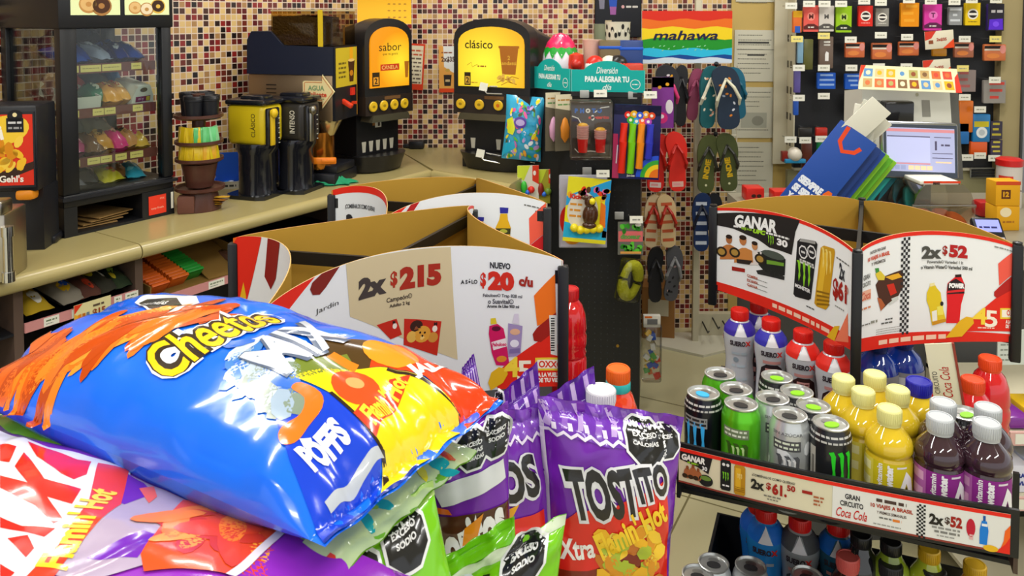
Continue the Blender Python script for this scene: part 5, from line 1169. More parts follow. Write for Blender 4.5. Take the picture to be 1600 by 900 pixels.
# notices on the beige wall
for i, (x0, y0, x1, y1) in enumerate(((1150, -62, 1216, 3), (1147, 47, 1213, 127), (1144, 136, 1210, 215), (1141, 222, 1206, 302))):
    def d_n(a, w, h, i=i):
        r = random.Random(i); INK = ink('#77766a')
        for j in range(9):
            y = h * 0.4 - 0.024 * j
            if i == 2 and 3 < j < 8: continue
            a.scribble(-w * 0.42, w * r.uniform(0.1, 0.4), y, 0.004, INK, i * 10 + j)
        if i == 1: a.rect(-w * 0.42, h * 0.24, w * 0.3, h * 0.275, ink('#3c3c3a')); a.rect(-w * 0.2, h * 0.0, w * 0.2, h * 0.03, ink('#3c3c3a')); a.line([(-w * 0.45, h * 0.12), (w * 0.45, h * 0.12)], 0.003, INK)
        if i == 2: a.rect(-w * 0.3, -h * 0.3, w * 0.3, h * 0.0, ink('#a8a898')); a.ell(0.02, -h * 0.16, 0.03, 0.025, ink('#8a8a7c'), l=2)
    wall_card('paper_notice', x0, y0, x1, y1, ['white sheet on the beige wall, uppermost, cut by the picture edge', 'white form with dark bars on the beige wall, second from the top', 'white sheet with grey picture on the beige wall, third from the top', 'white sheet on the beige wall, lowest, above the red boxes'][i], 'notice', d_n, matte('#c9c6b2'), 0.01)
# ------------------------------------------------------------------ black pegboard wall behind the till
QY = 3.92
p0 = P(1240, 262, QY); p1 = P(1564, -60, QY)
pw = thing('peg_panel', 'black pegboard panel with pale side flange on the wall behind the till', 'pegboard', (p0.x, QY, p0.z))
PWW, PWH = p1.x - p0.x, p1.z - p0.z
b = MB(); b.bx(0, PWW, 0, 0.03, 0, PWH, M('peg_panel_black', '#14151a', 0.5)); a = Art()
for i in range(30):
    for j in range(22): a.ell(0.03 + i * 0.034, 0.03 + j * 0.045, 0.0025, 0.0025, HO, n=4)
b.art(a, flat((0, 0, 0))); b.build('board', pw)
b = MB(); b.bx(-0.005, 0.0, -0.005, 0.11, 0.05, PWH - 0.18, PALEM); b.bx(-0.07, -0.005, 0.10, 0.11, 0.0, PWH - 0.15, PALEM); a = Art()
for j in range(5): a.rect(0.03, 0.1 + 0.13 * j, 0.055, 0.135 + 0.13 * j, ink('#5a5444')); a.rect(0.075, 0.1 + 0.13 * j, 0.1, 0.135 + 0.13 * j, ink('#5a5444'))
b.art(a, lambda x, y, d: Vector((-0.005 - d, x, y))); b.build('side_flange', pw)
MB().bx(0, PWW, -0.012, 0.03, -0.012, 0.0, PALEM).build('bottom_trim', pw)
MB().bx(-0.03, PWW, 0.0, 0.03, -0.2, -0.012, M('panel_olive', '#8a8560', 0.6)).build('lower_panel', pw)
HK = None
def peg(px, py, tagc, label):
    p = P(px, py, QY - 0.12)
    t = thing('hanging_hook', label, 'hook', p, 0, 'price hooks on the till wall')
    b = MB(); b.tube([(0.0, 0.115, 0.0), (0.0, 0.004, 0.0), (0, 0, 0.008)], 0.0022, WIRE, 5); b.build('wire', t)
    b = MB(); b.box((0, -0.002, 0.0), (0.056, 0.0015, 0.03), tagc); a = Art(); a.scribble(-0.018, 0.018, 0.0, 0.005, ink('#9a9a86'), px); b.art(a, flat((0, -0.0028, 0))); b.build('price_tag', t)
    return t
tags = [(1236, 9, 0, 'leftmost at the picture top, beside the beige wall'), (1264, 6, 0, 'above the coral pouch'), (1288, 6, 0, 'above the white pouch'), (1314, 6, 0, 'above the lime pouch'), (1350, 2, 0, 'above the red box with white oval'), (1376, 4, 0, 'above the grey hourglass-shaped pack'), (1420, 0, 0, 'above the orange box'), (1454, 2, 0, 'above the pink pouch'), (1491, 3, 0, 'above the silver pack'), (1518, 0, 0, 'above the yellow box'), (1556, 0, 0, 'above the violet pack'),
        (1245, 61, 1, 'yellow one at the left edge'), (1287, 56, 1, 'yellow one above the brown blister'), (1329, 62, 0, 'above the first orange-brown pouch'), (1376, 55, 0, 'above the second orange-brown pouch'), (1417, 58, 0, 'above the third orange-brown pouch'), (1507, 61, 0, 'above the fourth orange-brown pouch'), (1555, 61, 1, 'yellow one above the last orange-brown pouch'),
        (1248, 106, 0, 'white, third row, at the left edge'), (1287, 106, 0, 'above the left blue pack'), (1330, 106, 0, 'above the right blue pack'), (1373, 104, 0, 'third row, just left of the brochure middle'), (1416, 104, 0, 'third row, above the brochure strip'), (1504, 107, 1, 'yellow one above the grey-pink blister'), (1554, 125, 0, 'above the grey and red blister'),
        (1248, 153, 0, 'white, fourth row, at the left edge'), (1287, 150, 0, 'white, fourth row, over bare board'), (1332, 151, 0, 'white, fourth row, left of the white printer'), (1507, 152, 0, 'above the orange blister right of the monitor'), (1531, 171, 0, 'above the blue blister with white disc'),
        (1235, 218, 0, 'lowest row, leftmost'), (1258, 219, 0, 'lowest row, below the black pack'), (1283, 217, 0, 'lowest row, below the red pack'), (1511, 246, 0, 'lowest row, right of the monitor'), (1531, 243, 0, 'lowest row, on the orange clip pack'), (1553, 247, 0, 'lowest row, next to the beige pillar')]
for px, py, c, n in tags: peg(px, py, TAGY if c else TAGW, 'price tag hook on the till wall, ' + n)
def pouch(draw): return draw
def d_pouch(c, c2, mark, band):
    def f(a, w, h):
        a.rect(-w / 2, -h / 2, w / 2, h / 2, ink(c)); a.ell(0, h * 0.08, w * 0.26, h * 0.16, ink(c2), l=2); a.text(mark, 0, h * 0.08, h * 0.18, ink(band), bold=0.04, l=3)
        a.poly([(-w / 2, -h * 0.42), (-w / 2, -h * 0.3), (-w * 0.2, -h * 0.2), (w * 0.2, -h * 0.2), (w / 2, -h * 0.3), (w / 2, -h * 0.42)], ink(band), l=2); a.scribble(-w * 0.2, w * 0.2, -h * 0.33, h * 0.05, ink('#d8d4c8'), 1, l=3)
    return f
def d_oval(c, c2):
    def f(a, w, h):
        a.rect(-w / 2, -h / 2, w / 2, h / 2, ink(c)); a.ell(0, 0, w * 0.36, h * 0.24, ink('#e6e0d4'), l=2); a.ell(0, 0, w * 0.29, h * 0.17, ink('#2a2422'), l=3); a.rect(-w * 0.28, -h * 0.05, w * 0.28, h * 0.05, ink('#e6e0d4'), l=4); a.scribble(-w * 0.3, w * 0.3, -h * 0.34, h * 0.04, ink(c2), 1, l=2)
    return f
def d_plain(c, c2, seed=0):
    def f(a, w, h):
        a.rect(-w / 2, -h / 2, w / 2, h / 2, ink(c)); r = random.Random(seed)
        for i in range(3): a.rect(-w * r.uniform(0.2, 0.45), h * (0.3 - 0.3 * i), w * r.uniform(0.1, 0.45), h * (0.3 - 0.3 * i) + h * 0.12, ink(c2), l=2)
    return f
hang = [(1266, 29, 23, 41, '#d8584e', d_pouch('#d8584e', '#e88a7c', 'M', '#5a2420'), 'coral pouch with dark band, first of the top row on the till wall'), (1290, 29, 23, 40, '#c9c2b8', d_pouch('#c9c2b8', '#c9c2b8', 'M', '#54504c'), 'white pouch with grey band in the top row of the till wall'), (1317, 30, 24, 41, '#90bc16', d_pouch('#90bc16', '#b0c85a', 'M', '#22301a'), 'lime green pouch with dark arch in the top row of the till wall'),
        (1351, 25, 22, 32, '#d4281e', d_oval('#d4281e', '#e8a8a0'), 'red box with white oval in the top row of the till wall'), (1377, 27, 20, 28, '#8a867e', d_oval('#8a867e', '#d8d4c8'), 'grey pack with white oval in the top row of the till wall'), (1420, 23, 28, 37, '#e08c0c', d_plain('#e08c0c', '#e8a028', 1), 'orange box in the top row of the till wall'),
        (1456, 27, 27, 41, '#cf389a', d_pouch('#cf389a', '#e070b8', 'T', '#5a2048'), 'hot pink pouch in the top row of the till wall'), (1491, 25, 20, 28, '#8c8e90', d_plain('#8c8e90', '#c8ccd0', 2), 'silver-grey pack in the top row of the till wall'), (1518, 22, 23, 35, '#e0bc10', d_oval('#e0bc10', '#6a5a10'), 'yellow box with white oval in the top row of the till wall'), (1554, 27, 25, 42, '#3a2a6a', None, 'black and glowing violet pack, last of the top row on the till wall'),
        (1290, 82, 22, 50, '#6a584c', None, 'brown clear blister with white figure on the till wall'), (1335, 78, 30, 24, '#c8663c', None, 'first orange-brown pouch in the second row of the till wall'), (1377, 80, 31, 26, '#c4683c', None, 'second orange-brown pouch in the second row of the till wall'), (1419, 76, 31, 22, '#cc6a3a', None, 'third orange-brown pouch in the second row of the till wall'), (1505, 78, 30, 24, '#a86448', None, 'dull orange-brown pouch right of the promotion cards'), (1553, 82, 34, 26, '#cc7040', None, 'last orange-brown pouch in the second row, next to the pillar'),
        (1290, 126, 28, 25, '#1850b0', d_plain('#1850b0', '#8aa8d8', 5), 'left blue pack in the third row of the till wall'), (1333, 127, 28, 24, '#1850b0', d_plain('#1850b0', '#8aa8d8', 6), 'right blue pack, partly behind the brochure strip'), (1506, 126, 33, 34, '#8a7c78', d_plain('#8a7c78', '#a85a58', 7), 'grey-pink blister pack in the third row of the till wall'), (1552, 143, 34, 36, '#8f8a84', d_plain('#8f8a84', '#c8443a', 8), 'grey blister pack with red edge, next to the pillar'),
        (1262, 85, 15, 48, '#5a5a2c', None, 'olive strip pack on the till wall'), (1245, 34, 14, 34, '#d8681c', None, 'orange and yellow stick pack at the left edge of the till wall'), (1250, 78, 9, 42, '#7aa0b8', None, 'pale blue stick at the left edge of the till wall'), (1245, 126, 10, 38, '#5a5090', None, 'violet stick at the left edge of the till wall'), (1243, 168, 8, 24, '#2a58b8', None, 'blue stick at the left edge of the till wall'),
        (1342, 168, 30, 34, '#22242c', d_plain('#22242c', '#9aa4b0', 9), 'dark domed pack left of the white printer'), (1353, 160, 18, 22, '#d0a82c', None, 'small mustard pack touching the white printer'),
        (1508, 182, 22, 50, '#d8701c', None, 'orange razor pack right of the monitor'), (1504, 208, 18, 34, '#1c6ab0', None, 'slim blue pack right of the monitor'), (1532, 200, 27, 44, '#2478b4', None, 'blue blister with white disc on the till wall'), (1555, 203, 18, 28, '#3a3648', d_plain('#3a3648', '#b8a838', 10), 'dark grey and yellow pack beside the pillar, upper one'), (1555, 230, 18, 24, '#40384e', d_plain('#40384e', '#c8b848', 11), 'dark grey and yellow pack beside the pillar, lower one'), (1528, 232, 26, 22, '#d8581c', None, 'orange angular clip pack on the lowest hooks'),
        (1258, 206, 20, 14, '#2a2826', None, 'black pack on the lowest left hooks'), (1283, 206, 18, 14, '#b0281c', None, 'red pack on the lowest left hooks'), (1284, 228, 16, 22, '#1c7a40', None, 'green pack below the red one'), (1260, 240, 16, 44, '#5a2c20', None, 'dark brown pack below the lowest left hooks'), (1467, 82, 22, 12, '#d08c20', None, 'amber pack between the two promotion cards')]
for i, (px, py, w_, h_, c, dr, lab) in enumerate(hang):
    if dr is None:
        def dr(a, w, h, c=c, i=i):
            r = random.Random(i)
            if c == '#3a2a6a': a.rect(-w / 2, -h / 2, w / 2, h / 2, ink('#26222e')); a.poly([(-w * 0.45, -h * 0.46), (w * 0.45, -h * 0.46), (w * 0.42, -h * 0.05), (-w * 0.4, -h * 0.08)], ink('#5a2ad0'), l=2); a.ell(0, -h * 0.25, w * 0.2, h * 0.1, ink('#7a4af0'), l=3); a.scribble(-w * 0.3, w * 0.4, h * 0.22, h * 0.1, ink('#c8c4c8'), 1, l=2)
            elif c in ('#c8663c', '#c4683c', '#cc6a3a', '#a86448', '#cc7040'):
                a.rect(-w / 2, h * 0.24, w * 0.25, h * 0.4, ink('#1c1a1a')); a.rect(-w / 2, h * 0.12, w * 0.25, h * 0.22, ink('#d8d0c0')); a.ell(w * 0.34, h * 0.2, w * 0.14, h * 0.26, ink('#d88a80'), l=2); a.ell(-w * 0.1, -h * 0.2, w * 0.3, h * 0.16, ink('#d88040'), l=2)
            elif c == '#6a584c': a.rect(-w * 0.2, h * 0.3, w * 0.25, h * 0.36, ink('#d8d4cc')); a.rect(-w * 0.2, h * 0.22, w * 0.25, h * 0.26, ink('#d8d4cc')); a.poly([(-w * 0.1, -h * 0.26), (w * 0.15, -h * 0.26), (w * 0.15, 0), (-w * 0.02, h * 0.04), (-w * 0.1, -h * 0.05)], ink('#e0dcd8'))
            elif c == '#2478b4': a.rect(-w * 0.45, h * 0.05, w * 0.4, h * 0.25, ink('#c8b828')); a.ell(0, -h * 0.15, w * 0.32, h * 0.2, ink('#e0e4e4'), l=2); a.ell(0, -h * 0.15, w * 0.18, h * 0.11, ink('#b8c0c4'), l=3)
            elif c == '#d8681c': a.rect(-w * 0.5, h * 0.2, w * 0.5, h * 0.5, ink('#d8a018')); a.rect(-w * 0.3, -h * 0.5, w * 0.3, -h * 0.2, ink('#2a58b0'))
    p = P(px, py, QY - 0.08); w = w_ / FPX * (QY - 0.08); h = h_ / FPX * (QY - 0.08)
    b = MB(); b.rbox((0, 0, 0), (w, 0.022, h), M('pack_film_' + c[1:], c, 0.3), 0.005); a = Art(); dr(a, w, h); b.art(a, flat((0, -0.011, 0))); b.tube([(0, 0.081, h * 0.42), (0, 0.0, h * 0.42)], 0.0022, WIRE, 5)
    tag(b.build('hanging_pack', None, p), lab, 'pack', 'packs on the till wall')
for i, (x0, y0, x1, y1, lab) in enumerate(((1445, 48, 1490, 76, 'upper white and red promotion card on the till wall'), (1442, 93, 1485, 118, 'lower white and red promotion card on the till wall'))):
    p = P((x0 + x1) / 2, (y0 + y1) / 2, QY - 0.15); w = (x1 - x0) / FPX * (QY - 0.15); h = (y1 - y0) / FPX * (QY - 0.15)
    b = MB(); b.rbox((0, 0, 0), (w, 0.003, h), matte('#dcd4bc'), 0.001); a = Art(); a.poly([(-w / 2, h / 2), (-w * 0.1, h / 2), (-w * 0.28, h * 0.1), (-w / 2, 0)], ink('#d03a28')); a.poly([(w / 2, -h / 2), (w * 0.1, -h / 2), (w * 0.5, h * 0.0)], ink('#e0481c')); a.text('2x$25' if i else '2x$35', 0.01, 0.0, h * 0.2, ink('#a83a28'), l=3, bold=0.04); a.rect(-w * 0.38, -h * 0.2, -w * 0.22, 0, ink('#8a4a2c'), l=3)
    b.art(a, flat((0, -0.0015, 0))); b.tube([(0, 0.151, h * 0.4), (0, 0.0, h * 0.4)], 0.0022, WIRE, 5); o = b.build('hanging_promo_card', None, p); o.rotation_euler = (0, -0.08, 0); tag(o, lab, 'price card')

# ------------------------------------------------------------------ till counter with its equipment
SZ = 0.90
t = thing('till_counter', 'low white till counter behind the drinks display, mostly hidden', 'counter', (1.5, 2.75, 0))
MB().bx(-0.64, 0.9, -0.42, 0.42, SZ - 0.04, SZ, M('till_worktop', '#8f8a78', 0.4)).build('worktop', t)
MB().bx(-0.6, 0.88, -0.36, 0.4, 0.0, SZ - 0.041, matte('#4a4a48')).build('base_cabinet', t)
# monitor
MY = 2.62
c = P(1439, 236, MY); mw, mh = 122 / FPX * MY, 90 / FPX * MY
mo = thing('till_monitor', 'silver framed till touch screen on a black stand, showing a pale sales page', 'monitor', (c.x, MY, SZ))
zc = c.z - SZ
R = Matrix.Rotation(-0.14, 3, 'X') @ Matrix.Rotation(0.035, 3, 'Y')
b = MB(); b.rbox((0, 0.016, zc), (mw, 0.026, mh), met('#b8bcc4', 0.3), 0.011, R, 3); b.build('frame', mo)
def mf(x, y, d): return R @ Vector((x, 0.003 - d, y)) + Vector((0, 0.0, zc))
b = MB(); a = Art(); a.rect(-mw * 0.475, -mh * 0.46, mw * 0.475, mh * 0.46, plas('#3a4250'))
SCR = M('screen_lavender', '#9a9ec0', 0.3, emit=0.55); S2 = M('screen_white', '#a8acd0', 0.3, emit=0.6); SL = M('screen_line', '#4a4460', 0.3, emit=0.3); SP = M('screen_pink', '#c07a80', 0.3, emit=0.5); SO = M('screen_peach', '#e0b890', 0.3, emit=0.6)
sw, sh = mw * 0.44, mh * 0.4
a.l = 2; a.rect(-sw, -sh * 0.9, sw, sh, SCR); a.l = 3; a.rect(-sw, sh * 0.82, sw, sh * 0.95, SP); a.rect(-sw * 0.98, -sh * 0.5, sw * 0.28, sh * 0.58, S2); a.rect(-sw * 0.98, sh * 0.6, sw * 0.28, sh * 0.64, SL); a.rect(sw * 0.4, sh * 0.6, sw * 0.9, sh * 0.63, SL)
a.rect(-sw * 0.98, -sh * 0.58, sw * 0.28, -sh * 0.53, SP); a.rect(sw * 0.42, sh * 0.05, sw * 0.48, sh * 0.45, SL); a.scribble(sw * 0.6, sw * 0.86, sh * 0.28, 0.006, SL, 1); a.rect(sw * 0.34, -sh * 0.1, sw * 0.94, -sh * 0.07, SL); a.rect(sw * 0.34, -sh * 0.3, sw * 0.94, -sh * 0.27, SL); a.rect(sw * 0.44, -sh * 0.5, sw * 0.9, -sh * 0.44, SO)
for i in range(3): a.rect(-sw * 0.94 + i * sw * 0.18, -sh * 0.82, -sw * 0.8 + i * sw * 0.18, -sh * 0.64, M('screen_blue_grey', '#8a92b8', 0.3, emit=0.5))
for i in range(4): a.rect(-sw * 0.36 + i * sw * 0.18, -sh * 0.82, -sw * 0.2 + i * sw * 0.18, -sh * 0.64, SO)
b.art(a, mf); b.build('screen', mo)
b = MB(); b.rbox((-0.09, 0.07, zc * 0.42), (0.075, 0.05, zc * 0.84), BLACK, 0.006); b.rbox((-0.06, 0.06, 0.008), (0.2, 0.16, 0.016), BLACK, 0.006); b.rbox((-0.05, 0.05, zc * 0.82), (0.1, 0.04, 0.08), BLACK, 0.006); b.build('stand', mo)
# printer
c = P(1425, 178, 2.85); pw_ = 140 / FPX * 2.85
pr = thing('receipt_printer', 'off-white receipt printer with grey windows and a black slot behind the monitor', 'printer', (c.x, 2.85, SZ))
zb, zt = 0.12, P(1425, 141, 2.85).z - SZ
b = MB(); b.prism([(0.0, zb), (0.2, zb), (0.2, zt - 0.02), (0.05, zt)], lambda y, z, d: Vector((d, y, z)), -pw_ / 2, pw_ / 2, matte('#cfcfc4'))
b.prism([(0.0, zb), (0.2, zb), (0.2, zt - 0.02), (0.05, zt)], lambda y, z, d: Vector((d, y, z)), pw_ / 2, pw_ / 2 + 0.03, matte('#5a5a56')); a = Art()
def pf(x, y, d): k = y / (zt - zb); return Vector((x, 0.05 * k - d, zb + y))
H = zt - zb
for x0 in (-0.125, 0.055): a.rect(x0, H - 0.1, x0 + 0.03, H - 0.04, ink('#86857c'))
a.ell(0.04, H - 0.02, 0.006, 0.006, ink('#a8a68c')); b.art(a, pf); b.build('housing', pr)
b = MB(); b.rbox((-0.045, 0.02, zt - 0.082), (0.105, 0.05, 0.085), gloss('#17171b'), 0.008); b.build('paper_slot', pr)
MB().bx(-0.09, 0.09, 0.03, 0.17, 0.0, 0.12, BLACK).build('stand', pr)
# brochure strip curved over the printer
c = P(1412, 124, 2.84)
b = MB(); BW = matte('#d8d2ac'); bw = 160 / FPX * 2.84
def bro(u, v, d=0.0):
    t = v * 1.1 - 0.15; x = (u - 0.5) * bw * (1 - 0.06 * v + 0.0) + 0.02 * v
    return Vector((x, 0.055 * sin(t) - d * cos(t), 0.085 * (v - 0.5) + 0.01 * cos(t) - 0.035 * (u - 0.2) * 0.4))
b.grid(bro, 16, 8, BW); b.grid(lambda u, v: bro(1 - u, v, -0.002), 16, 8, matte('#b8a88a')); a = Art(); rr = random.Random(5)
cs = ['#b89a62', '#d8a81c', '#8a4a2c', '#c86a3a', '#e0d8b0', '#5a8ab8', '#c84a38', '#a8a05a', '#d8b888', '#7a5a3a']
for i in range(8):
    for j in range(2): a.rect(0.04 + 0.115 * i, 0.1 + 0.42 * j, 0.13 + 0.115 * i, 0.44 + 0.42 * j, ink(cs[(i * 3 + j * 5) % 10])); a.ell(0.085 + 0.115 * i, 0.27 + 0.42 * j, 0.025, 0.1, ink(cs[(i * 7 + j + 3) % 10]), l=2, n=10)
a.poly([(0.0, 0.3), (0.05, 1.0), (0.0, 1.0)], ink('#d83a1c'), l=3); a.poly([(0.94, 0.0), (1.0, 0.0), (1.0, 0.8), (0.96, 0.6)], ink('#c83828'), l=3)
b.art(a, bro, 0.08)
o = b.build('brochure_strip', None, (c.x, 2.80, c.z + 0.0)); tag(o, 'curved cream brochure strip with small food pictures resting on the white printer', 'brochure')
# folded shopping bags leaning together
BX, BY = 1300, 2.52
ctr = P(1292, 262, BY)
def tote(dx, dy, dz, w, l, col, label, draw=None, lean=0.62, th=0.012, yaw=-0.35):
    b = MB(); b.rbox((0, 0, 0), (w, th, l), M('bag_fabric_' + col[1:], col, 0.6), 0.004)
    if draw: a = Art(); draw(a, w, l); b.art(a, flat((0, -th / 2, 0)), 0.03)
    o = b.build('folded_shopping_bag', None, ctr + Vector((dx, dy, dz)))
    o.rotation_euler = (Matrix.Rotation(yaw, 3, 'Z') @ Matrix.Rotation(lean, 3, 'Y') @ Matrix.Rotation(-0.1, 3, 'X')).to_euler()
    return tag(o, label, 'shopping bag', 'folded shopping bags on the till counter')
def d_tote(a, w, l):
    a.line([(-w * 0.26, l * 0.5 - 0.005), (-w * 0.22, l * 0.34), (-0.005, l * 0.28), (w * 0.2, l * 0.33), (w * 0.26, l * 0.39)], 0.013, ink('#e0481c'))
    for i, s in enumerate(('SIEMPRE', 'SE SIENTE', 'Y QUE', 'EZO')): a.text(s, -w * 0.42, -l * 0.12 - 0.033 * i, 0.026, ink('#e0e6f0'), al='l', bold=0.07, w={0: w * 0.62, 1: w * 0.66, 2: w * 0.5, 3: w * 0.4}[i])
    a.ell(w * 0.34, -l * 0.12, 0.014, 0.022, ink('#e0641c'), n=6)
tote(-0.012, 0, -0.03, 0.13, 0.36, '#12449a', 'blue folded shopping bag with orange handle and white lettering, front of the stack', d_tote)
for i, (c, n) in enumerate((('#0e3478', 'dark blue'), ('#123e90', 'royal blue'), ('#78b81c', 'lime green'), ('#5ca81c', 'leaf green'), ('#84c020', 'bright lime'), ('#12908a', 'teal'), ('#0f6a78', 'deep teal'), ('#123a78', 'navy'))):
    k = i + 1
    tote(0.026 * k, 0.024 * k, -0.03 - 0.012 * k + (0.004 if i in (2, 4) else 0), 0.125, 0.34 - 0.008 * k, c, '%s folded shopping bag edge, %s behind the lettered blue bag' % (n, ORD[i]), None)
for i in range(6):
    b = MB(); b.rbox((0, 0, 0), (0.075, 0.006, 0.17), matte(['#d4d2c2', '#c8c8ba', '#dcdacc'][i % 3]), 0.002)
    o = b.build('paper_sleeve', None, ctr + Vector((0.098 + 0.009 * i, -0.02 + 0.017 * i, 0.142 - 0.014 * i))); o.rotation_euler = (0.1 * (i % 2), 0.75 - 0.3 * (i % 3), -0.25 + 0.1 * (i % 3))
    tag(o, 'white paper sleeve fanned out on the folded shopping bags, %s from the front' % ORD[i], 'paper sleeve', 'white paper sleeves')
# cookie box
c = P(1474, 350, 2.5)
ck = thing('cookie_box', 'clear domed plastic box with orange cookies and a red and white lid label', 'box', (c.x, 2.5, SZ))
cw, ch = 100 / FPX * 2.5, P(1474, 286, 2.5).z - SZ
CLB = clear_mat('clear_box', '#e4dccc', 0.1, 0.12, 0.6)
b = MB(); b.prism([(-cw / 2, 0), (cw / 2, 0), (cw / 2, ch * 0.6), (cw * 0.42, ch * 0.85), (cw * 0.3, ch * 0.97), (-cw * 0.3, ch * 0.97), (-cw * 0.42, ch * 0.8), (-cw / 2, ch * 0.55)], lambda x, z, d: Vector((x, d, z)), 0, 0.16, CLB); b.rbox((0, -0.002, ch * 0.6), (cw * 1.01, 0.006, 0.012), CLB, 0.002); b.build('tub', ck)
b = MB(); b.rbox((-0.01, 0.08, ch * 0.99), (cw * 0.62, 0.14, 0.012), matte('#dcd8cc'), 0.004); a = Art(); a.rect(-cw * 0.3, ch * 0.99 - 0.001, cw * 0.28, ch * 0.99 + 0.006, ink('#d8401c')); a.text('MAS', -0.02, ch * 0.985, 0.009, ink('#2a2422'), l=2, bold=0.06)
b.art(a, flat((0, 0.0095, 0))); b.build('lid_label', ck)
for i in range(5):
    b = MB(); b.lathe([(0, -0.006), (0.034, -0.006), (0.036, 0), (0.03, 0.007), (0, 0.009)], M('cookie_orange', '#c8642c', 0.6, var=0.3, vscale=60), n=18)
    o = b.build('cookie', None, (c.x - 0.06 + 0.034 * i, 2.56 + 0.02 * (i % 2), SZ + 0.05 + 0.008 * (i % 2))); o.rotation_euler = (0.5, 0.2 * (i - 2), 0); tag(o, 'orange cookie inside the clear domed box, %s from the left' % ORD[i], 'cookie', 'cookies in the clear box')
for i in range(2):
    b = MB(); b.rbox((0, 0, 0.018), (0.07, 0.07, 0.036), matte('#a8501c'), 0.006); o = b.build('cookie_pack', None, (c.x - 0.045 + 0.09 * i, 2.59, SZ + 0.004)); tag(o, 'brown cookie pack at the bottom of the clear box, %s one' % ('left' if i == 0 else 'right'), 'pack', 'cookie packs in the clear box')
# card terminal
c = P(1560, 360, 2.36)
ct = thing('card_terminal', 'black card terminal with lavender screen, tilted up beside the yellow boxes', 'card terminal', (c.x, 2.40, SZ), -0.1)
R2 = Matrix.Rotation(-0.7, 3, 'X')
b = MB(); b.rbox((0, 0, 0.035), (0.085, 0.025, 0.13), BLACKP, 0.008, R2); b.build('body', ct)
b = MB(); a = Art(); a.rect(-0.034, 0.015, 0.034, 0.055, M('terminal_screen', '#8a90e0', 0.3, emit=0.5)); a.l = 2; a.scribble(-0.028, 0.026, 0.03, 0.006, ink('#2a2a60'), 1)
for i in range(4):
    for j in range(3): a.rect(-0.032 + 0.018 * i, -0.045 + 0.016 * j, -0.018 + 0.018 * i, -0.034 + 0.016 * j, ink({(3, 0): '#1cb848', (2, 0): '#d8c01c'}.get((i, j), '#a8a8ac')))
b.art(a, lambda x, y, d: R2 @ Vector((x, -0.0128 - d, y)) + Vector((0, 0, 0.035))); b.build('keypad', ct)
# canister, yellow boxes and small goods at the far right
c = P(1575, 330, 2.95)
t = thing('canister', 'white canister with a red lid beside the pillar', 'canister', (c.x, 2.95, SZ))
cr = 18 / FPX * 2.95; hh = P(1575, 258, 2.95).z - SZ
b = MB(); b.lathe([(cr, 0), (cr, hh)], matte('#d8d0c8'), n=28); a = Art(); a.rect(-0.06, hh - 0.05, -0.01, hh - 0.035, ink('#d83a2c')); a.line([(-0.03, hh - 0.1), (0.0, hh - 0.085), (0.03, hh - 0.09)], 0.004, ink('#5a4a44')); b.art(a, cyl(cr + 0.0005), 0.01); b.build('body', t)
b = MB(); b.lathe([(cr + 0.003, hh), (cr + 0.003, hh + 0.022), (cr * 0.8, hh + 0.028), (0, hh + 0.028)], plas('#c81c1c'), n=28); b.build('lid', t)
c = P(1571, 362, 2.62)
for i, lab in enumerate(('lower yellow box with a pale picture, next to the card terminal', 'upper yellow box with brown number label, stacked on the other yellow box')):
    h = 0.082; b = MB(); b.rbox((0, 0, h / 2), (0.08, 0.06, h), matte('#dca018'), 0.003); a = Art()
    if i: a.rect(-0.022, 0.024, 0.008, 0.054, ink('#5a2c14')); a.text('12', -0.007, 0.039, 0.018, ink('#dca018'), l=2, bold=0.06); a.rect(-0.04, 0.07, 0.04, h, ink('#c8481c'))
    else: a.ell(-0.01, 0.062, 0.02, 0.016, ink('#e8d8b0')); a.scribble(-0.02, 0.02, 0.03, 0.006, ink('#a86a1c'), 1)
    b.art(a, flat((0, -0.03, 0))); tag(b.build('yellow_box', None, (c.x, 2.64, SZ + i * (h + 0.0005)), 0.08 - 0.1 * i), lab, 'box', 'yellow boxes by the pillar')
c = P(1540, 328, 2.8); b = MB(); b.rbox((0, 0, 0.03), (0.075, 0.06, 0.055), plas('#b01c20'), 0.012); tag(b.build('red_pack', None, (c.x, 2.8, SZ + 0.0)), 'small red pack on the till counter left of the yellow boxes', 'pack')
p = P(1537, 270, QY - 0.02)
b = MB(); 
for i in range(3): b.tube([(-0.06, 0, 0.012 - 0.014 * i), (0.06, 0, 0.014 - 0.014 * i)], 0.006, BLACKP, 8)
b.rbox((0, 0.004, 0), (0.13, 0.004, 0.05), matte('#8a8a80'), 0.001); tag(b.build('hanging_pen_pack', None, (p.x, QY - 0.02, p.z)), 'pack of black pens under the pegboard, right of the monitor', 'pack')
for i, (px, py0, py1, wpx, lab) in enumerate(((1176, 291, 318, 28, 'red box with two dark holes at the left end of the till counter'), (1219, 296, 316, 28, 'red box with dark slots beside the blue shopping bags'))):
    y = 3.06; p = P(px, py1, y); p0 = P(px, py0, y); w = wpx / FPX * y; hgt = p0.z - SZ
    b = MB(); b.rbox((0, 0, hgt / 2), (w, 0.07, hgt), plas('#c4221c'), 0.004); a = Art(); a.ell(-w * 0.1, hgt - 0.03, 0.009, 0.007, ink('#3a1a18')); a.ell(w * 0.2, hgt - 0.03, 0.009, 0.007, ink('#3a1a18'))
    b.art(a, flat((0, -0.035, 0))); tag(b.build('red_box', None, (p.x, y, SZ)), lab, 'box')
p = P(1240, 244, 3.84); b = MB(); b.rbox((0, 0, -0.02), (0.1, 0.06, 0.02), plas('#2a88b8'), 0.004); b.sphere((0, -0.01, 0.01), 0.036, plas('#d8d0c0'), 14); b.rbox((-0.035, 0.0, 0.0), (0.05, 0.03, 0.05), plas('#8a2a20'), 0.004)
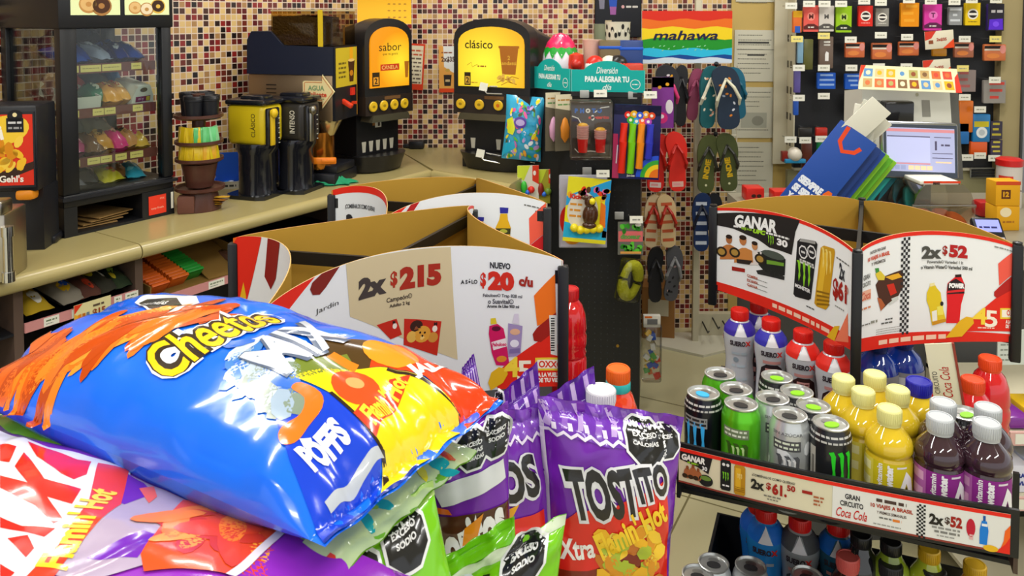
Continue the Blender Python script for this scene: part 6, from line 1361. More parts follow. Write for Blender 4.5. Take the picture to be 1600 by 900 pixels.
tag(b.build('hanging_ball_pack', None, p), 'white ball in a blue and red tray at the lower left of the till wall', 'pack')
# shelf at the extreme right
p = P(1600, 660, 1.95); sx = P(1577, 660, 1.95).x
sh = thing('side_shelf', 'white shelf unit cut by the right picture edge', 'shelf unit', (sx, 1.95, 0))
zs = [P(1590, 676, 1.95).z, P(1590, 778, 1.95).z, 0.1]
for z in zs:
    b = MB(); b.bx(0.0, 0.6, 0, 0.4, z - 0.012, z, PALEM); b.bx(0.0, 0.6, -0.006, 0.0, z - 0.03, z + 0.004, matte('#d8aca4')); a = Art(); a.rect(0.012, z - 0.026, 0.06, z, TAGW); b.art(a, flat((0, -0.006, 0))); b.build('shelf', sh)
for x in (0.585, 0.0): MB().bx(x, x + 0.012, 0.38, 0.4, 0, 0.9, PALEM).build('upright', sh)
for i in range(4):
    b = MB(); b.rbox((0, 0, 0.02), (0.055, 0.12, 0.03 + 0.012 * (i % 2)), foil(['#7a2a90', '#d8b01c', '#6a2080', '#c83a2c'][i]), 0.006); tag(b.build('sweet_pack', None, (sx + 0.035 + 0.06 * i, 2.02, zs[0] - 0.002)), ['purple and yellow', 'yellow', 'dark purple', 'red'][i] + ' sweet pack on the upper shelf at the right picture edge', 'pack', 'sweet packs on the right edge shelf')
    b = MB(); b.rbox((0, 0, 0.035), (0.06, 0.1, 0.07), matte(['#dcdce8', '#c8d0e8', '#e0e0e8', '#b0c0e0'][i]), 0.004); a = Art(); a.text('TIRA', 0, 0.045, 0.012, ink('#2a3a90'), bold=0.06); a.text('STEVIA', 0, 0.025, 0.011, ink('#2a3a90'), bold=0.06, w=0.045); b.art(a, flat((0, -0.05, 0)))
    tag(b.build('sweetener_box', None, (sx + 0.04 + 0.066 * i, 2.02, zs[1] + 0.0002)), 'white blue-lettered box on the right edge shelf, %s from the left' % ORD[i], 'box', 'sweetener boxes on the right edge shelf')
c = P(1580, 543, 1.98); w = 44 / FPX * 1.98; h = 56 / FPX * 1.98
b = MB(); b.bx(-w / 2, w, 0, 0.003, -h / 2, h / 2, matte('#cdd4cc')); a = Art()
for i in range(6): a.scribble(-w * 0.4, w * 0.3, h * 0.38 - 0.013 * i, 0.004, ink('#8a9288'), i)
b.art(a, flat((0, 0, 0))); tag(b.build('hanging_price_sheet', None, c, 0.05), 'pale printed sheet at the right edge behind the red drink bottles', 'sheet')
# ------------------------------------------------------------------ printed header cards bowed between posts
def proj(p):
    r = Vector(p) - Vector((0, 0, EYE)); dz = r.y * cos(PITCH) - r.z * sin(PITCH); up = r.y * sin(PITCH) + r.z * cos(PITCH)
    return PCX + FPX * r.x / dz, PCY - FPX * up / dz
class Card:
    """a printed card bowed inwards between two posts, its upper edge arched"""
    def __init__(s, p0, p1, zb, zt, sag, arch, ctr, pk=0.5):
        s.p0 = Vector(p0); s.p1 = Vector(p1); d = s.p1 - s.p0; s.W = d.length; s.H = zt - zb; s.zb = zb
        n = Vector((-d.y, d.x)).normalized()
        if (Vector(ctr) - (s.p0 + s.p1) / 2).dot(n) < 0: n = -n
        s.n = n; s.sag = sag; s.arch = arch; s.pk = pk; s.a = Art(); s.out = -1.0
    def g(s, u): return max(0.0, 4 * u * (1 - u))
    def ga(s, u):
        k = math.log(0.5) / math.log(s.pk); t = max(1e-6, min(1.0, u)) ** k
        return max(0.0, 4 * t * (1 - t)) ** 0.8
    def at(s, x, y, d=0.0):
        u = x / s.W; q = s.p0 + (s.p1 - s.p0) * u + s.n * (s.sag * s.g(u) - d)
        return Vector((q.x, q.y, s.zb + y / s.H * (s.H + s.arch * s.ga(u))))
    def inv(s, px, py, u0=0.5):
        x, y = s.W * u0, s.H * 0.5
        for _ in range(25):
            a, b = proj(s.at(x, y)); e = 1e-4; a1, b1 = proj(s.at(x + e, y)); a2, b2 = proj(s.at(x, y + e))
            J = ((a1 - a) / e, (a2 - a) / e, (b1 - b) / e, (b2 - b) / e); D = J[0] * J[3] - J[1] * J[2]
            if abs(D) < 1e-9: break
            ex, ey = px - a, py - b
            x += 0.8 * (J[3] * ex - J[1] * ey) / D; y += 0.8 * (-J[2] * ex + J[0] * ey) / D
            x = min(max(x, -0.1 * s.W), 1.1 * s.W); y = min(max(y, -0.6 * s.H), 1.6 * s.H)
        return min(max(x, 0.0), s.W), min(max(y, 0.0), s.H)
    def poly(s, pts, c, l=1): s.a.poly([s.inv(*p) for p in pts], ink(c), l=l)
    def xy(s, pts, c, l=1): s.a.poly(pts, ink(c), l=l)
    def text(s, st, px, py, wpx, hpx, c, l=5, bold=0.0, shear=0.0, rot=0.0):
        x, y = s.inv(px, py); x0, _ = s.inv(px - wpx / 2, py); x1, _ = s.inv(px + wpx / 2, py); _, y0 = s.inv(px, py + hpx / 2); _, y1 = s.inv(px, py - hpx / 2)
        s.a.text(st, x, y, abs(y1 - y0), ink(c), w=abs(x1 - x0), bold=bold, shear=shear, l=l, rot=rot)
    def ell(s, px, py, rx, ry, c, l=2, rot=0.0, n=16):
        x, y = s.inv(px, py); x1, _ = s.inv(px + rx, py); _, y1 = s.inv(px, py - ry); s.a.ell(x, y, abs(x1 - x), abs(y1 - y), ink(c), l=l, rot=rot, n=n)
    def fuzz(s, px, py, wpx, hpx, c, l=4, seed=0):
        x0, _ = s.inv(px - wpx / 2, py); x1, _ = s.inv(px + wpx / 2, py); _, y = s.inv(px, py); _, y1 = s.inv(px, py - hpx / 2); s.a.scribble(min(x0, x1), max(x0, x1), y, 2 * abs(y1 - y), ink(c), seed, l=l)
    def edges(s, top=None, bot=None, tw=0.007, c='#dc2a1c'):
        W, H = s.W, s.H
        if top: s.xy([(0, H - tw), (W, H - tw), (W, H), (0, H)], c, 1)
        if bot: s.xy([(0, 0), (W, 0)] + [(W - W * i / 16, bot(1 - i / 16) * H) for i in range(17)], c, 1)
    def build(s, name, parent, org):
        b = MB(); o = Vector(org); nu = 28
        b.grid(lambda u, v: s.at(u * s.W, v * s.H) - o, nu, 6, ink(s.front))
        b.grid(lambda u, v: s.at((1 - u) * s.W, v * s.H, -0.002) - o, nu, 6, CARD)
        b.grid(lambda u, v: s.at(u * s.W, s.H, -0.002 * v) - o, nu, 1, matte('#c8a468')); b.grid(lambda u, v: s.at((1 - u) * s.W, 0, -0.002 * v) - o, nu, 1, matte('#c8a468'))
        b.art(s.a, lambda x, y, d: s.at(x, y, d) - o, 0.02, 0.0004, 0.00016)
        return b.build(name, parent)
    front = '#e6e8ea'
RED, ORA, DKR, YLW = '#dc2a1c', '#e8641c', '#9a2018', '#e0b020'
def logo45(K, px, py, s=1.0):
    """the anniversary numerals and the shop sign printed on the cards"""
    K.text('4', px - 22 * s, py - 3 * s, 26 * s, 30 * s, '#f0d040', 6, 0.02); K.text('5', px - 2 * s, py + 2 * s, 22 * s, 30 * s, '#f2ead8', 6, 0.02)
    K.poly([(px + 14 * s, py - 17 * s), (px + 56 * s, py - 17 * s), (px + 56 * s, py + 2 * s), (px + 14 * s, py + 2 * s)], '#e8c83a', 4); K.poly([(px + 17 * s, py - 14 * s), (px + 56 * s, py - 14 * s), (px + 56 * s, py - 1 * s), (px + 17 * s, py - 1 * s)], '#f0eadc', 5)
    K.text('OXXO', px + 37 * s, py - 7.5 * s, 36 * s, 10 * s, '#d8301c', 6, 0.03); K.text('A LA VUELTA', px + 36 * s, py + 8 * s, 38 * s, 6.5 * s, '#f4ece4', 6, 0.05); K.text('DE TU VIDA', px + 36 * s, py + 16 * s, 38 * s, 6.5 * s, '#f4ece4', 6, 0.05)

# ------------------------------------------------------------------ drinks display on the right
S0 = Vector((0.2837, 1.3436)); SA = Vector((0.4659, -0.1886)).normalized(); SAN = atan2(SA.y, SA.x)
dd = thing('drinks_display', 'black drinks display stand with price strip and four bowed price cards on top', 'display stand', (S0.x, S0.y, 0), SAN)
def dl(p): v = Vector(p[:2]) - S0; return Vector((v.dot(SA), v.dot(Vector((-SA.y, SA.x)))))
HL, HF, HR, HB = (0.495, 1.946), (0.687, 1.571), (1.038, 1.623), (0.889, 2.013)
lF, lB, lL, lR = dl(HF), dl(HB), dl(HL), dl(HR)
SZ1, SZB, SZ2 = 0.785, 0.705, 0.436
SW_ = 0.505
LX = 0.03
def bow(x): return 0.011 * 4 * max(0.0, x / SW_) * max(0.0, 1 - x / SW_)
# shelf boards
b = MB(); b.bx(0, SW_, 0.03, 0.31, SZ1 - 0.007, SZ1, BLACK); b.prism([(SW_ * i / 12, 0.002 - bow(SW_ * i / 12)) for i in range(13)] + [(SW_ - SW_ * i / 12, -0.003 - bow(SW_ - SW_ * i / 12)) for i in range(13)], lambda x, y, d: Vector((x, y, d)), 0.811, 0.884, BLACK); b.bx(0, 0.006, 0.0, 0.31, SZ1, SZ1 + 0.03, BLACK); b.bx(SW_ - 0.006, SW_, 0.0, 0.31, SZ1, SZ1 + 0.06, M('tray_side_brown', '#4a3a30', 0.5)); b.build('shelf', dd)
b = MB(); b.bx(-0.02, SW_ + 0.06, 0.315, 0.74, SZB - 0.015, SZB, BLACK); b.bx(-0.02, SW_ + 0.06, 0.312, 0.32, SZB - 0.015, SZB + 0.075, BLACK); b.build('rear_tray', dd)
b = MB(); b.bx(LX, SW_, -0.12, 0.40, SZ2 - 0.02, SZ2, BLACK); b.bx(LX - 0.004, LX + 0.002, -0.12, 0.335, SZ2 - 0.02, SZ2 + 0.13, BLACK); b.bx(LX, SW_, -0.123, -0.118, SZ2 - 0.02, SZ2 + 0.05, BLACK); b.bx(LX, SW_, 0.33, 0.335, SZ2 - 0.02, SZ2 + 0.13, BLACK); b.build('shelf', dd)
b = MB(); b.bx(LX + 0.04, SW_ + 0.06, 0.0, 0.74, 0, 0.1, BLACK); b.build('base', dd)
for nm, q, z0 in (('front_post', lF, 0.1), ('rear_post', lB, 0.1), ('side_post', lL, 0.9), ('side_post', lR, 0.9)):
    b = MB(); zt = 1.145; b.rbox((q.x, q.y, (z0 + zt) / 2), (0.02, 0.02, zt - z0), BLACK, 0.003); b.lathe([(0.009, 0), (0.009, 0.004), (0.0, 0.006)], BLACK, (q.x, q.y, zt), 10)
    b.build(nm, dd)
for q0, q1, dz in ((lL, lR, 0.0), (lF, lB, 0.004)):
    d = q1 - q0; b = MB(); b.box(((q0.x + q1.x) / 2, (q0.y + q1.y) / 2, 1.118 + dz), (d.length - 0.02, 0.008, 0.026), BLACK, Matrix.Rotation(atan2(d.y, d.x), 3, 'Z')); b.build('cross_bar', dd)
b = MB(); d = lR - lL; b.box(((lL.x + lR.x) / 2, (lL.y + lR.y) / 2, 0.945), (d.length, 0.012, 0.015), BLACK, Matrix.Rotation(atan2(d.y, d.x), 3, 'Z')); d = lB - lF; b.box(((lB.x + lF.x) / 2, (lB.y + lF.y) / 2, 0.945), (d.length, 0.012, 0.015), BLACK, Matrix.Rotation(atan2(d.y, d.x), 3, 'Z')); b.build('spreader', dd)
for z in (0.2,): 
    b = MB(); b.bx(0.0, SW_, 0.70, 0.71, z, z + 0.05, BLACK); b.build('cross_bar', dd)
# price strip on the shelf lip
SX = lambda px: vhit(px, 750, S0, SA)[0]
PSZ, PSH = 0.817, 0.0605
def strip_z(px, py): return vhit(px, py, S0 - Vector((-SA.y, SA.x)) * 0.004, SA)[1] - PSZ
b = MB(); W = SW_ - 0.012; b.grid(lambda u, v: Vector((0.004 + (W - 0.004) * u, -0.0045 - bow(0.004 + (W - 0.004) * u), PSZ + PSH * v)), 24, 1, ink('#d6cfb2')); a = Art(); xw = SX(1301)
a.rect(0.004, PSH - 0.006, W, PSH, ink(RED), l=2); a.rect(xw, 0.0, W, PSH - 0.006, ink('#dcdcd8')); a.rect(0.004, 0, W, 0.003, ink('#8a3a30'), l=2)
X = SX
a.poly([(0.006, PSH - 0.006), (X(1114), PSH - 0.006), (X(1108), 0.026), (X(1090), 0.034), (0.006, 0.04)], ink('#231f20'), l=2); a.text('GANAR', X(1084), 0.046, 0.011, ink('#e8e8e4'), w=0.04, bold=0.06, shear=0.15, l=3); a.scribble(X(1075), X(1092), 0.038, 0.003, ink('#8ac028'), 1, l=3); a.text('30', X(1102), 0.034, 0.007, ink('#e0e0e0'), bold=0.04, l=3)
for i, px in enumerate((1075, 1084, 1092)): a.ell(X(px), 0.019 + 0.004 * (i == 1), 0.006, 0.009, ink('#a8643c'), l=3); a.ell(X(px), 0.029 + 0.004 * (i == 1), 0.0026, 0.0034, ink('#8a4c2c'), l=4, n=8); a.ell(X(px) - 0.004, 0.014, 0.005, 0.004, ink('#3a2a1c'), l=4, n=8)
a.ell(X(1104), 0.014, 0.012, 0.01, ink('#222222'), l=3); a.ell(X(1104), 0.018, 0.009, 0.004, ink('#6a8a3a'), l=4)
def pcan(a, cx, y0, w, h, c, l, kind):
    a.rect(cx - w / 2, y0 + h * 0.04, cx + w / 2, y0 + h * 0.95, ink(c), l); a.rect(cx - w * 0.42, y0, cx + w * 0.42, y0 + h, ink(c), l)
    if kind: a.octa(cx - w * 0.2, y0 + h * 0.84, w * 0.16, ink('#d8d8d8'), l + 1); a.octa(cx + w * 0.2, y0 + h * 0.84, w * 0.16, ink('#d8d8d8'), l + 1); claw(a, cx, y0 + h * 0.45, w * 0.55, h * 0.3, ink('#78c828'), l + 1); a.scribble(cx - w * 0.3, cx + w * 0.35, y0 + h * 0.16, h * 0.05, ink('#e4e4e4'), 1, l + 1)
    else:
        a.rect(cx - w * 0.38, y0 + h * 0.2, cx + w * 0.1, y0 + h * 0.9, ink('#d8a828'), l + 1); claw(a, cx, y0 + h * 0.62, w * 0.4, h * 0.2, ink('#e8d080'), l + 2)
        for k in range(3): a.rect(cx - w * 0.45, y0 + h * (0.12 + 0.06 * k), cx + w * 0.45, y0 + h * (0.14 + 0.06 * k), ink('#8a6010'), l + 2)
def claw(a, cx, cy, w, h, mat, l=3):
    """three ragged claw strokes"""
    t, bt = cy + h / 2, cy - h / 2
    for k, (x0, dn) in enumerate(((-0.5, 0.18), (-0.1, 0.0), (0.3, 0.12))):
        x = cx + x0 * w; s = w * 0.2
        a.poly([(x - s * 0.5, t - h * 0.03), (x + s * 0.6, t), (x + s * 1.1, t - h * 0.1), (x + s * 0.95, cy + h * 0.1), (x + s * 1.15, cy - h * 0.08), (x + s * 0.7, bt + dn * h + h * 0.08), (x + s * 0.5, bt + dn * h), (x + s * 0.25, cy - h * 0.12), (x + s * 0.45, cy + h * 0.05), (x + s * 0.15, cy + h * 0.28), (x + s * 0.1, t - h * 0.12)], mat, l=l)
pcan(a, X(1135), 0.006, 0.017, 0.052, '#1e1e20', 3, 1); pcan(a, X(1157), 0.004, 0.018, 0.05, '#b8861c', 3, 0)
a.text('¡COMBÍNALOS COMO QUIERAS!', (X(1176) + X(1243)) / 2, 0.044, 0.006, ink('#3a3a3a'), w=X(1243) - X(1176), l=4, bold=0.02)
a.text('2x', X(1185), 0.029, 0.017, ink('#26241f'), w=X(1196) - X(1175), bold=0.05, l=4); a.text('$', X(1202), 0.03, 0.013, ink(DKR), bold=0.03, l=4); a.text('61.', X(1219), 0.028, 0.019, ink(DKR), w=X(1231) - X(1208), bold=0.05, l=4); a.text('50', X(1237), 0.035, 0.01, ink(DKR), bold=0.04, l=4)
a.scribble(X(1195), X(1222), 0.014, 0.0025, ink('#7a766a'), 3, l=4); a.scribble(X(1200), X(1218), 0.009, 0.002, ink('#7a766a'), 4, l=4)
a.rect(X(1254), 0.032, X(1270), 0.037, ink(DKR), l=4); a.scribble(X(1272), X(1288), 0.03, 0.003, ink('#a8603c'), 5, l=4); a.scribble(X(1272), X(1286), 0.024, 0.003, ink('#a8603c'), 6, l=4); a.scribble(X(1272), X(1282), 0.018, 0.003, ink('#a8603c'), 7, l=4)
a.text('GRAN', X(1332), 0.042, 0.0085, ink('#2c2c30'), w=X(1344) - X(1321), bold=0.03, l=4); a.text('CIRCUITO', X(1331), 0.03, 0.0085, ink('#2c2c30'), w=X(1350) - X(1314), bold=0.03, l=4); a.text('Coca Cola', X(1331), 0.015, 0.015, ink('#c01c18'), w=X(1355) - X(1307), shear=0.4, l=4, bold=0.01)
a.scribble(X(1369), X(1416), 0.046, 0.005, ink('#4a3a34'), 8, l=4); a.text('10 VIAJES A BRASIL', X(1393), 0.036, 0.008, ink('#a8402c'), w=X(1426) - X(1360), bold=0.04, l=4); a.text('Y PREMIOS SEMANALES', X(1393), 0.027, 0.0045, ink('#4a3a34'), w=X(1416) - X(1370), bold=0.02, l=4); a.scribble(X(1374), X(1395), 0.019, 0.0025, ink('#6a6a66'), 9, l=4); a.scribble(X(1395), X(1409), 0.0185, 0.004, ink('#d87a2c'), 10, l=4); a.scribble(X(1365), X(1408), 0.008, 0.002, ink('#9a9a94'), 11, l=4)
cx0, cx1 = X(1432), X(1446); cwid = (cx1 - cx0) / 4
for i in range(4):
    for j in range(int((PSH - 0.006) / cwid)):
        if (i + j) % 2: a.rect(cx0 + i * cwid, j * cwid, cx0 + (i + 1) * cwid, (j + 1) * cwid, ink('#1a1a1c'), l=4)
a.text('2x', X(1463), 0.033, 0.017, ink('#26241f'), w=X(1475) - X(1452), bold=0.05, l=4); a.text('$', X(1480), 0.034, 0.012, ink('#4a3a34'), bold=0.03, l=4); a.text('52', X(1494), 0.034, 0.017, ink(DKR), w=X(1504) - X(1485), bold=0.05, l=4)
a.scribble(X(1456), X(1502), 0.021, 0.003, ink('#8a8a86'), 12, l=4); a.scribble(X(1460), X(1500), 0.015, 0.0035, ink('#7a7a76'), 13, l=4); a.scribble(X(1464), X(1492), 0.009, 0.002, ink('#9a9a96'), 14, l=4)
a.ell(X(1517), 0.03, 0.006, 0.014, ink('#b81c34'), l=4); a.rect(X(1515), 0.012, X(1521), 0.02, ink('#d8a8a8'), l=4); a.poly([(X(1531), 0.008), (X(1543), 0.008), (X(1545), 0.03), (X(1542), 0.044), (X(1534), 0.044), (X(1531), 0.03)], ink('#1c78d0'), l=4); a.rect(X(1536), 0.044, X(1540), 0.052, ink('#1450a0'), l=4); a.rect(X(1534), 0.036, X(1543), 0.04, ink('#e0e4e8'), l=5)
a.poly([(X(1562), 0.0), (W, 0.0), (W, 0.044), (X(1571), 0.034), (X(1569), 0.018)], ink(ORA), l=4); a.poly([(X(1556), 0.0), (W, 0.0), (W, 0.026), (X(1572), 0.014)], ink(RED), l=5); a.ell(X(1549), 0.004, 0.01, 0.005, ink(YLW), l=5)
b.art(a, lambda x, y, d: Vector((x, -0.0045 - bow(x) - d, PSZ + y)), 0.02); b.build('price_strip', dd)

# header cards
ZHB, ZHT = 0.94, 1.14
hc = ((HL[0] + HR[0]) / 2, (HL[1] + HR[1]) / 2)
KA = Card(HL, HF, ZHB, ZHT, 0.022, 0.028, hc, 0.55)
def ca(x, y): return (1100 + x / 3.912, 310 + y / 3.912)
def CP(K, pts, c, l, f): K.poly([f(*p) for p in pts], c, l)
KA.edges(True, lambda u: 0.10 + 0.03 * u)
CP(KA, [(68, 92), (588, 135), (560, 205), (537, 345), (470, 320), (400, 300), (330, 250), (262, 222), (180, 185), (68, 163)], '#221f1e', 2, ca)
KA.text('GANAR', *ca(318, 150), 66, 20, '#eceeee', 5, 0.05, 0.1); KA.text('UFC', *ca(340, 205), 20, 7, '#9ad02a', 4, 0.08, 0.2); KA.text('VIAJE A LA', *ca(262, 188), 17, 5, '#9ad02a', 4, 0.04); KA.fuzz(*ca(206, 172), 12, 3, '#e0e0e0', 4, 2); KA.fuzz(*ca(452, 228), 36, 3, '#e8e8e8', 4, 1); KA.text('30', *ca(480, 272), 17, 11, '#ececec', 4, 0.05); x, y = KA.inv(*ca(410, 258)); claw(KA.a, x, y, 0.016, 0.02, ink('#8acc2a'), 4)
SK = ['#a8683c', '#b87440', '#c08858']
for i, (hx, hy, bx_, by, sz) in enumerate(((155, 250, 150, 320, 1.0), (240, 255, 245, 340, 1.15), (312, 290, 320, 355, 0.95))):
    KA.ell(*ca(hx, hy), 4.8 * sz, 7 * sz, SK[i], 5); KA.ell(*ca(hx, hy - 16), 5 * sz, 3.4 * sz, '#2a1c14', 6)
    CP(KA, [(bx_ - 52 * sz, by + 52), (bx_ - 44 * sz, by - 20), (bx_ - 12, by - 38), (bx_ + 12, by - 38), (bx_ + 44 * sz, by - 20), (bx_ + 50 * sz, by + 52)], ['#b8743c', '#c4803f', '#d8d0cc'][i], 3 + (i == 1), ca)
for x_, y_ in ((110, 325), (190, 330), (345, 370)): KA.ell(*ca(x_, y_), 8.5, 8, '#2c2218', 6); KA.ell(*ca(x_, y_), 5.5, 5, '#a8843c', 7)
CP(KA, [(205, 395), (280, 405), (300, 380), (200, 370)], '#2a2220', 6, ca)
CP(KA, [(325, 330), (380, 316), (450, 330), (500, 372), (495, 470), (430, 480), (370, 445), (330, 400)], '#1f2220', 3, ca); KA.ell(*ca(425, 345), 18, 6, '#4a524a', 4); CP(KA, [(385, 375), (490, 395), (490, 415), (385, 400)], '#6a9a30', 4, ca); CP(KA, [(320, 440), (400, 430), (494, 478), (492, 500), (330, 462)], '#2a2a2a', 3, ca)
CP(KA, [(172, 415), (252, 430), (252, 452), (172, 440)], DKR, 3, ca)
for i in range(3): KA.text(['COMPRA', 'ESCANEA', 'GANA'][i], *ca(298, 480 + 28 * i), 17, 4.5, '#b0543c', 4, 0.03); KA.fuzz(*ca(330, 497 + 28 * i), 30, 1.2, '#8a8a88', 3, i)
CP(KA, [(572, 262), (590, 245), (685, 262), (695, 280), (655, 612), (640, 622), (560, 600), (548, 585)], '#1e1e20', 3, ca); CP(KA, [(592, 246), (684, 263), (682, 280), (586, 262)], '#9a9a98', 4, ca)
for x_ in (608, 660): x, y = KA.inv(*ca(x_, 328)); KA.a.octa(x, y, 0.0135, ink('#e0e0e0'), 4); KA.a.octa(x, y, 0.0105, ink('#26262a'), 5); KA.a.rect(x - 0.006, y - 0.002, x + 0.006, y + 0.002, ink('#d0d0d0'), 6)
KA.fuzz(*ca(630, 390), 22, 3, '#c8c8c4', 4, 1); KA.fuzz(*ca(632, 405), 22, 3, '#c8c8c4', 4, 2); x, y = KA.inv(*ca(612, 468)); claw(KA.a, x, y, 0.036, 0.05, ink('#86c828'), 4); KA.text('MONSTER', *ca(605, 548), 24, 6, '#e8e8e8', 5, 0.04)
CP(KA, [(715, 300), (735, 288), (798, 308), (802, 330), (762, 660), (745, 680), (690, 660), (676, 640)], '#c4941c', 3, ca); CP(KA, [(725, 330), (760, 330), (722, 600), (690, 590)], '#dcb030', 4, ca); x, y = KA.inv(*ca(752, 390)); claw(KA.a, x, y, 0.026, 0.05, ink('#e6cf70'), 5)
for i in range(4): CP(KA, [(692, 560 + 26 * i), (770, 580 + 22 * i), (768, 590 + 22 * i), (690, 572 + 26 * i)], '#8a6410', 5, ca)
KA.text('2x', *ca(846, 450), 9, 26, '#2a2c34', 5, 0.04); KA.text('$61', *ca(832, 570), 22, 36, DKR, 5, 0.05); KA.text('50', *ca(872, 560), 6, 12, '#c07a6a', 5, 0.04); KA.fuzz(*ca(850, 385), 20, 2.4, '#6a6a68', 4, 3); KA.fuzz(*ca(830, 670), 14, 2, '#8a8a88', 4, 4); KA.fuzz(*ca(652, 668), 13, 2, '#5a5a58', 4, 5)
KA.a.scribble(KA.W * 0.42, KA.W * 0.86, KA.H * 0.06, 0.008, ink('#f0c8b0'), 3, l=3)
CP(KA, [(752, 850), (800, 780), (832, 778), (800, 880)], YLW, 6, ca); CP(KA, [(835, 800), (880, 700), (884, 880), (800, 890)], '#e87a5a', 2, ca)
KA.build('price_card', None, (0, 0, 0))
def adopt(name, K, parent, org, ang):
    K_o = [o for o in bpy.data.objects if o.name.startswith('price_card') and o.parent is None and o.get('label') is None][-1]
    return K_o
bpy.data.objects.remove([o for o in bpy.data.objects if o.name == 'price_card' and o.parent is None and o.get('label') is None][0]) if False else None
def to_local(o, parent):
    """keep the card where it stands and make it a part of its stand"""
    M_ = Matrix.Translation(parent.location) @ parent.rotation_euler.to_matrix().to_4x4()
    o.data.transform(M_.inverted()); o.parent = parent
def add_card(K, parent, name='price_card'):
    b0 = K.build(name, None, (0, 0, 0)); to_local(b0, parent); return b0
for o in list(bpy.data.objects):
    if o.name.startswith('price_card') and o.parent is None and o.get('label') is None: to_local(o, dd)

KB = Card(HF, HR, ZHB, ZHT, 0.022, 0.034, hc, 0.42)
def cb(x, y): return (1330 + x / 4.093, 330 + y / 4.093)
KB.edges(True, lambda u: 0.13 - 0.05 * u)
KB.text('2x', *cb(512, 262), 31, 20, '#4a4a46', 5, 0.06); KB.text('$', *cb(598, 252), 8, 16, DKR, 5, 0.03); KB.text('52', *cb(683, 257), 29, 20, '#b01c20', 5, 0.06)
KB.text('Powerade® Variedad 1 lt', *cb(598, 323), 56, 5, '#55554f', 5, 0.02); KB.text('o Vitamin Water® Variedad 500 ml', *cb(604, 356), 80, 6, '#4a4a46', 5, 0.03); KB.fuzz(*cb(975, 240), 30, 2, '#8a8a86', 4, 2)
x0, y0 = KB.inv(*cb(336, 150)); xw = KB.inv(*cb(356, 460))[0] - KB.inv(*cb(328, 460))[0]
xm = KB.inv(*cb(342, 460))[0]; cq = 0.0052
for i in range(4):
    for j in range(int(KB.H * 0.86 / cq)):
        if (i + j) % 2: KB.a.rect(xm + (i - 2) * cq, KB.H * 0.1 + j * cq, xm + (i - 1) * cq, KB.H * 0.1 + (j + 1) * cq, ink('#26262a'), l=4)
KB.text('PARTICIPA PARA GANAR', *cb(170, 248), 24, 5, '#5a5450', 5, 0.03); KB.text('10 VIAJES A BRASIL', *cb(175, 288), 34, 8, '#c85038', 5, 0.05); KB.text('Y PREMIOS', *cb(172, 325), 22, 5, '#5a5450', 5, 0.03)
CP(KB, [(155, 470), (180, 430), (250, 400), (330, 372), (332, 480), (300, 540), (235, 590), (190, 635), (175, 560)], '#4a2a20', 3, cb); CP(KB, [(152, 400), (185, 380), (215, 415), (210, 440), (170, 440)], '#d8c03a', 4, cb); CP(KB, [(150, 365), (175, 362), (180, 395), (160, 400)], '#3a8a3a', 4, cb); CP(KB, [(215, 420), (300, 395), (325, 420), (260, 440)], '#e0a82c', 4, cb); CP(KB, [(225, 470), (270, 460), (290, 520), (250, 540)], '#c82c1c', 4, cb); CP(KB, [(165, 550), (190, 560), (215, 600), (188, 638)], '#b05c34', 4, cb); CP(KB, [(250, 560), (300, 540), (300, 565), (240, 600)], '#c8ccc8', 3, cb)
KB.text('GRAN', *cb(98, 420), 10, 8, '#6a6a66', 5, 0.03); KB.text('CIRCUITO', *cb(98, 465), 12, 7, '#6a6a66', 5, 0.03); CP(KB, [(62, 520), (125, 495), (125, 560), (62, 580)], '#e0a890', 3, cb); KB.text('Coca', *cb(92, 540), 14, 12, '#c8604c', 5, 0.02, 0.3); KB.fuzz(*cb(90, 620), 16, 3, '#c8805c', 4, 3)
KB.fuzz(*cb(240, 688), 11, 2.4, '#5a5a58', 4, 4); KB.fuzz(*cb(228, 712), 18, 2.4, '#5a5a58', 4, 5); KB.fuzz(*cb(90, 725), 14, 2.2, '#7a7a76', 4, 6); KB.fuzz(*cb(145, 705), 10, 4, '#8a8a80', 4, 7)
for i in range(3): KB.fuzz(*cb(240, 745 + 14 * i), 40, 1.2, '#a8a8a6', 4, 8 + i)
CP(KB, [(505, 470), (528, 460), (545, 490), (570, 520), (580, 600), (605, 700), (515, 728), (498, 620), (480, 570), (482, 520)], '#dcc024', 4, cb); CP(KB, [(513, 640), (545, 630), (548, 705), (518, 712)], '#e8e8e0', 5, cb); KB.ell(*cb(577, 590), 2.6, 3.6, '#2a2a2a', 6); CP(KB, [(545, 610), (585, 600), (588, 660), (550, 665)], '#e8dc5a', 5, cb); CP(KB, [(515, 705), (603, 685), (605, 705), (518, 730)], '#c88c1c', 5, cb); CP(KB, [(500, 462), (530, 455), (532, 475), (503, 482)], '#e8dca0', 5, cb)
CP(KB, [(665, 405), (702, 402), (704, 420), (725, 470), (722, 520), (700, 600), (690, 715), (605, 715), (612, 600), (608, 520), (615, 460), (662, 420)], '#d81c24', 4, cb); CP(KB, [(662, 405), (702, 402), (703, 420), (664, 422)], '#2a1a1a', 5, cb); CP(KB, [(628, 450), (668, 430), (722, 465), (722, 525), (612, 530), (614, 470)], '#2a1a1e', 5, cb); KB.text('POWER', *cb(672, 475), 24, 8, '#f0f0f0', 6, 0.08); CP(KB, [(614, 508), (720, 498), (722, 512), (612, 522)], '#d8282c', 6, cb)
CP(KB, [(938, 335), (1060, 245), (1060, 385), (945, 475)], '#e85a4a', 3, cb); CP(KB, [(912, 515), (1060, 390), (1060, 490), (930, 555), (912, 540)], '#b01e1c', 4, cb); CP(KB, [(770, 690), (930, 550), (1060, 470), (1060, 770), (700, 770)], RED, 3, cb)
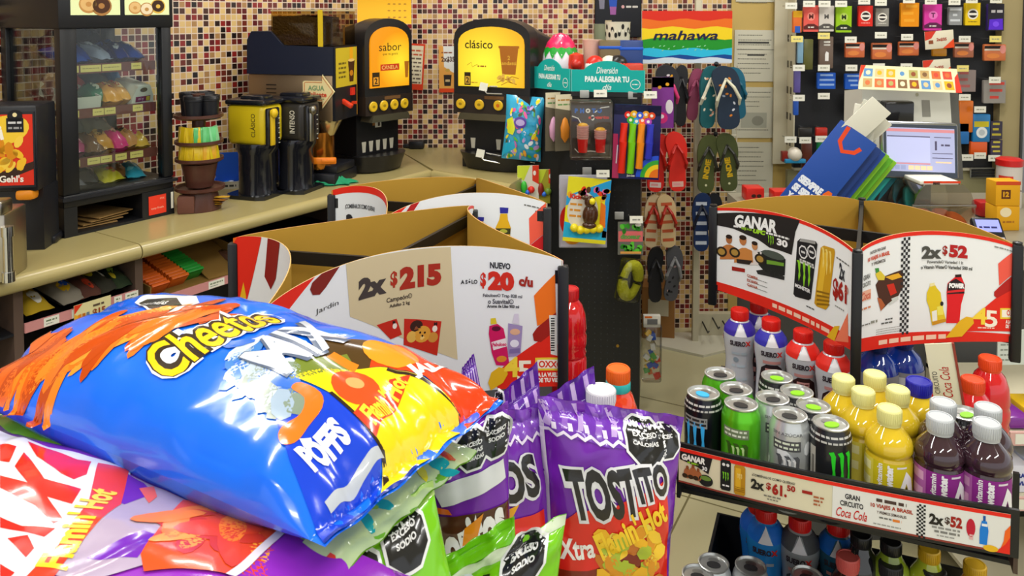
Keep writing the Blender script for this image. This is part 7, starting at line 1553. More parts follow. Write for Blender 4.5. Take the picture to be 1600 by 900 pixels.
logo45(KB, *cb(900, 680), 0.88); CP(KB, [(600, 808), (690, 700), (735, 672), (775, 680), (782, 715), (705, 800)], YLW, 6, cb); KB.fuzz(*cb(860, 745), 26, 2, '#f0c0b0', 5, 2)
KB.a.scribble(KB.W * 0.16, KB.W * 0.6, KB.H * 0.055, 0.008, ink('#f0c8b0'), 5, l=3)
add_card(KB, dd)
for p, q in ((HB, HL), (HR, HB)):
    K = Card(p, q, ZHB, ZHT, 0.02, 0.028, hc); K.edges(True, lambda u: 0.12); add_card(K, dd)

# ------------------------------------------------------------------ cans and bottles
def can(kind, loc, rz, label, group):
    t = thing('drink_can', label, 'can', loc, rz, group)
    col = {'green': '#5cc41c', 'white': '#c4c8ca', 'black': '#232427', 'blue': '#191c24'}[kind]
    mat = M('can_' + kind, col, 0.28, metal=0.55 if kind != 'black' else 0.3, coat=0.3)
    pr = [(0.0, 0.004), (0.022, 0.003), (0.025, 0.0), (0.028, 0.004), (0.0325, 0.014), (0.033, 0.02), (0.033, 0.134), (0.0322, 0.14), (0.0275, 0.152), (0.0268, 0.154)]
    b = MB(); b.lathe(pr, mat, n=36, cap=False); r = prof_r(pr[3:]); a = Art()
    if kind in ('black', 'blue'):
        c = '#2ac828' if kind == 'black' else '#38a8e8'
        claw(a, 0.0, 0.088 if kind == 'black' else 0.08, 0.034, 0.075, ink(c), 2); a.rect(-0.055, 0.03, -0.042, 0.125, ink('#a8a69c'), l=1); a.scribble(-0.05, -0.045, 0.075, 0.07, ink('#6a6860'), 1, l=2)
        if kind == 'blue': a.rect(-0.022, 0.108, 0.022, 0.126, ink('#8a8c8a'), l=2); a.scribble(-0.02, 0.02, 0.121, 0.004, ink('#2a2a2a'), 2, l=3); a.scribble(-0.02, 0.02, 0.114, 0.004, ink('#2a2a2a'), 3, l=3)
        for k in range(2): a.scribble(-0.1, 0.1, 0.146 - 0.008 * k, 0.0032, ink('#b4b4b0'), 3 + k, l=2)
    else:
        dk = '#3a5a1c' if kind == 'green' else '#55565a'
        claw(a, 0.002, 0.08, 0.036, 0.045, ink(dk), 2); claw(a, 0.004, 0.079, 0.02, 0.036, ink('#b8d890' if kind == 'green' else '#e0e0e0'), 3)
        a.rect(-0.024, 0.11, 0.022, 0.127, ink('#6a7a5a' if kind == 'green' else '#4c4c4e'), l=2); a.scribble(-0.021, 0.019, 0.1225, 0.0035, ink('#d0d8c4'), 2, l=3); a.scribble(-0.021, 0.019, 0.115, 0.0035, ink('#d0d8c4'), 4, l=3)
        if kind == 'white':
            a.text('SIN AZÚCAR', 0, 0.138, 0.006, ink('#5a5a5e'), w=0.05, l=2)
            rr = random.Random(3)
            for i in range(14): a.ell(rr.uniform(-0.1, 0.1), rr.uniform(0.02, 0.12), 0.008, 0.012, ink(rr.choice(['#b0b4b8', '#d8dadc'])), l=1, rot=rr.random() * 3, n=8)
    b.art(a, cyl(r), 0.006, 0.0003, 0.00015); b.build('body', t)
    tabc = {'green': '#2a2a2c', 'white': '#2c2c2e', 'black': '#86cc20', 'blue': '#38a8e0'}[kind]
    LID = M('can_lid', '#c4c6c4', 0.3, metal=0.8)
    b = MB(); b.lathe([(0.0268, 0.154), (0.0285, 0.156), (0.0285, 0.158), (0.0262, 0.1585), (0.0245, 0.1545), (0.0, 0.1545)], LID, n=32, cap=False); a = Art(); a.ell(0, 0.011, 0.010, 0.007, met('#a8aaa8', 0.35))
    b.art(a, lambda x, y, d: Vector((x, y, 0.1545 + d))); b.build('lid', t)
    b = MB(); k = 16; pts = [(0.0125 * cos(2 * pi * i / k), 0.0085 * sin(2 * pi * i / k)) for i in range(k)]
    b.prism(pts, lambda x, y, d: Vector((x, y - 0.003, 0.1549 + d)), 0.0, 0.0016, plas(tabc)); b.build('pull_tab', t)
    return t
def facing(p): return atan2(p.y, p.x) + pi / 2 + 0  # turns local -y towards the camera
def face_rz(p): return atan2(p.y, p.x) - pi / 2
CT = SZ1 + 0.158
cans = [('blue', 1099, 613, 'black can with a blue claw mark and blue tab, front left of the drinks shelf'), ('green', 1158, 630, 'lime green can, second from the left in the front row'), ('white', 1234, 647, 'white can with grey claw mark in the front row'), ('black', 1298, 660, 'black can with a bright green claw mark, right end of the front row'),
        ('green', 1150, 607, 'lime green can in the second row, behind the front green can'), ('white', 1207, 621, 'white can in the second row, behind the front white can'), ('black', 1271, 633, 'black can with green tab directly behind the front black can'), ('green', 1125, 583, 'lime green can in the third row, farthest left'), ('black', 1245, 611, 'black can with green tab in the third row'), ('black', 1214, 588, 'black can with green tab in the rear row, in front of the silver bottles')]
TURN = {0: -0.45, 1: -0.25, 2: -0.1, 3: 0.55}
for i, (k, px, py, lab) in enumerate(cans):
    p = G(px, py, CT); can(k, (p.x, p.y, SZ1 + 0.0003), face_rz(p) + TURN.get(i, 0.2 * (i % 3)), lab, 'cans on the upper drinks shelf')
p = G(1508, 645, CT); can('black', (p.x, p.y, SZ1 + 0.0003), 0.4, 'black can with green tab wedged between the purple water bottles', 'cans on the upper drinks shelf')
CT2 = SZ2 + 0.158
for i, (px, py, lab) in enumerate(((1090, 897, 'white can at the lower left picture edge of the lower shelf'), (1115, 879, 'white can on the lower shelf beside its black side wall'), (1173, 884, 'white can on the lower shelf in front of the blue bottle'), (1261, 899, 'white can on the lower shelf in front of the dark divider'))):
    p = G(px, py, CT2); can('white', (p.x, p.y, SZ2 + 0.0003), face_rz(p), lab, 'cans on the lower drinks shelf')

def bottle(name, loc, rz, label, group, prof, mat, cap, art=None, capmat=None, extra=None, cat='bottle'):
    t = thing(name, label, cat, loc, rz, group)
    b = MB(); b.lathe(prof, mat, n=36); 
    if art: a = Art(); art(a); b.art(a, cyl(prof_r(prof)), 0.006, 0.0004, 0.00018)
    b.build('body', t)
    r, z0, z1 = cap; b = MB(); b.lathe([(r * 0.96, z0 - 0.004), (r * 0.96, z0 - 0.001), (r, z0), (r, z1 - 0.002), (r - 0.0015, z1), (r * 0.82, z1), (r * 0.8, z1 - 0.0012), (0.0, z1 - 0.0012)], capmat, n=32)
    for i in range(0, 36): 
        q = 2 * pi * i / 36; b.box(((r + 0.0002) * cos(q), (r + 0.0002) * sin(q), (z0 + z1) / 2), (0.0008, 0.001, (z1 - z0) * 0.8), capmat, Matrix.Rotation(q, 3, 'Z'))
    b.build('cap', t)
    if extra: extra(t)
    return t
# water bottles with bulged shoulders
VP_ = [(0.0, 0.004), (0.028, 0.0), (0.034, 0.004), (0.0355, 0.012), (0.0352, 0.118), (0.0335, 0.121), (0.0335, 0.123), (0.0355, 0.126), (0.0368, 0.131), (0.0360, 0.138), (0.0330, 0.147), (0.027, 0.154), (0.019, 0.163), (0.0155, 0.167), (0.0155, 0.173)]
def art_vw(bg, dark, light):
    def f(a):
        a.rect(-0.11, 0.008, 0.11, 0.117, ink(bg), l=1)
        a.rect(-0.05, 0.008, -0.018, 0.117, ink(light), l=2)
        for k in range(2): a.scribble(-0.047, -0.022, 0.104 - 0.026 * k, 0.014, ink('#d8a0c8' if bg == '#8a2a88' else '#e8e0a0'), 2 + k, l=3)
        a.text('vitamin', -0.007, 0.097, 0.008, ink('#f0eef0'), w=0.036, rot=pi / 2, bold=0.03, l=4); a.text('water', 0.007, 0.097, 0.011, ink('#f0eef0'), w=0.036, rot=pi / 2, bold=0.05, l=4)
        a.poly([(0.02, 0.07), (0.033, 0.106), (0.045, 0.092), (0.05, 0.07), (0.04, 0.07), (0.034, 0.086), (0.028, 0.07)], ink('#ecebee'), l=4); a.poly([(0.03, 0.07), (0.034, 0.082), (0.039, 0.07)], ink(dark), l=5); a.line([(0.018, 0.112), (0.034, 0.112)], 0.003, ink('#e0d8e0'), l=4)
    return f
LIQ = {}
def liquid(name, h, tr=0.0):
    return M('liquid_' + name, h, 0.07, coat=0.6, spec=0.6)
VT = 0.785 + 0.193
yel = [(1318, 589, 'yellow water bottle with pale cap, leftmost behind the cans'), (1367, 583, 'yellow water bottle with pale cap, farthest back of the yellow group'), (1349, 609, 'yellow water bottle with pale cap, second from the front on the left'), (1403, 607, 'yellow water bottle with pale cap, second from the front on the right'), (1390, 637, 'yellow water bottle with pale cap, front one touching the price strip')]
for i, (px, py, lab) in enumerate(yel):
    p = G(px, py, VT); bottle('water_bottle', (p.x, p.y, SZ1 + 0.0004), face_rz(p) + (-0.15 if i == 4 else 0.5), lab, 'yellow water bottles', VP_, liquid('yellow', '#cdae20'), (0.0185, 0.171, 0.193), art_vw('#cdbb1c', '#3a3010', '#e0d050'), M('cap_pale_yellow', '#dcd890', 0.4))
p = G(1436, 594, VT - 0.004); bottle('water_bottle', (p.x, p.y, SZ1 + 0.0004), 0, 'yellow drink bottle with a blue cap behind the yellow water bottles', 'yellow water bottles', VP_, liquid('yellow', '#cdae20'), (0.021, 0.169, 0.189), None, plas('#1c1c9c'))
pur = [(1474, 627, 'dark purple water bottle with grey-white cap, rear left of the four'), (1469, 650, 'dark purple water bottle with grey-white cap, front left of the four'), (1544, 635, 'dark purple water bottle with grey-white cap, rear right of the four'), (1542, 659, 'dark purple water bottle with grey-white cap, front right of the four')]
for i, (px, py, lab) in enumerate(pur):
    p = G(px, py, VT); bottle('water_bottle', (p.x, p.y, SZ1 + 0.0004), face_rz(p) + (0.0 if i in (1, 3) else 0.4), lab, 'purple water bottles', VP_, liquid('plum', '#35202a'), (0.0195, 0.171, 0.193), art_vw('#8a2a88', '#3a1038', '#b060a8'), M('cap_grey_white', '#b8bcc0', 0.4))
# electrolyte bottles in silver sleeves
SP_ = [(0.0, 0.003), (0.03, 0.0), (0.035, 0.004), (0.036, 0.02), (0.033, 0.06), (0.031, 0.09), (0.0335, 0.115), (0.037, 0.14), (0.037, 0.155), (0.034, 0.168), (0.026, 0.18), (0.019, 0.187), (0.017, 0.19)]
def art_sx(c, lower):
    def f(a):
        a.poly([(-0.12, 0.172), (-0.12, 0.158), (-0.075, 0.153), (-0.06, 0.162), (-0.05, 0.158), (-0.015, 0.156), (-0.004, 0.182), (0.004, 0.182), (0.015, 0.156), (0.05, 0.158), (0.06, 0.162), (0.075, 0.153), (0.12, 0.158), (0.12, 0.184), (-0.12, 0.184)], ink(c), l=1)
        a.poly([(-0.014, 0.156), (0.0, 0.184), (0.014, 0.156)], ink('#e4e4ea'), l=2)
        for s in (-0.076, 0.0, 0.076):
            a.text('SUERO', s - 0.007, 0.14, 0.012, ink('#3a3038'), w=0.036, bold=0.05, l=3); a.text('X', s + 0.017, 0.14, 0.012, ink('#d8302c'), bold=0.06, l=3)
            if lower:
                a.poly([(s - 0.03, 0.0), (s - 0.032, 0.06), (s - 0.024, 0.105), (s - 0.012, 0.115), (s + 0.012, 0.115), (s + 0.024, 0.105), (s + 0.032, 0.06), (s + 0.03, 0.0)], ink(lower), l=2)
                for k in range(4): a.rect(s - 0.014 + 0.003 * (k % 2), 0.095 - 0.022 * k, s + 0.012 + 0.003 * (k % 2), 0.106 - 0.022 * k, ink('#c88c8a'), l=4); a.scribble(s - 0.008, s + 0.01, 0.1005 - 0.022 * k, 0.003, ink('#6a3a3a'), k, l=5)
                a.rect(s - 0.02, 0.117, s + 0.02, 0.124, ink('#c88c8a'), l=4)
            else:
                for k in range(3): a.scribble(s - 0.02, s + 0.016, 0.115 - 0.03 * k, 0.006, ink('#a8b4c0'), k, l=3)
                a.ell(s - 0.01, 0.1, 0.006, 0.006, ink('#8a98a4'), l=3)
    return f
SLV = M('silver_sleeve', '#c6c8d2', 0.22, metal=0.15, coat=0.4); REDCAP = M('cap_red', '#d81e18', 0.35)
ST = SZB + 0.21
sx_ = [(1156, 483, '#3a2a9a', None, 'silver drink bottle with violet shoulder and pale label, leftmost under the price card'), (1186, 472, '#3a2a9a', '#2a1c22', 'silver drink bottle with violet shoulder, in the second row under the price card'), (1205, 498, '#3430a8', '#2a1c22', 'silver drink bottle with blue-violet shoulder, second from the left in the row'), (1255, 516, '#d8281e', '#331c1c', 'silver drink bottle with red shoulder, third from the left in the row'), (1303, 534, '#d8281e', '#331c1c', 'silver drink bottle with red shoulder, beside the front post')]
for i, (px, py, c, lo_, lab) in enumerate(sx_):
    p = G(px, py, ST); bottle('electrolyte_bottle', (p.x, p.y, SZB + 0.0004), face_rz(p) + 0.08, lab, 'silver drink bottles on the rear tray', SP_, SLV, (0.0205, 0.188, 0.21), art_sx(c, lo_), REDCAP)
for i, (px, py, lab) in enumerate(((1372, 545, 'blue drink bottle with silver label behind the yellow bottles, left one'), (1412, 540, 'blue drink bottle with silver label behind the yellow bottles, right one'))):
    p = G(px, py - 40, 0.955)
    def art_b(a): a.rect(-0.12, 0.1, 0.12, 0.15, ink('#8a8c94'), l=1); a.rect(-0.02, 0.108, 0.02, 0.14, ink('#c8ccd4'), l=2); a.rect(-0.006, 0.112, 0.016, 0.124, ink('#2a2a30'), l=3)
    bottle('sports_bottle', (p.x, p.y, SZB + 0.0004), face_rz(p), lab, 'blue drink bottles on the rear tray', [(0.0, 0.002), (0.036, 0.0), (0.042, 0.006), (0.042, 0.08), (0.039, 0.09), (0.042, 0.1), (0.042, 0.15), (0.034, 0.175), (0.018, 0.19), (0.016, 0.195)], liquid('blue', '#10389c'), (0.02, 0.194, 0.215), art_b, plas('#14388c'))
RP_ = [(0.0, 0.002), (0.032, 0.0), (0.037, 0.006), (0.037, 0.085), (0.034, 0.092), (0.0365, 0.1), (0.034, 0.108), (0.037, 0.118), (0.037, 0.135), (0.0345, 0.142), (0.037, 0.15), (0.034, 0.18), (0.027, 0.2), (0.019, 0.21), (0.017, 0.215)]
def art_r(i):
    def f(a):
        a.rect(-0.12, 0.01, 0.12, 0.084, ink('#d4cccc'), l=1)
        for s in (-0.05, 0.02):
            for k in range(5): a.scribble(s - 0.02, s + 0.02, 0.072 - 0.013 * k, 0.004, ink('#8a5a5c'), k + i, l=2)
        a.rect(0.048, 0.02, 0.07, 0.08, ink('#2a2024'), l=2)
    return f
for i, (px, py, lab) in enumerate(((1478, 536, 'red drink bottle behind the slanted white card, left of three'), (1520, 525, 'red drink bottle with white label, middle of three at the right post'), (1546, 520, 'red drink bottle with dark-striped label, right of three'))):
    p = P(px, 600, [1.52, 1.46, 1.55][i]); bottle('sports_bottle', (p.x, p.y, SZB + 0.0004), face_rz(p) + 0.3 * i, lab, 'red drink bottles on the rear tray', RP_, liquid('red', '#c8141e'), (0.02, 0.213, 0.235), art_r(i), plas('#d8481c'))
# slanted white card
p0, p1 = P(1446, 540, 1.45), P(1505, 640, 1.36)
b = MB(); v = p1 - p0; L = v.length
b.bx(-0.022, 0.022, 0, 0.003, -L / 2, L / 2, matte('#d6d0b4')); b.bx(0.022, 0.026, -0.002, 0.004, -L / 2, L / 2, matte('#8a3a2c')); a = Art(); a.text('Coca Cola', 0.002, -0.01, 0.016, ink('#b02018'), w=0.055, rot=pi / 2, shear=0.35); a.text('CIRCUITO', -0.014, -0.01, 0.008, ink('#3a3a38'), w=0.04, rot=pi / 2)
b.art(a, flat((0, 0, 0))); o = b.build('hanging_slanted_card', None, (p0 + p1) / 2); o.rotation_euler = (Matrix.Rotation(-0.3, 3, 'Z') @ Matrix.Rotation(-math.asin(min(1, v.x / L)), 3, 'Y')).to_euler(); o.rotation_euler = v.to_track_quat('-Z', 'Y').to_euler() if False else o.rotation_euler
tag(o, 'slanted white printed card leaning between blue and red drink bottles', 'card')
# lower shelf
for i, (px, py, c, sl, lo_, lab) in enumerate(((1197, 792, '#1c70d8', '#2a8ad8', None, 'bright blue drink bottle with red cap on the lower shelf, leftmost'), (1186, 780, '#1c60c8', '#2474c8', None, 'blue drink bottle with red cap behind the leftmost one on the lower shelf'), (1250, 806, '#55585c', '#9aa0a4', '#3a3c40', 'grey drink bottle with red cap on the lower shelf'), (1310, 812, '#1c70d8', '#28607c', '#1c4c64', 'teal-blue drink bottle on the lower shelf behind the divider'))):
    p = G(px, py, SZ2 + 0.21); bottle('electrolyte_bottle', (p.x, p.y, SZ2 + 0.0004), face_rz(p), lab, 'drink bottles on the lower shelf', SP_, M('sleeve_%d' % i, sl, 0.22, coat=0.5), (0.0205, 0.188, 0.21), art_sx(c, lo_), REDCAP)
def art_tea(c1, c2):
    def f(a): a.rect(-0.12, 0.05, 0.12, 0.14, ink(c1), l=1); a.ell(0.0, 0.1, 0.022, 0.012, ink('#b02c24'), l=2); a.text('tea', 0, 0.1, 0.008, ink('#e8d0a0'), l=3); a.octa(0.028, 0.075, 0.009, ink('#1c1c1e'), l=2); a.octa(0.046, 0.075, 0.009, ink('#1c1c1e'), l=2); a.rect(-0.06, 0.06, -0.03, 0.13, ink(c2), l=2)
    return f
TP_ = [(0.0, 0.002), (0.032, 0.0), (0.036, 0.006), (0.036, 0.15), (0.03, 0.175), (0.02, 0.19), (0.017, 0.2)]
for i, (px, d, c, c1, c2, cap, lab) in enumerate(((1392, 1.42, '#8aa02c', '#5a7a2c', '#8ad0a0', '#1c1c1c', 'olive green tea bottle under the price strip'), (1452, 1.40, '#a8b428', '#d0b820', '#4a9a3c', '#c8a020', 'yellow-green iced tea bottle under the price strip'), (1524, 1.36, '#c8841c', '#c8b020', '#d87a1c', '#c8a020', 'amber iced tea bottle at the right end of the lower shelf'), (1345, 1.44, '#1c1c1e', '#26282a', '#c8b020', '#1c1c1e', 'black drink bottle between grey and green ones on the lower shelf'))):
    p = P(px, 860, d); bottle('tea_bottle', (p.x, p.y, SZ2 + 0.0004), face_rz(p) + 0.1, lab, 'tea bottles on the lower shelf', TP_, liquid('tea%d' % i, c), (0.018, 0.2, 0.22), art_tea(c1, c2), plas(cap))
for i, (px, py, c, cap, lab) in enumerate(((1325, 868, '#3a1c18', '#d8605a', 'dark bottle with a salmon pink cap at the bottom picture edge'), (1392, 880, '#5a3028', '#26262a', 'dark bottle with black cap in front of the olive tea bottle'), (1460, 890, '#4a4a20', '#26262a', 'dark bottle with black cap in front of the yellow-green tea bottle'))):
    p = G(px, py, SZ2 + 0.19); bottle('drink_bottle', (p.x, p.y, SZ2 + 0.0004), 0, lab, 'capped bottles at the front of the lower shelf', [(0.0, 0.002), (0.03, 0.0), (0.033, 0.006), (0.033, 0.12), (0.028, 0.145), (0.019, 0.163), (0.017, 0.168)], liquid('dark%d' % i, c), (0.02, 0.168, 0.19), None, M('cap_' + cap[1:], cap, 0.4))
# ------------------------------------------------------------------ two price-card stands in the middle
def card_stand(L, N, R, F, label, zb, tray):
    c = ((L[0] + N[0]) / 2, (L[1] + N[1]) / 2)
    t = thing('promotion_stand', label, 'display stand', (c[0], c[1], 0))
    for nm, q in (('corner_post', L), ('corner_post', N), ('corner_post', R), ('corner_post', F)):
        b = MB(); b.rbox((q[0] - c[0], q[1] - c[1], 0.6375), (0.021, 0.021, 0.985), BLACK, 0.003); b.build(nm, t)
    for q0, q1, zq in ((L, N, 1.108), (F, R, 1.112)):
        dx, dy = q1[0] - q0[0], q1[1] - q0[1]
        b = MB(); b.box(((q0[0] + q1[0]) / 2 - c[0], (q0[1] + q1[1]) / 2 - c[1], zq), (sqrt(dx * dx + dy * dy) - 0.02, 0.008, 0.026), BLACK, Matrix.Rotation(atan2(dy, dx), 3, 'Z')); b.build('cross_bar', t)
    b = MB(); pts = [(q[0] - c[0], q[1] - c[1]) for q in (F, N, R, L)]
    b.prism(pts, lambda x, y, d: Vector((x, y, d)), tray - 0.015, tray, BLACK); b.build('tray', t)
    b = MB(); b.prism(pts, lambda x, y, d: Vector((x, y, d)), 0.0, 0.145, BLACK); b.build('base', t)
    return t, c
mL, mN, mR, mF = (-0.593, 1.684), (0.099, 1.530), (-0.095, 1.966), (-0.400, 1.240)
st, mc = card_stand(mL, mN, mR, mF, 'nearer price-card stand in the middle, showing 2x$215 and $20 offers', 0.892, 0.80)
KM = Card(mF, mN, 0.892, 1.14, 0.08, 0.045, mc, 0.45)
def cm(x, y): return (340 + x / 2.369, 260 + y / 2.369)
KM.front = '#e2e4e8'
CP(KM, [(475, 344), (660, 318), (862, 298), (872, 480), (888, 715), (760, 670), (600, 600), (490, 556)], '#cdbd98', 1, cm)
CP(KM, [(110, 492), (240, 424), (300, 400), (190, 520), (110, 560)], ORA, 2, cm); CP(KM, [(195, 500), (290, 415), (360, 382), (280, 508), (240, 560)], RED, 3, cm)
CP(KM, [(385, 375), (452, 348), (400, 448), (378, 474), (352, 476), (342, 455), (350, 430)], '#7c231c', 3, cm)
KM.text('Jardín', *cm(405, 522), 36, 10, '#4a4a4a', 5)
KM.text('2x', *cm(573, 442), 44, 33, '#423a38', 5, 0.07); KM.text('$', *cm(652, 418), 11, 26, '#a8301c', 5, 0.04); KM.text('215', *cm(750, 405), 65, 35, '#a32a1a', 5, 0.07)
KM.text('Campeón®', *cm(672, 488), 40, 10, '#4a4038', 5, 0.02); KM.text('Adulto 2 kg', *cm(673, 511), 32, 7, '#4a4038', 5, 0.03)
CP(KM, [(690, 563), (828, 573), (812, 700), (688, 660)], '#c02a1a', 3, cm); CP(KM, [(588, 587), (662, 563), (682, 622), (640, 640)], '#c02a1a', 3, cm)
for x, y, rx, ry, c in ((735, 590, 10, 9, '#3a2018'), (757, 620, 13, 13, '#d89a38'), (718, 630, 8, 9, '#dcae50'), (796, 632, 8, 8, '#c88a38'), (757, 632, 6, 4, '#e8c070'), (735, 600, 5, 4, '#8a4a2c')): KM.ell(*cm(x, y), rx, ry, c, 4)
for x, y in ((749, 614), (766, 614), (757, 626)): KM.ell(*cm(x, y), 1.6, 1.8, '#2a1410', 6, n=8)
KM.ell(*cm(803, 600), 4, 5, '#e8dcd0', 5); KM.text('M', *cm(806, 582), 5, 5, '#1a1a1a', 6, 0.06); KM.ell(*cm(655, 590), 3.4, 4.5, '#e8dcd0', 5); KM.text('M', *cm(652, 576), 4, 5, '#1a1a1a', 6, 0.06)
KM.text('NUEVO', *cm(1045, 367), 32, 10, '#33343a', 5, 0.04); KM.text('A SÓLO', *cm(930, 425), 26, 8, '#33343a', 5, 0.04); KM.text('$', *cm(982, 422), 9, 25, '#c82a1c', 5, 0.04); KM.text('20', *cm(1048, 424), 41, 30, '#c82a1c', 5, 0.07); KM.text('c/u', *cm(1140, 426), 22, 16, '#9a2a20', 5, 0.06)
KM.text('Fabuloso® Trap 828 ml', *cm(1053, 479), 61, 7, '#55555c', 5, 0.03); KM.text('o Suavitel®', *cm(1047, 499), 40, 8, '#55555c', 5, 0.03); KM.text('Aroma de Lilas 900 ml', *cm(1055, 517), 50, 5, '#3a3a3e', 5, 0.04)
CP(KM, [(1005, 590), (1035, 582), (1058, 600), (1066, 640), (1078, 725), (1060, 737), (1030, 735), (1014, 690), (1003, 620)], '#c8185c', 4, cm); CP(KM, [(1010, 562), (1028, 560), (1033, 582), (1010, 584)], '#d8c02c', 4, cm); CP(KM, [(1012, 650), (1065, 635), (1070, 665), (1020, 680)], '#e8d8e0', 5, cm); KM.text('Fabuloso', *cm(1042, 658), 22, 6, '#c8185c', 6, 0.04); KM.ell(*cm(1050, 712), 8, 5, '#d8882c', 5); KM.ell(*cm(1030, 600), 7, 4, '#5a1030', 5)
CP(KM, [(1075, 580), (1128, 590), (1120, 700), (1072, 705)], '#9a88b8', 3, cm); CP(KM, [(1098, 545), (1113, 545), (1116, 585), (1090, 580)], '#d0c8dc', 3, cm); KM.ell(*cm(1100, 612), 8, 5, '#d8a88a', 4); KM.ell(*cm(1098, 655), 7, 6, '#e0dcec', 4); CP(KM, [(1080, 676), (1118, 672), (1118, 690), (1078, 692)], '#7a68a0', 4, cm)
CP(KM, [(1170, 478), (1248, 398), (1252, 565), (1182, 590)], '#e8701c', 3, cm); CP(KM, [(1252, 540), (1180, 598), (1165, 620), (1170, 645), (1195, 650), (1255, 605)], '#9a2018', 4, cm); CP(KM, [(1010, 780), (1250, 610), (1262, 700), (1262, 845), (1040, 845)], RED, 3, cm)
CP(KM, [(1226, 550), (1254, 550), (1256, 700), (1232, 694)], '#dcdcd8', 5, cm)
for i in range(14): CP(KM, [(1232, 560 + 9 * i), (1246, 560 + 9 * i), (1246, 564 + 9 * i + (i % 3)), (1232, 564 + 9 * i + (i % 3))], '#2a2a2a', 6, cm)
logo45(KM, *cm(1140, 750), 1.05); CP(KM, [(1000, 800), (1012, 762), (1040, 742), (1068, 748), (1073, 768), (1055, 800), (1010, 830)], YLW, 6, cm); KM.fuzz(*cm(1165, 808), 20, 2, '#f0c0b0', 5, 3)
add_card(KM, st)
KL = Card(mL, mF, 0.892, 1.14, 0.08, 0.03, mc); KL.front = '#e2e4e8'
W_, H_ = KL.W, KL.H
KL.xy([(0.0, H_), (0.09, H_), (0.03, 0.4 * H_), (0.0, 0.25 * H_)], RED, 2); KL.xy([(0.0, 0.95 * H_), (0.012, H_), (0.0, H_)], ORA, 3); KL.xy([(0.0, 0.28 * H_), (0.028, 0.62 * H_), (0.036, 0.5 * H_), (0.0, 0.12 * H_)], YLW, 4); KL.xy([(0.115, H_), (0.175, H_), (0.15, 0.72 * H_), (0.125, 0.62 * H_), (0.1, 0.7 * H_)], '#8a1c18', 3)
KL.a.text('$5', 0.075, 0.2 * H_, 0.05, ink('#b0281c'), w=0.085, bold=0.06, l=5); KL.a.text('A SÓLO', 0.17, 0.4 * H_, 0.018, ink('#33343a'), w=0.075, bold=0.04, l=5); KL.xy([(0.0, 0.0), (0.04, 0.2 * H_), (0.0, 0.22 * H_)], '#e07a5a', 3)
add_card(KL, st)
for p, q in ((mR, mL), (mN, mR)):
    K = Card(p, q, 0.892, 1.14, 0.08, 0.03, mc); K.edges(True); add_card(K, st)
# farther stand
fL, fN, fR = (-0.486, 2.137), (0.0885, 1.992), (-0.101, 2.277); fF = (fL[0] + fN[0] - fR[0], fL[1] + fN[1] - fR[1])
st2, fc = card_stand(fL, fN, fR, fF, 'farther price-card stand behind the 2x$215 one, showing a 3x offer and yellow bottles', 0.892, 0.80)
KF = Card(fF, fN, 0.892, 1.14, 0.055, 0.03, fc); KF.front = '#dfe3e6'
CP(KF, [(585, 190), (640, 160), (700, 130), (665, 185)], ORA, 2, cm); CP(KF, [(600, 178), (660, 140), (700, 128), (660, 190)], RED, 3, cm); CP(KF, [(690, 180), (715, 125), (748, 118), (715, 180)], '#b01c1c', 3, cm)
for x, y, s in ((1058, 205, 1.0), (973, 225, 0.72)):
    CP(KF, [(x - 12 * s, y - 30 * s), (x + 14 * s, y - 30 * s), (x + 16 * s, y - 8 * s), (x + 27 * s, y + 22 * s), (x + 24 * s, y + 58 * s), (x - 26 * s, y + 58 * s), (x - 30 * s, y + 22 * s), (x - 16 * s, y - 8 * s)], '#d8a81c', 4, cm); CP(KF, [(x - 14 * s, y - 54 * s), (x + 18 * s, y - 52 * s), (x + 16 * s, y - 32 * s), (x - 13 * s, y - 32 * s)], '#2a2a90', 5, cm); CP(KF, [(x - 29 * s, y + 24 * s), (x + 26 * s, y + 24 * s), (x + 25 * s, y + 46 * s), (x - 28 * s, y + 46 * s)], '#3a3a1c', 5, cm); KF.ell(*cm(x, y + 34 * s), 6 * s, 3 * s, '#a8a83a', 6)
CP(KF, [(1152, 192), (1215, 135), (1216, 245), (1155, 292)], '#e85a44', 3, cm); CP(KF, [(1155, 294), (1218, 245), (1218, 330), (1155, 330)], '#c81c20', 4, cm); KF.fuzz(*cm(1165, 148), 26, 2, '#6a6a66', 4, 1)
add_card(KF, st2)
KG = Card(fL, fF, 0.892, 1.14, 0.055, 0.03, fc); KG.front = '#dde2e8'; KG.edges(True, None, 0.016); KG.xy([(0.0, 0.0), (0.006, 0.0), (0.006, KG.H), (0.0, KG.H)], RED, 2)
KG.a.text('¡COMBÍNALOS COMO QUIERAS!', 0.1, KG.H * 0.8, 0.016, ink('#3a3c42'), w=0.12, bold=0.02, l=5); KG.a.text('3x', 0.07, KG.H * 0.62, 0.05, ink('#2c2c30'), w=0.055, bold=0.06, l=5); KG.a.text('$', 0.112, KG.H * 0.62, 0.04, ink(DKR), bold=0.04, l=5); KG.a.text('60', 0.155, KG.H * 0.62, 0.05, ink(DKR), w=0.06, bold=0.06, l=5)
add_card(KG, st2)
for p, q in ((fR, fL), (fN, fR)):
    K = Card(p, q, 0.892, 1.14, 0.055, 0.03, fc); K.edges(True); add_card(K, st2)
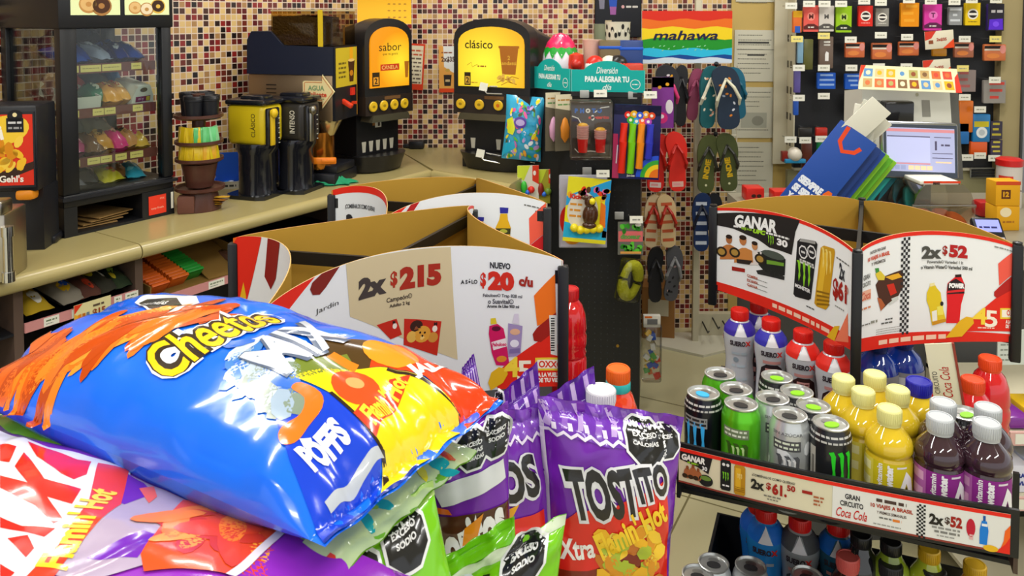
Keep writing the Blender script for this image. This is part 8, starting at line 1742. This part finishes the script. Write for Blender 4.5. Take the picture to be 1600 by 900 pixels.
# drink bottle and tray corner right of the near stand
p = P(893, 520, 1.66)
rs = thing('side_tray', 'black tray with white printed edge beside the near price-card stand', 'tray', (p.x, 1.66, 0.0))
b = MB(); b.bx(-0.07, 0.028, -0.09, 0.1, 0.80, 0.806, BLACK); b.bx(0.024, 0.028, -0.09, 0.1, 0.806, 0.86, BLACK); b.bx(-0.07, 0.028, -0.094, -0.09, 0.8, 0.84, BLACK); b.bx(-0.06, 0.02, -0.02, 0.02, 0.0, 0.8, BLACK); a = Art(); a.poly([(-0.09, 0.808), (0.1, 0.808), (0.1, 0.854), (-0.09, 0.854)], ink('#d8d4c8')); a.poly([(-0.09, 0.808), (-0.02, 0.808), (-0.05, 0.85), (-0.09, 0.85)], ink(ORA), l=2)
b.art(a, lambda x, y, d: Vector((0.028 + d, x, y))); b.build('tray', rs)
bottle('sports_bottle', (p.x - 0.005, 1.66, 0.8064), 0.4, 'red drink bottle half hidden behind the right post of the near price-card stand', None, RP_, liquid('red', '#c8141e'), (0.02, 0.213, 0.235), None, plas('#b8141a'))
# ------------------------------------------------------------------ snack bags in the foreground
class Bag:
    """a pillow bag between four corners: (0,0) bottom left, (1,0) bottom right, (0,1) top left, (1,1) top right of its printed face"""
    def __init__(s, c00, c10, c01, c11, T, seed=0, crimp=0.07, wr=1.0, pin=0.05):
        s.c = [Vector(q) for q in (c00, c10, c01, c11)]
        s.W = ((s.c[1] - s.c[0]).length + (s.c[3] - s.c[2]).length) / 2; s.L = ((s.c[2] - s.c[0]).length + (s.c[3] - s.c[1]).length) / 2
        s.n = ((s.c[1] - s.c[0]) + (s.c[3] - s.c[2])).cross((s.c[2] - s.c[0]) + (s.c[3] - s.c[1])).normalized()
        s.T = T; s.seed = seed; s.cr = crimp; s.wr = wr; s.pin = pin; s.a = Art(); s.fold = []
        r = random.Random(seed); s.ph = [r.uniform(0, 6.28) for _ in range(12)]
        for _ in range(14):
            x, y, g = r.uniform(0.08, 0.92) * s.W, r.uniform(0.08, 0.92) * s.L, r.uniform(0, pi); l = r.uniform(0.03, 0.1)
            s.fold.append((x, y, cos(g), sin(g), l, r.uniform(0.012, 0.03) * r.choice((-1, 1, 1)) * min(0.066, T), r.uniform(0.004, 0.009)))
    def base(s, u, v):
        u2 = 0.5 + (u - 0.5) * (1 - s.pin * (1 - (2 * v - 1) ** 2) + s.pin)
        return s.c[0] * (1 - u2) * (1 - v) + s.c[1] * u2 * (1 - v) + s.c[2] * (1 - u2) * v + s.c[3] * u2 * v
    def h(s, u, v):
        U = 2 * u - 1; V = (2 * v - 1) / (1 - 2 * s.cr * 0.5)
        if abs(V) >= 1 or abs(U) >= 1: return 0.0
        return s.T * ((1 - abs(U) ** 2.3) * (1 - abs(V) ** 2.6)) ** 0.55
    def wrinkle(s, u, v):
        T = s.T * s.wr; e = min(v, 1 - v); es = min(u, 1 - u); p = s.ph
        w = 0.0
        w += 0.16 * T * sin(2 * pi * 3.2 * u + p[0] + 1.5 * sin(3 * v + p[1])) * math.exp(-e / 0.16)
        w += 0.12 * T * sin(2 * pi * 6.3 * u + p[2] + 2 * v) * math.exp(-e / 0.09)
        w += 0.07 * T * sin(2 * pi * 11 * u + p[3]) * math.exp(-e / 0.05)
        w += 0.13 * T * sin(2 * pi * 4.1 * v + p[4] + 3 * u) * math.exp(-es / 0.1)
        w += 0.06 * T * sin(2 * pi * 9 * v + p[5] - 4 * u) * math.exp(-es / 0.06)
        q = noise.noise(Vector((u * s.W * 11 + s.seed, v * s.L * 11, s.seed * 1.7))); q2 = noise.noise(Vector((u * s.W * 26 + s.seed, v * s.L * 26, 3.1)))
        w += T * (0.16 * q + 0.05 * q2) + 0.10 * T * (0.25 - abs(noise.noise(Vector((u * s.W * 8 + 9, v * s.L * 8 + s.seed, 5.5)))))
        for fx, fy, cx, sy_, l, am, wd in s.fold:
            dx, dy = u * s.W - fx, v * s.L - fy; a = dx * cx + dy * sy_; c = -dx * sy_ + dy * cx + 0.15 * a * a / l
            if abs(a) < l and abs(c) < 4 * wd: w += am * 1.6 * math.exp(-(c / wd) ** 2) * (1 - (a / l) ** 2)
        edge = min(1.0, es / 0.04) * min(1.0, e / 0.03)
        cw = 0.004 * sin(u * 2 * pi * 5 + p[6]) * math.exp(-e / 0.04)
        return w * edge + cw * s.wr
    def at(s, x, y, d=0.0, wr=True):
        u, v = x / s.W, y / s.L
        return s.base(u, v) + s.n * (s.h(u, v) + (s.wrinkle(u, v) if wr else 0.0) + d)
    def inv(s, px, py, u0=0.5, v0=0.5):
        x, y = s.W * u0, s.L * v0
        for _ in range(40):
            a, b = proj(s.at(x, y, 0, False)); e = 2e-4; a1, b1 = proj(s.at(x + e, y, 0, False)); a2, b2 = proj(s.at(x, y + e, 0, False))
            J = ((a1 - a) / e, (a2 - a) / e, (b1 - b) / e, (b2 - b) / e); D = J[0] * J[3] - J[1] * J[2]
            if abs(D) < 1e-6: break
            ex, ey = px - a, py - b; dx = (J[3] * ex - J[1] * ey) / D; dy = (-J[2] * ex + J[0] * ey) / D
            m = max(abs(dx), abs(dy), 1e-9); k = min(0.6, 0.04 / m); x += k * dx; y += k * dy
            x = min(max(x, 0.005 * s.W), 0.995 * s.W); y = min(max(y, 0.005 * s.L), 0.995 * s.L)
        return x, y
    def poly(s, pts, c, l=1): s.a.poly([s.inv(*p) for p in pts], foil(c), l=l)
    def uv(s, pts, c, l=1): s.a.poly([(p[0] * s.W, p[1] * s.L) for p in pts], foil(c), l=l)
    def ell(s, px, py, r1, r2, c, l=2, rot=0.0, n=18):
        x, y = s.inv(px, py); s.a.ell(x, y, r1, r2, foil(c), l=l, rot=rot, n=n)
    def tq(s, st, p0, p1, h, c, l=6, bold=0.0, shear=0.0, w=None):
        (x0, y0), (x1, y1) = s.inv(*p0), s.inv(*p1); s.a.text(st, (x0 + x1) / 2, (y0 + y1) / 2, h, foil(c), w=w or sqrt((x1 - x0) ** 2 + (y1 - y0) ** 2), rot=atan2(y1 - y0, x1 - x0), bold=bold, shear=shear, l=l)
    def line(s, pts, w, c, l=5): s.a.line([s.inv(*p) for p in pts], w, foil(c), l=l)
    def build(s, name, label, cat, film, back=None, group=None, nu=90, nv=110, mx=0.005):
        b = MB(); o = (s.c[0] + s.c[1] + s.c[2] + s.c[3]) / 4; o.z = min(q.z for q in s.c)
        wp = lambda t: t - 0.12 * sin(2 * pi * t)
        b.grid(lambda u, v: s.at(wp(u) * s.W, wp(v) * s.L) - o, nu, nv, foil(film))
        def bk(u, v):
            u = 1 - wp(u); v = wp(v); w = s.wrinkle(u, v); es = min(u, 1 - u); e = min(v, 1 - v)
            return s.base(u, v) - s.n * (s.h(u, v) * 0.8 - (w if min(es, e) < 0.002 else 0.3 * w)) - o
        b.grid(bk, nu // 3, nv // 3, foil(back or film))
        b.art(s.a, lambda x, y, d: s.at(x, y, d) - o, mx, 0.0011, 0.0002)
        ob = b.build(name, None, o, 0, 60); return tag(ob, label, cat, group)
def octlabel(B, cx, cy, r, words, rot=0.0, l=5):
    B.a.octa(cx, cy, r * 1.14, foil('#dfe0e2'), l); B.a.octa(cx, cy, r, foil('#1c1c1e'), l + 1)
    for i, w in enumerate(words): B.a.text(w, cx, cy + r * (0.28 - 0.34 * i + (0.05 if len(words) == 2 else 0)), r * 0.22, foil('#d8d8d8'), w=min(r * 1.3, r * 0.2 * len(w)), bold=0.04, l=l + 2)

# big blue mixed-snack bag lying on top
BN, BF = G(512, 852, 1.185), G(785, 628, 1.185)
ex = (BF - BN).normalized(); ey = (G(0, 645, 1.185) - BN); ey.normalize()
BL_ = 0.56
B1 = Bag(BN, BF, BN + ey * BL_ + ex * 0.01, BF + ey * BL_ * 0.98 - ex * 0.012 + Vector((0, 0, 0.015)), 0.088, 3, 0.06, 0.42, 0.02)
def c5(x, y): return (x / 1.956, 440 + y / 1.956)
def smooth(pts, k=3):
    n = len(pts); out = []
    for i in range(n):
        a, b, c, d = (pts[(i + j) % n] for j in (-1, 0, 1, 2))
        for q in range(k):
            t = q / k; out.append(tuple(0.5 * (2 * b[m] + (c[m] - a[m]) * t + (2 * a[m] - 5 * b[m] + 4 * c[m] - d[m]) * t * t + (3 * b[m] - a[m] - 3 * c[m] + d[m]) * t ** 3) for m in (0, 1)))
    return out
def BP(B, pts, c, l=1, sm=False): B.poly([c5(*p) for p in (smooth(pts) if sm else pts)], c, l)
BP(B1, [(838, 395), (925, 330), (1010, 350), (1170, 525), (1180, 690), (1000, 860), (962, 830), (885, 560)], '#0b3cc4', 1)
rr = random.Random(77)
for i in range(46):
    t = rr.random(); x, y = B1.inv(*c5(700 + 200 * t + rr.uniform(-45, 45), 235 + 110 * t + rr.uniform(-60, 50))); B1.a.ell(x, y, rr.uniform(0.008, 0.026), rr.uniform(0.004, 0.012), foil(rr.choice(['#b4c4d4', '#98acc0', '#7a8a78', '#98a498', '#c0ccd4', '#3a78c0', '#2a68c8'])), l=1 + i % 3, rot=rr.uniform(0, 3), n=7)
BP(B1, [(985, 178), (1120, 190), (1260, 240), (1130, 262), (1000, 262), (890, 300), (930, 220)], '#4a3414', 2)
BP(B1, [(905, 250), (1060, 225), (1090, 265), (950, 300), (880, 310)], '#6a7a28', 3)
BP(B1, [(895, 300), (1080, 262), (1190, 268), (1290, 292), (1370, 350), (1402, 400), (1420, 470), (1200, 680), (1168, 640), (1170, 520), (1010, 350)], '#e6cc12', 3)
BP(B1, [(1240, 190), (1330, 215), (1600, 300), (1500, 400), (1430, 450), (1400, 400), (1300, 292), (1190, 266), (1130, 262), (1150, 205)], '#e03c10', 3)
BP(B1, [(1185, 268), (1295, 296), (1398, 392), (1414, 412), (1404, 408), (1290, 304), (1180, 276)], '#2a1a10', 4)
BP(B1, [(1005, 350), (1015, 345), (1176, 522), (1190, 625), (1172, 640), (1166, 528)], '#2a1a10', 4)
BP(B1, [(1080, 410), (1110, 370), (1180, 330), (1190, 300), (1255, 290), (1235, 345), (1190, 400), (1165, 440), (1150, 482), (1120, 450)], '#d8381a', 4)
B1.tq("Flamin' Hot", c5(1120, 425), c5(1225, 300), 0.02, '#f0cc30', 6, 0.04, 0.2)
x_, y_ = c5(1195, 222); B1.ell(x_, y_, 0.034, 0.026, '#e8901c', 5); x_, y_ = c5(1090, 322); B1.ell(x_, y_, 0.024, 0.024, '#d84a18', 5); x_, y_ = c5(1085, 310); B1.ell(x_, y_, 0.01, 0.008, '#f0a060', 6)
B1.line([c5(1010, 225), c5(1060, 250), c5(1090, 262)], 0.012, '#d07818', 4)
BP(B1, [(850, 470), (870, 430), (920, 400), (930, 360), (890, 330), (920, 318), (980, 350), (985, 395), (940, 440), (900, 500), (862, 510)], '#e8701a', 4, True)
B1.tq('POFFS', c5(930, 560), c5(1045, 455), 0.028, '#e8ecf4', 6, 0.06); BP(B1, [(915, 480), (950, 470), (960, 500), (930, 512)], '#e4e8ee', 5)
B1.tq('JALS', c5(1255, 285), c5(1370, 225), 0.018, '#f0e8e4', 6, 0.06)
# brand lettering with outlines
for bo, cc, ll in ((0.22, '#e6ecf2', 6), (0.095, '#33271a', 7), (0.02, '#f2c416', 8)):
    k_ = 1 + bo * 0.35
    B1.tq('Cheetos', c5(470 - 60 * bo, 268 + 30 * bo), c5(815 + 60 * bo, 104 - 30 * bo), 0.066 * (1 + bo * 1.1), cc, ll, bo)
B1.tq('MIX', c5(800, 268), c5(1000, 158), 0.066, '#55627a', 9, 0.05); B1.tq('MIX', c5(803, 264), c5(1002, 153), 0.062, '#c4ccd8', 10, 0.02)
rr = random.Random(21)
for i in range(64):
    t = rr.random(); cx = 80 + 600 * t + rr.uniform(-30, 30); cy = 255 - 180 * t + rr.uniform(-42, 30) + 14 * sin(9 * t)
    if cx > 520 and cy > 150: cy -= 40
    x, y = B1.inv(*c5(cx, cy)); B1.a.ell(x, y, rr.uniform(0.026, 0.046), rr.uniform(0.007, 0.0115), foil(rr.choice(['#e0701a', '#d85c12', '#f09430', '#c0480c', '#ea801c', '#b8440c'])), l=2 + i % 5, rot=rr.uniform(-0.8, 0.35), n=14)
for (x0, y0, x1, y1) in ((330, 130, 420, 160), (80, 205, 160, 165), (20, 310, 45, 300)):
    B1.line([c5(x0, y0), c5((x0 + x1) / 2, (y0 + y1) / 2 + 6), c5(x1, y1)], 0.022, '#e0641a', 4)
BP(B1, [(412, 66), (450, 88), (520, 98), (610, 64), (600, 46), (500, 44), (440, 52)], '#dfe2e4', 4); BP(B1, [(424, 66), (455, 84), (515, 92), (560, 72), (540, 50), (450, 56)], '#2a2a2c', 5); B1.tq('CALORÍAS', c5(430, 72), c5(512, 62), 0.016, '#d0d0d0', 7, 0.04)
B1.uv([(0, 0), (0.45, 0), (0.45, 0.006), (0, 0.006)], '#0a2c90', 12); B1.line([c5(1002, 692), c5(1080, 612), c5(1165, 530)], 0.007, '#b4bac2', 6)
B1.build('snack_bag', 'very large blue snack bag with yellow lettering lying on top of the pile', 'snack bag', '#0f68ea', None, None, 120, 150)

# red and purple bag at the lower left
FB, FT = G(680, 918, 1.125), G(-235, 605, 1.125)
ey2 = (FT - FB).normalized(); ex2 = Vector((ey2.y, -ey2.x, 0)).normalized()
if ex2.y < 0: ex2 = -ex2
ex2 = (ex2 + Vector((0, 0, 0.0))).normalized()
B2 = Bag(FB - ex2 * 0.36, FB, FT - ex2 * 0.36, FT, 0.07, 8, 0.06, 0.5, 0.02)
BP2 = lambda pts, c, l=1: B2.poly([c5(*p) for p in pts], c, l)
BP2([(-300, 900), (-300, 400), (0, 460), (150, 520), (400, 585), (380, 680), (160, 900), (150, 1100), (-200, 1100)], '#e2e4ea', 1)
def c6(x, y): return (x / 3.4625, 640 + y / 3.4625)
for q in ([(150, 195), (300, 255), (420, 300), (495, 310), (470, 370), (400, 395), (330, 370), (200, 280)], [(80, 330), (130, 250), (240, 400), (440, 440), (390, 520), (255, 490), (340, 605), (290, 630), (190, 535), (0, 450), (0, 380), (150, 425)], [(40, 700), (150, 690), (185, 760), (140, 810)], [(0, 210), (90, 222), (50, 302), (0, 290)], [(0, 590), (120, 640), (300, 655), (240, 700), (0, 640)], [(0, 840), (80, 890), (40, 930), (0, 920)]): B2.poly([c6(*p) for p in q], '#df1f16', 3)
BP2([(300, 570), (395, 585), (370, 680), (170, 900), (60, 1000), (30, 960), (190, 800), (270, 680)], '#d8361a', 4)
B2.tq("Flamin' Hot", c5(150, 890), c5(318, 635), 0.026, '#f2c628', 6, 0.04, 0.2)
BP2([(385, 590), (430, 602), (560, 655), (620, 680), (440, 880), (260, 920), (170, 900), (370, 680)], '#a898b0', 2)
BP2([(385, 590), (440, 610), (470, 640), (380, 680), (365, 672)], '#6a1fa8', 3); BP2([(265, 850), (440, 770), (490, 780), (420, 860)], '#6a1fa8', 3); BP2([(425, 625), (470, 620), (480, 650), (455, 672)], '#e0604a', 4)
BP2([(535, 690), (560, 660), (640, 670), (880, 770), (700, 900), (440, 900), (430, 850)], '#df4a18', 4)
for i in range(16):
    t = rr.random(); x, y = B2.inv(*c5(480 + 330 * t + rr.uniform(-20, 20), 700 + 110 * t + rr.uniform(-30, 70))); B2.a.ell(x, y, rr.uniform(0.02, 0.04), rr.uniform(0.008, 0.014), foil(rr.choice(['#ea7a1e', '#d8401a', '#f09a30', '#c8361a'])), l=5 + i % 4, rot=rr.uniform(0, 3), n=12)
BP2([(860, 765), (890, 770), (720, 910), (690, 905)], '#dcd4dc', 9)
BP2([(880, 775), (1200, 900), (1250, 1000), (720, 1000), (700, 905)], '#8a2ab0', 5)
B2.build('snack_bag', 'large bag with red letters, orange flame band and purple end at the lower left', 'snack bag', '#8a2ab0', None, None, 110, 130)

# flat green bags under the blue one
ez = Vector((0, 0, -0.05))
ez.z = -0.04
B3 = Bag(BN + ez - ex * 0.012 + ey * 0.004, BF + ez - ex * 0.04 + ey * 0.008, BN + ez + ey * 0.55 - ex * 0.035, BF + ez + ey * 0.55, 0.024, 5, 0.05, 0.6, 0.0)
B3.uv([(0, 0), (1, 0), (1, 0.09), (0, 0.09)], '#b4c890', 1)
for i in range(14): B3.a.ell(B3.W * rr.random(), B3.L * 0.08 * rr.random(), 0.012, 0.006, foil(rr.choice(['#c83a1c', '#d8d020', '#20a0a0', '#e0e4c0', '#8ab83a'])), l=2 + i % 3, rot=rr.random() * 3, n=9)
B3.build('snack_bag', 'flat light green bag squeezed under the very large blue bag', 'snack bag', '#6aa81c', None, None, 60, 70)
# upright bags; corners are given as sight line and distance
def UB(bl, br, tl, tr, T, seed, crimp=0.12, wr=0.7, pin=0.03): return Bag(P(*bl), P(*br), P(*tl), P(*tr), T, seed, crimp, wr, pin)
B4 = UB((520, 1120, 0.70), (740, 1080, 0.74), (505, 868, 0.70), (672, 750, 0.78), 0.03, 11)
B4.uv([(0, 0.93), (1, 0.93), (1, 1), (0, 1)], '#a8c870', 2)
for i, (x, y, wd) in enumerate(((615, 845, ['EXCESO', 'SODIO']), (560, 905, ['EXCESO', 'GRASAS']))):
    a_, b_ = B4.inv(x + 20 * (1 - i), y); octlabel(B4, a_, b_, 0.024, wd)
B4.build('snack_bag', 'lime green bag with black warning octagons, left one of the upright green bags', 'snack bag', '#74c018', None, 'upright green bags')
B5 = UB((640, 1100, 0.80), (830, 1080, 0.82), (590, 935, 0.80), (800, 806, 0.86), 0.03, 12)
B5.build('snack_bag', 'plain lime green bag between the two green bags with octagons', 'snack bag', '#68b414', None, 'upright green bags')
B6 = UB((690, 1120, 0.80), (850, 1100, 0.78), (655, 925, 0.80), (882, 802, 0.80), 0.03, 13)
B6.uv([(0.0, 0.0), (0.3, 0.0), (0.36, 0.5), (0.46, 0.9), (0.3, 0.97), (0.14, 0.8)], '#d4dce4', 2); B6.uv([(0.28, 0), (0.32, 0), (0.40, 0.5), (0.5, 0.92), (0.45, 0.92), (0.35, 0.5)], '#2a3a1c', 3); B6.uv([(0, 0.94), (1, 0.94), (1, 1), (0, 1)], '#cfdcc0', 2)
a_, b_ = B6.inv(818, 878); octlabel(B6, a_, b_, 0.022, ['EXCESO', 'SODIO'])
B6.build('snack_bag', 'lime green and white bag with pointed corner, right one of the upright green bags', 'snack bag', '#74c018', None, 'upright green bags')
PUR = '#6c1fa4'
B7 = UB((655, 1010, 0.97), (800, 1000, 0.99), (640, 690, 0.97), (792, 628, 1.0), 0.035, 14, 0.06)
for x, y, wd in ((690, 720, ['EXCESO', 'GRASAS']), (738, 702, ['EXCESO', 'GRASAS', 'SATURADAS']), (776, 682, ['EXCESO', 'SODIO'])):
    a_, b_ = B7.inv(x, y); octlabel(B7, a_, b_, 0.021, wd)
a_, b_ = B7.inv(735, 745); B7.poly([(672, 760), (786, 715), (790, 745), (690, 792)], '#d4d6dc', 3)
B7.uv([(0, 0), (1, 0), (1, 0.62), (0, 0.69)], '#4a2418', 2); B7.poly([(672, 790), (700, 795), (706, 803), (672, 800)], '#e06a1c', 4); B7.tq('Doritos', (664, 858), (787, 800), 0.058, '#e6e6ea', 6, 0.05)
B7.poly([(725, 825), (755, 800), (745, 840), (722, 852)], '#e08a1c', 7)
B7.build('snack_bag', 'purple and brown bag with three black warning octagons beside the blue bag', 'snack bag', PUR)
def zig(B, v, c, l=4, n=16, amp=0.012):
    up = [((i / n), v + (amp if i % 2 else -amp)) for i in range(n + 1)]
    B.a.line([(p[0] * B.W, p[1] * B.L) for p in up], 0.004, foil(c), l=l)
def pattern(B, v0, seed):
    r = random.Random(seed); W, L = B.W, B.L
    B.uv([(0, v0), (1, v0), (1, 1), (0, 1)], '#5a2a98', 1); n = 7
    for i in range(n):
        x = (i + 0.1) / n; c = ['#b89ad4', '#d0bce4'][i % 2]
        B.uv([(x, v0 + 0.02), (x + 0.05, v0 + 0.02), (x + 0.08, (v0 + 1) / 2), (x + 0.05, 0.98), (x, 0.98), (x + 0.03, (v0 + 1) / 2)], c, 2); B.uv([(x + 0.07, v0 + 0.03), (x + 0.11, v0 + 0.03), (x + 0.11, v0 + 0.08), (x + 0.07, v0 + 0.08)], '#e4dcee', 3)
    zig(B, v0, '#dcd0e8')
B9 = UB((780, 860, 1.20), (960, 850, 1.22), (786, 664, 1.18), (925, 572, 1.24), 0.03, 16, 0.3, 0.5); pattern(B9, 0.55, 3); B9.build('snack_bag', 'purple bag with patterned pointed top behind the two purple bags with black lettering', 'snack bag', PUR, None, 'upright purple bags')
B10 = UB((735, 780, 1.26), (860, 790, 1.28), (735, 655, 1.24), (838, 566, 1.30), 0.025, 17, 0.3, 0.5); pattern(B10, 0.5, 4); a_, b_ = B10.inv(770, 632); octlabel(B10, a_, b_, 0.02, ['EXCESO']); B10.build('snack_bag', 'purple patterned bag tip with black octagon below the red price card corner', 'snack bag', PUR, None, 'upright purple bags')
B11 = UB((715, 640, 1.21), (760, 650, 1.21), (722, 575, 1.20), (740, 552, 1.21), 0.012, 18, 0.3, 0.5); pattern(B11, 0.3, 5); B11.build('snack_bag', 'small purple patterned bag tip showing above the red end of the blue bag', 'snack bag', PUR, None, 'upright purple bags')
def tos(B, part=False):
    B.poly([(830, 795), (900, 800), (960, 790), (1040, 745), (1045, 1000), (830, 1000)] if not part else [(735, 812), (850, 795), (860, 1000), (735, 1000)], '#d8261a', 2)
B8 = UB((735, 1000, 1.06), (870, 1000, 1.08), (716, 650, 1.05), (858, 634, 1.10), 0.04, 15, 0.1)
zig(B8, 0.9, '#dcd0e8'); B8.uv([(0, 0.9), (1, 0.9), (1, 1), (0, 1)], '#7a48b0', 1)
tos(B8, True); B8.tq('TOS', (742, 762), (842, 738), 0.062, '#d6d6dc', 5, 0.12); B8.tq('TOS', (744, 762), (840, 738), 0.056, '#1e1c1e', 6, 0.04); B8.poly([(780, 800), (812, 790), (800, 812), (770, 818)], '#e0a01c', 4)
B8.build('snack_bag', 'purple bag with black lettering half hidden behind the front purple bag', 'snack bag', PUR, None, 'upright purple bags')
B12 = UB((862, 1010, 1.06), (1030, 1000, 1.10), (842, 618, 1.08), (1064, 650, 1.12), 0.05, 19, 0.1, 0.7)
B12.uv([(0, 0.88), (1, 0.86), (1, 1), (0, 1)], '#6a30a8', 1); n = 9
for i in range(n):
    x = (i + 0.1) / n; B12.uv([(x, 0.905), (x + 0.04, 0.905), (x + 0.065, 0.945), (x + 0.03, 0.99), (x - 0.01, 0.99), (x + 0.025, 0.945)], ['#b498d0', '#8a5cba'][i % 2], 2); B12.uv([(x + 0.05, 0.9), (x + 0.08, 0.9), (x + 0.08, 0.925), (x + 0.05, 0.925)], '#d8cce6', 3)
zig(B12, 0.885, '#e0d6ea', 4, 22, 0.008)
B12.uv([(0.0, 0.0), (0.025, 0.0), (0.022, 0.9), (0.0, 0.95)], '#cfc4d8', 3)
a_, b_ = B12.inv(1008, 690); octlabel(B12, a_, b_, 0.027, ['EXCESO', 'CALORÍAS']); a_, b_ = B12.inv(1042, 690); octlabel(B12, a_, b_, 0.02, ['EXCESO'], 0, 4)
tos(B12); B12.poly([(850, 870), (930, 890), (1000, 860), (1000, 1010), (850, 1010)], '#7a2410', 3)
for i in range(60):
    x, y = B12.inv(940 + 90 * rr.random(), 830 + 90 * rr.random()); B12.a.ell(x, y, rr.uniform(0.008, 0.016), rr.uniform(0.006, 0.011), foil(rr.choice(['#e8b01c', '#f0c430', '#d8901a', '#e8d050', '#c8701a', '#a8b830'])), l=5 + i % 6, rot=rr.random() * 3, n=7)
for bo, cc, ll, k_ in ((0.13, '#dcdce2', 5, 0), (0.045, '#201e20', 6, 4)): B12.tq('TOST', (884 + k_, 772), (1000 - k_, 768), 0.072 - 0.002 * k_, cc, ll, bo); B12.tq('ITO', (990 + k_, 760), (1044 - k_, 742), 0.052 - 0.002 * k_, cc, ll + 2, bo)
B12.tq('Xtra', (869, 854), (928, 857), 0.026, '#f0ece8', 6, 0.03, 0.25); B12.tq("Flamin' Hot", (932, 858), (1035, 790), 0.036, '#f2c828', 12, 0.04, 0.2)
B12.build('snack_bag', 'tall purple bag with black lettering and red flame band standing at the front right', 'snack bag', PUR, None, 'upright purple bags', 100, 120)
# orange bottle and white cap behind the purple bag
p = P(966, 574, 1.30)
SZ3 = p.z - 0.24
t = thing('snack_bin', 'black snack bin beneath the piled bags, hidden by them', 'display bin', (-0.2, 0.75, 0))
to = t.location
def quad(B, ins, z0, z1, nm):
    c = sum(B.c, Vector()) / 4; pts = []
    for q in (B.c[0], B.c[1], B.c[3], B.c[2]):
        v = c + (q - c) * ins; pts.append((v.x - to.x, v.y - to.y))
    b = MB(); b.prism(pts, lambda x, y, d: Vector((x, y, d)), z0, z1, BLACK); b.build(nm, t)
quad(B3, 0.72, 0.0, 1.108, 'body'); quad(B2, 0.7, 0.0, 1.06, 'body')
b = MB(); b.bx(0.26, 0.41, 0.2, 0.6, SZ3 - 0.012, SZ3 - 0.0003, BLACK); b.bx(0.28, 0.4, 0.22, 0.58, 0.0, SZ3 - 0.012, BLACK); b.build('side_shelf', t)
b = MB(); b.bx(0.08, 0.38, 0.14, 0.42, 0.70, 0.712, BLACK); b.bx(0.1, 0.36, 0.16, 0.4, 0.0, 0.70, BLACK); b.build('lower_shelf', t)
OB = [(0.0, 0.002), (0.033, 0.0), (0.038, 0.006), (0.038, 0.12), (0.034, 0.165), (0.024, 0.195), (0.0185, 0.203), (0.0185, 0.21)]
def ring(t):
    b = MB(); b.lathe([(0.0195, 0.203), (0.0205, 0.205), (0.0205, 0.216), (0.0195, 0.218)], plas('#2aa8a8'), n=28, cap=False); b.build('neck_ring', t)
bottle('sports_bottle', (p.x, 1.30, SZ3), 0, 'orange-red bottle with orange cap and teal neck ring behind the front purple bag', None, OB, liquid('orange', '#dc3a10'), (0.0195, 0.217, 0.24), None, plas('#e0641c'), ring)
p2 = P(943, 607, 1.22)
bottle('drink_bottle', (p2.x - 0.004, 1.22, SZ3), 0, 'bottle with a white cap showing above the front purple bag', None, [(0.0, 0.002), (0.03, 0.0), (0.034, 0.006), (0.034, 0.15), (0.024, 0.185), (0.0185, 0.19), (0.0185, p2.z - SZ3 - 0.02)], liquid('pale', '#c8b8a8'), (0.023, p2.z - SZ3 - 0.02, p2.z - SZ3), None, M('cap_white', '#d8d8dc', 0.4))
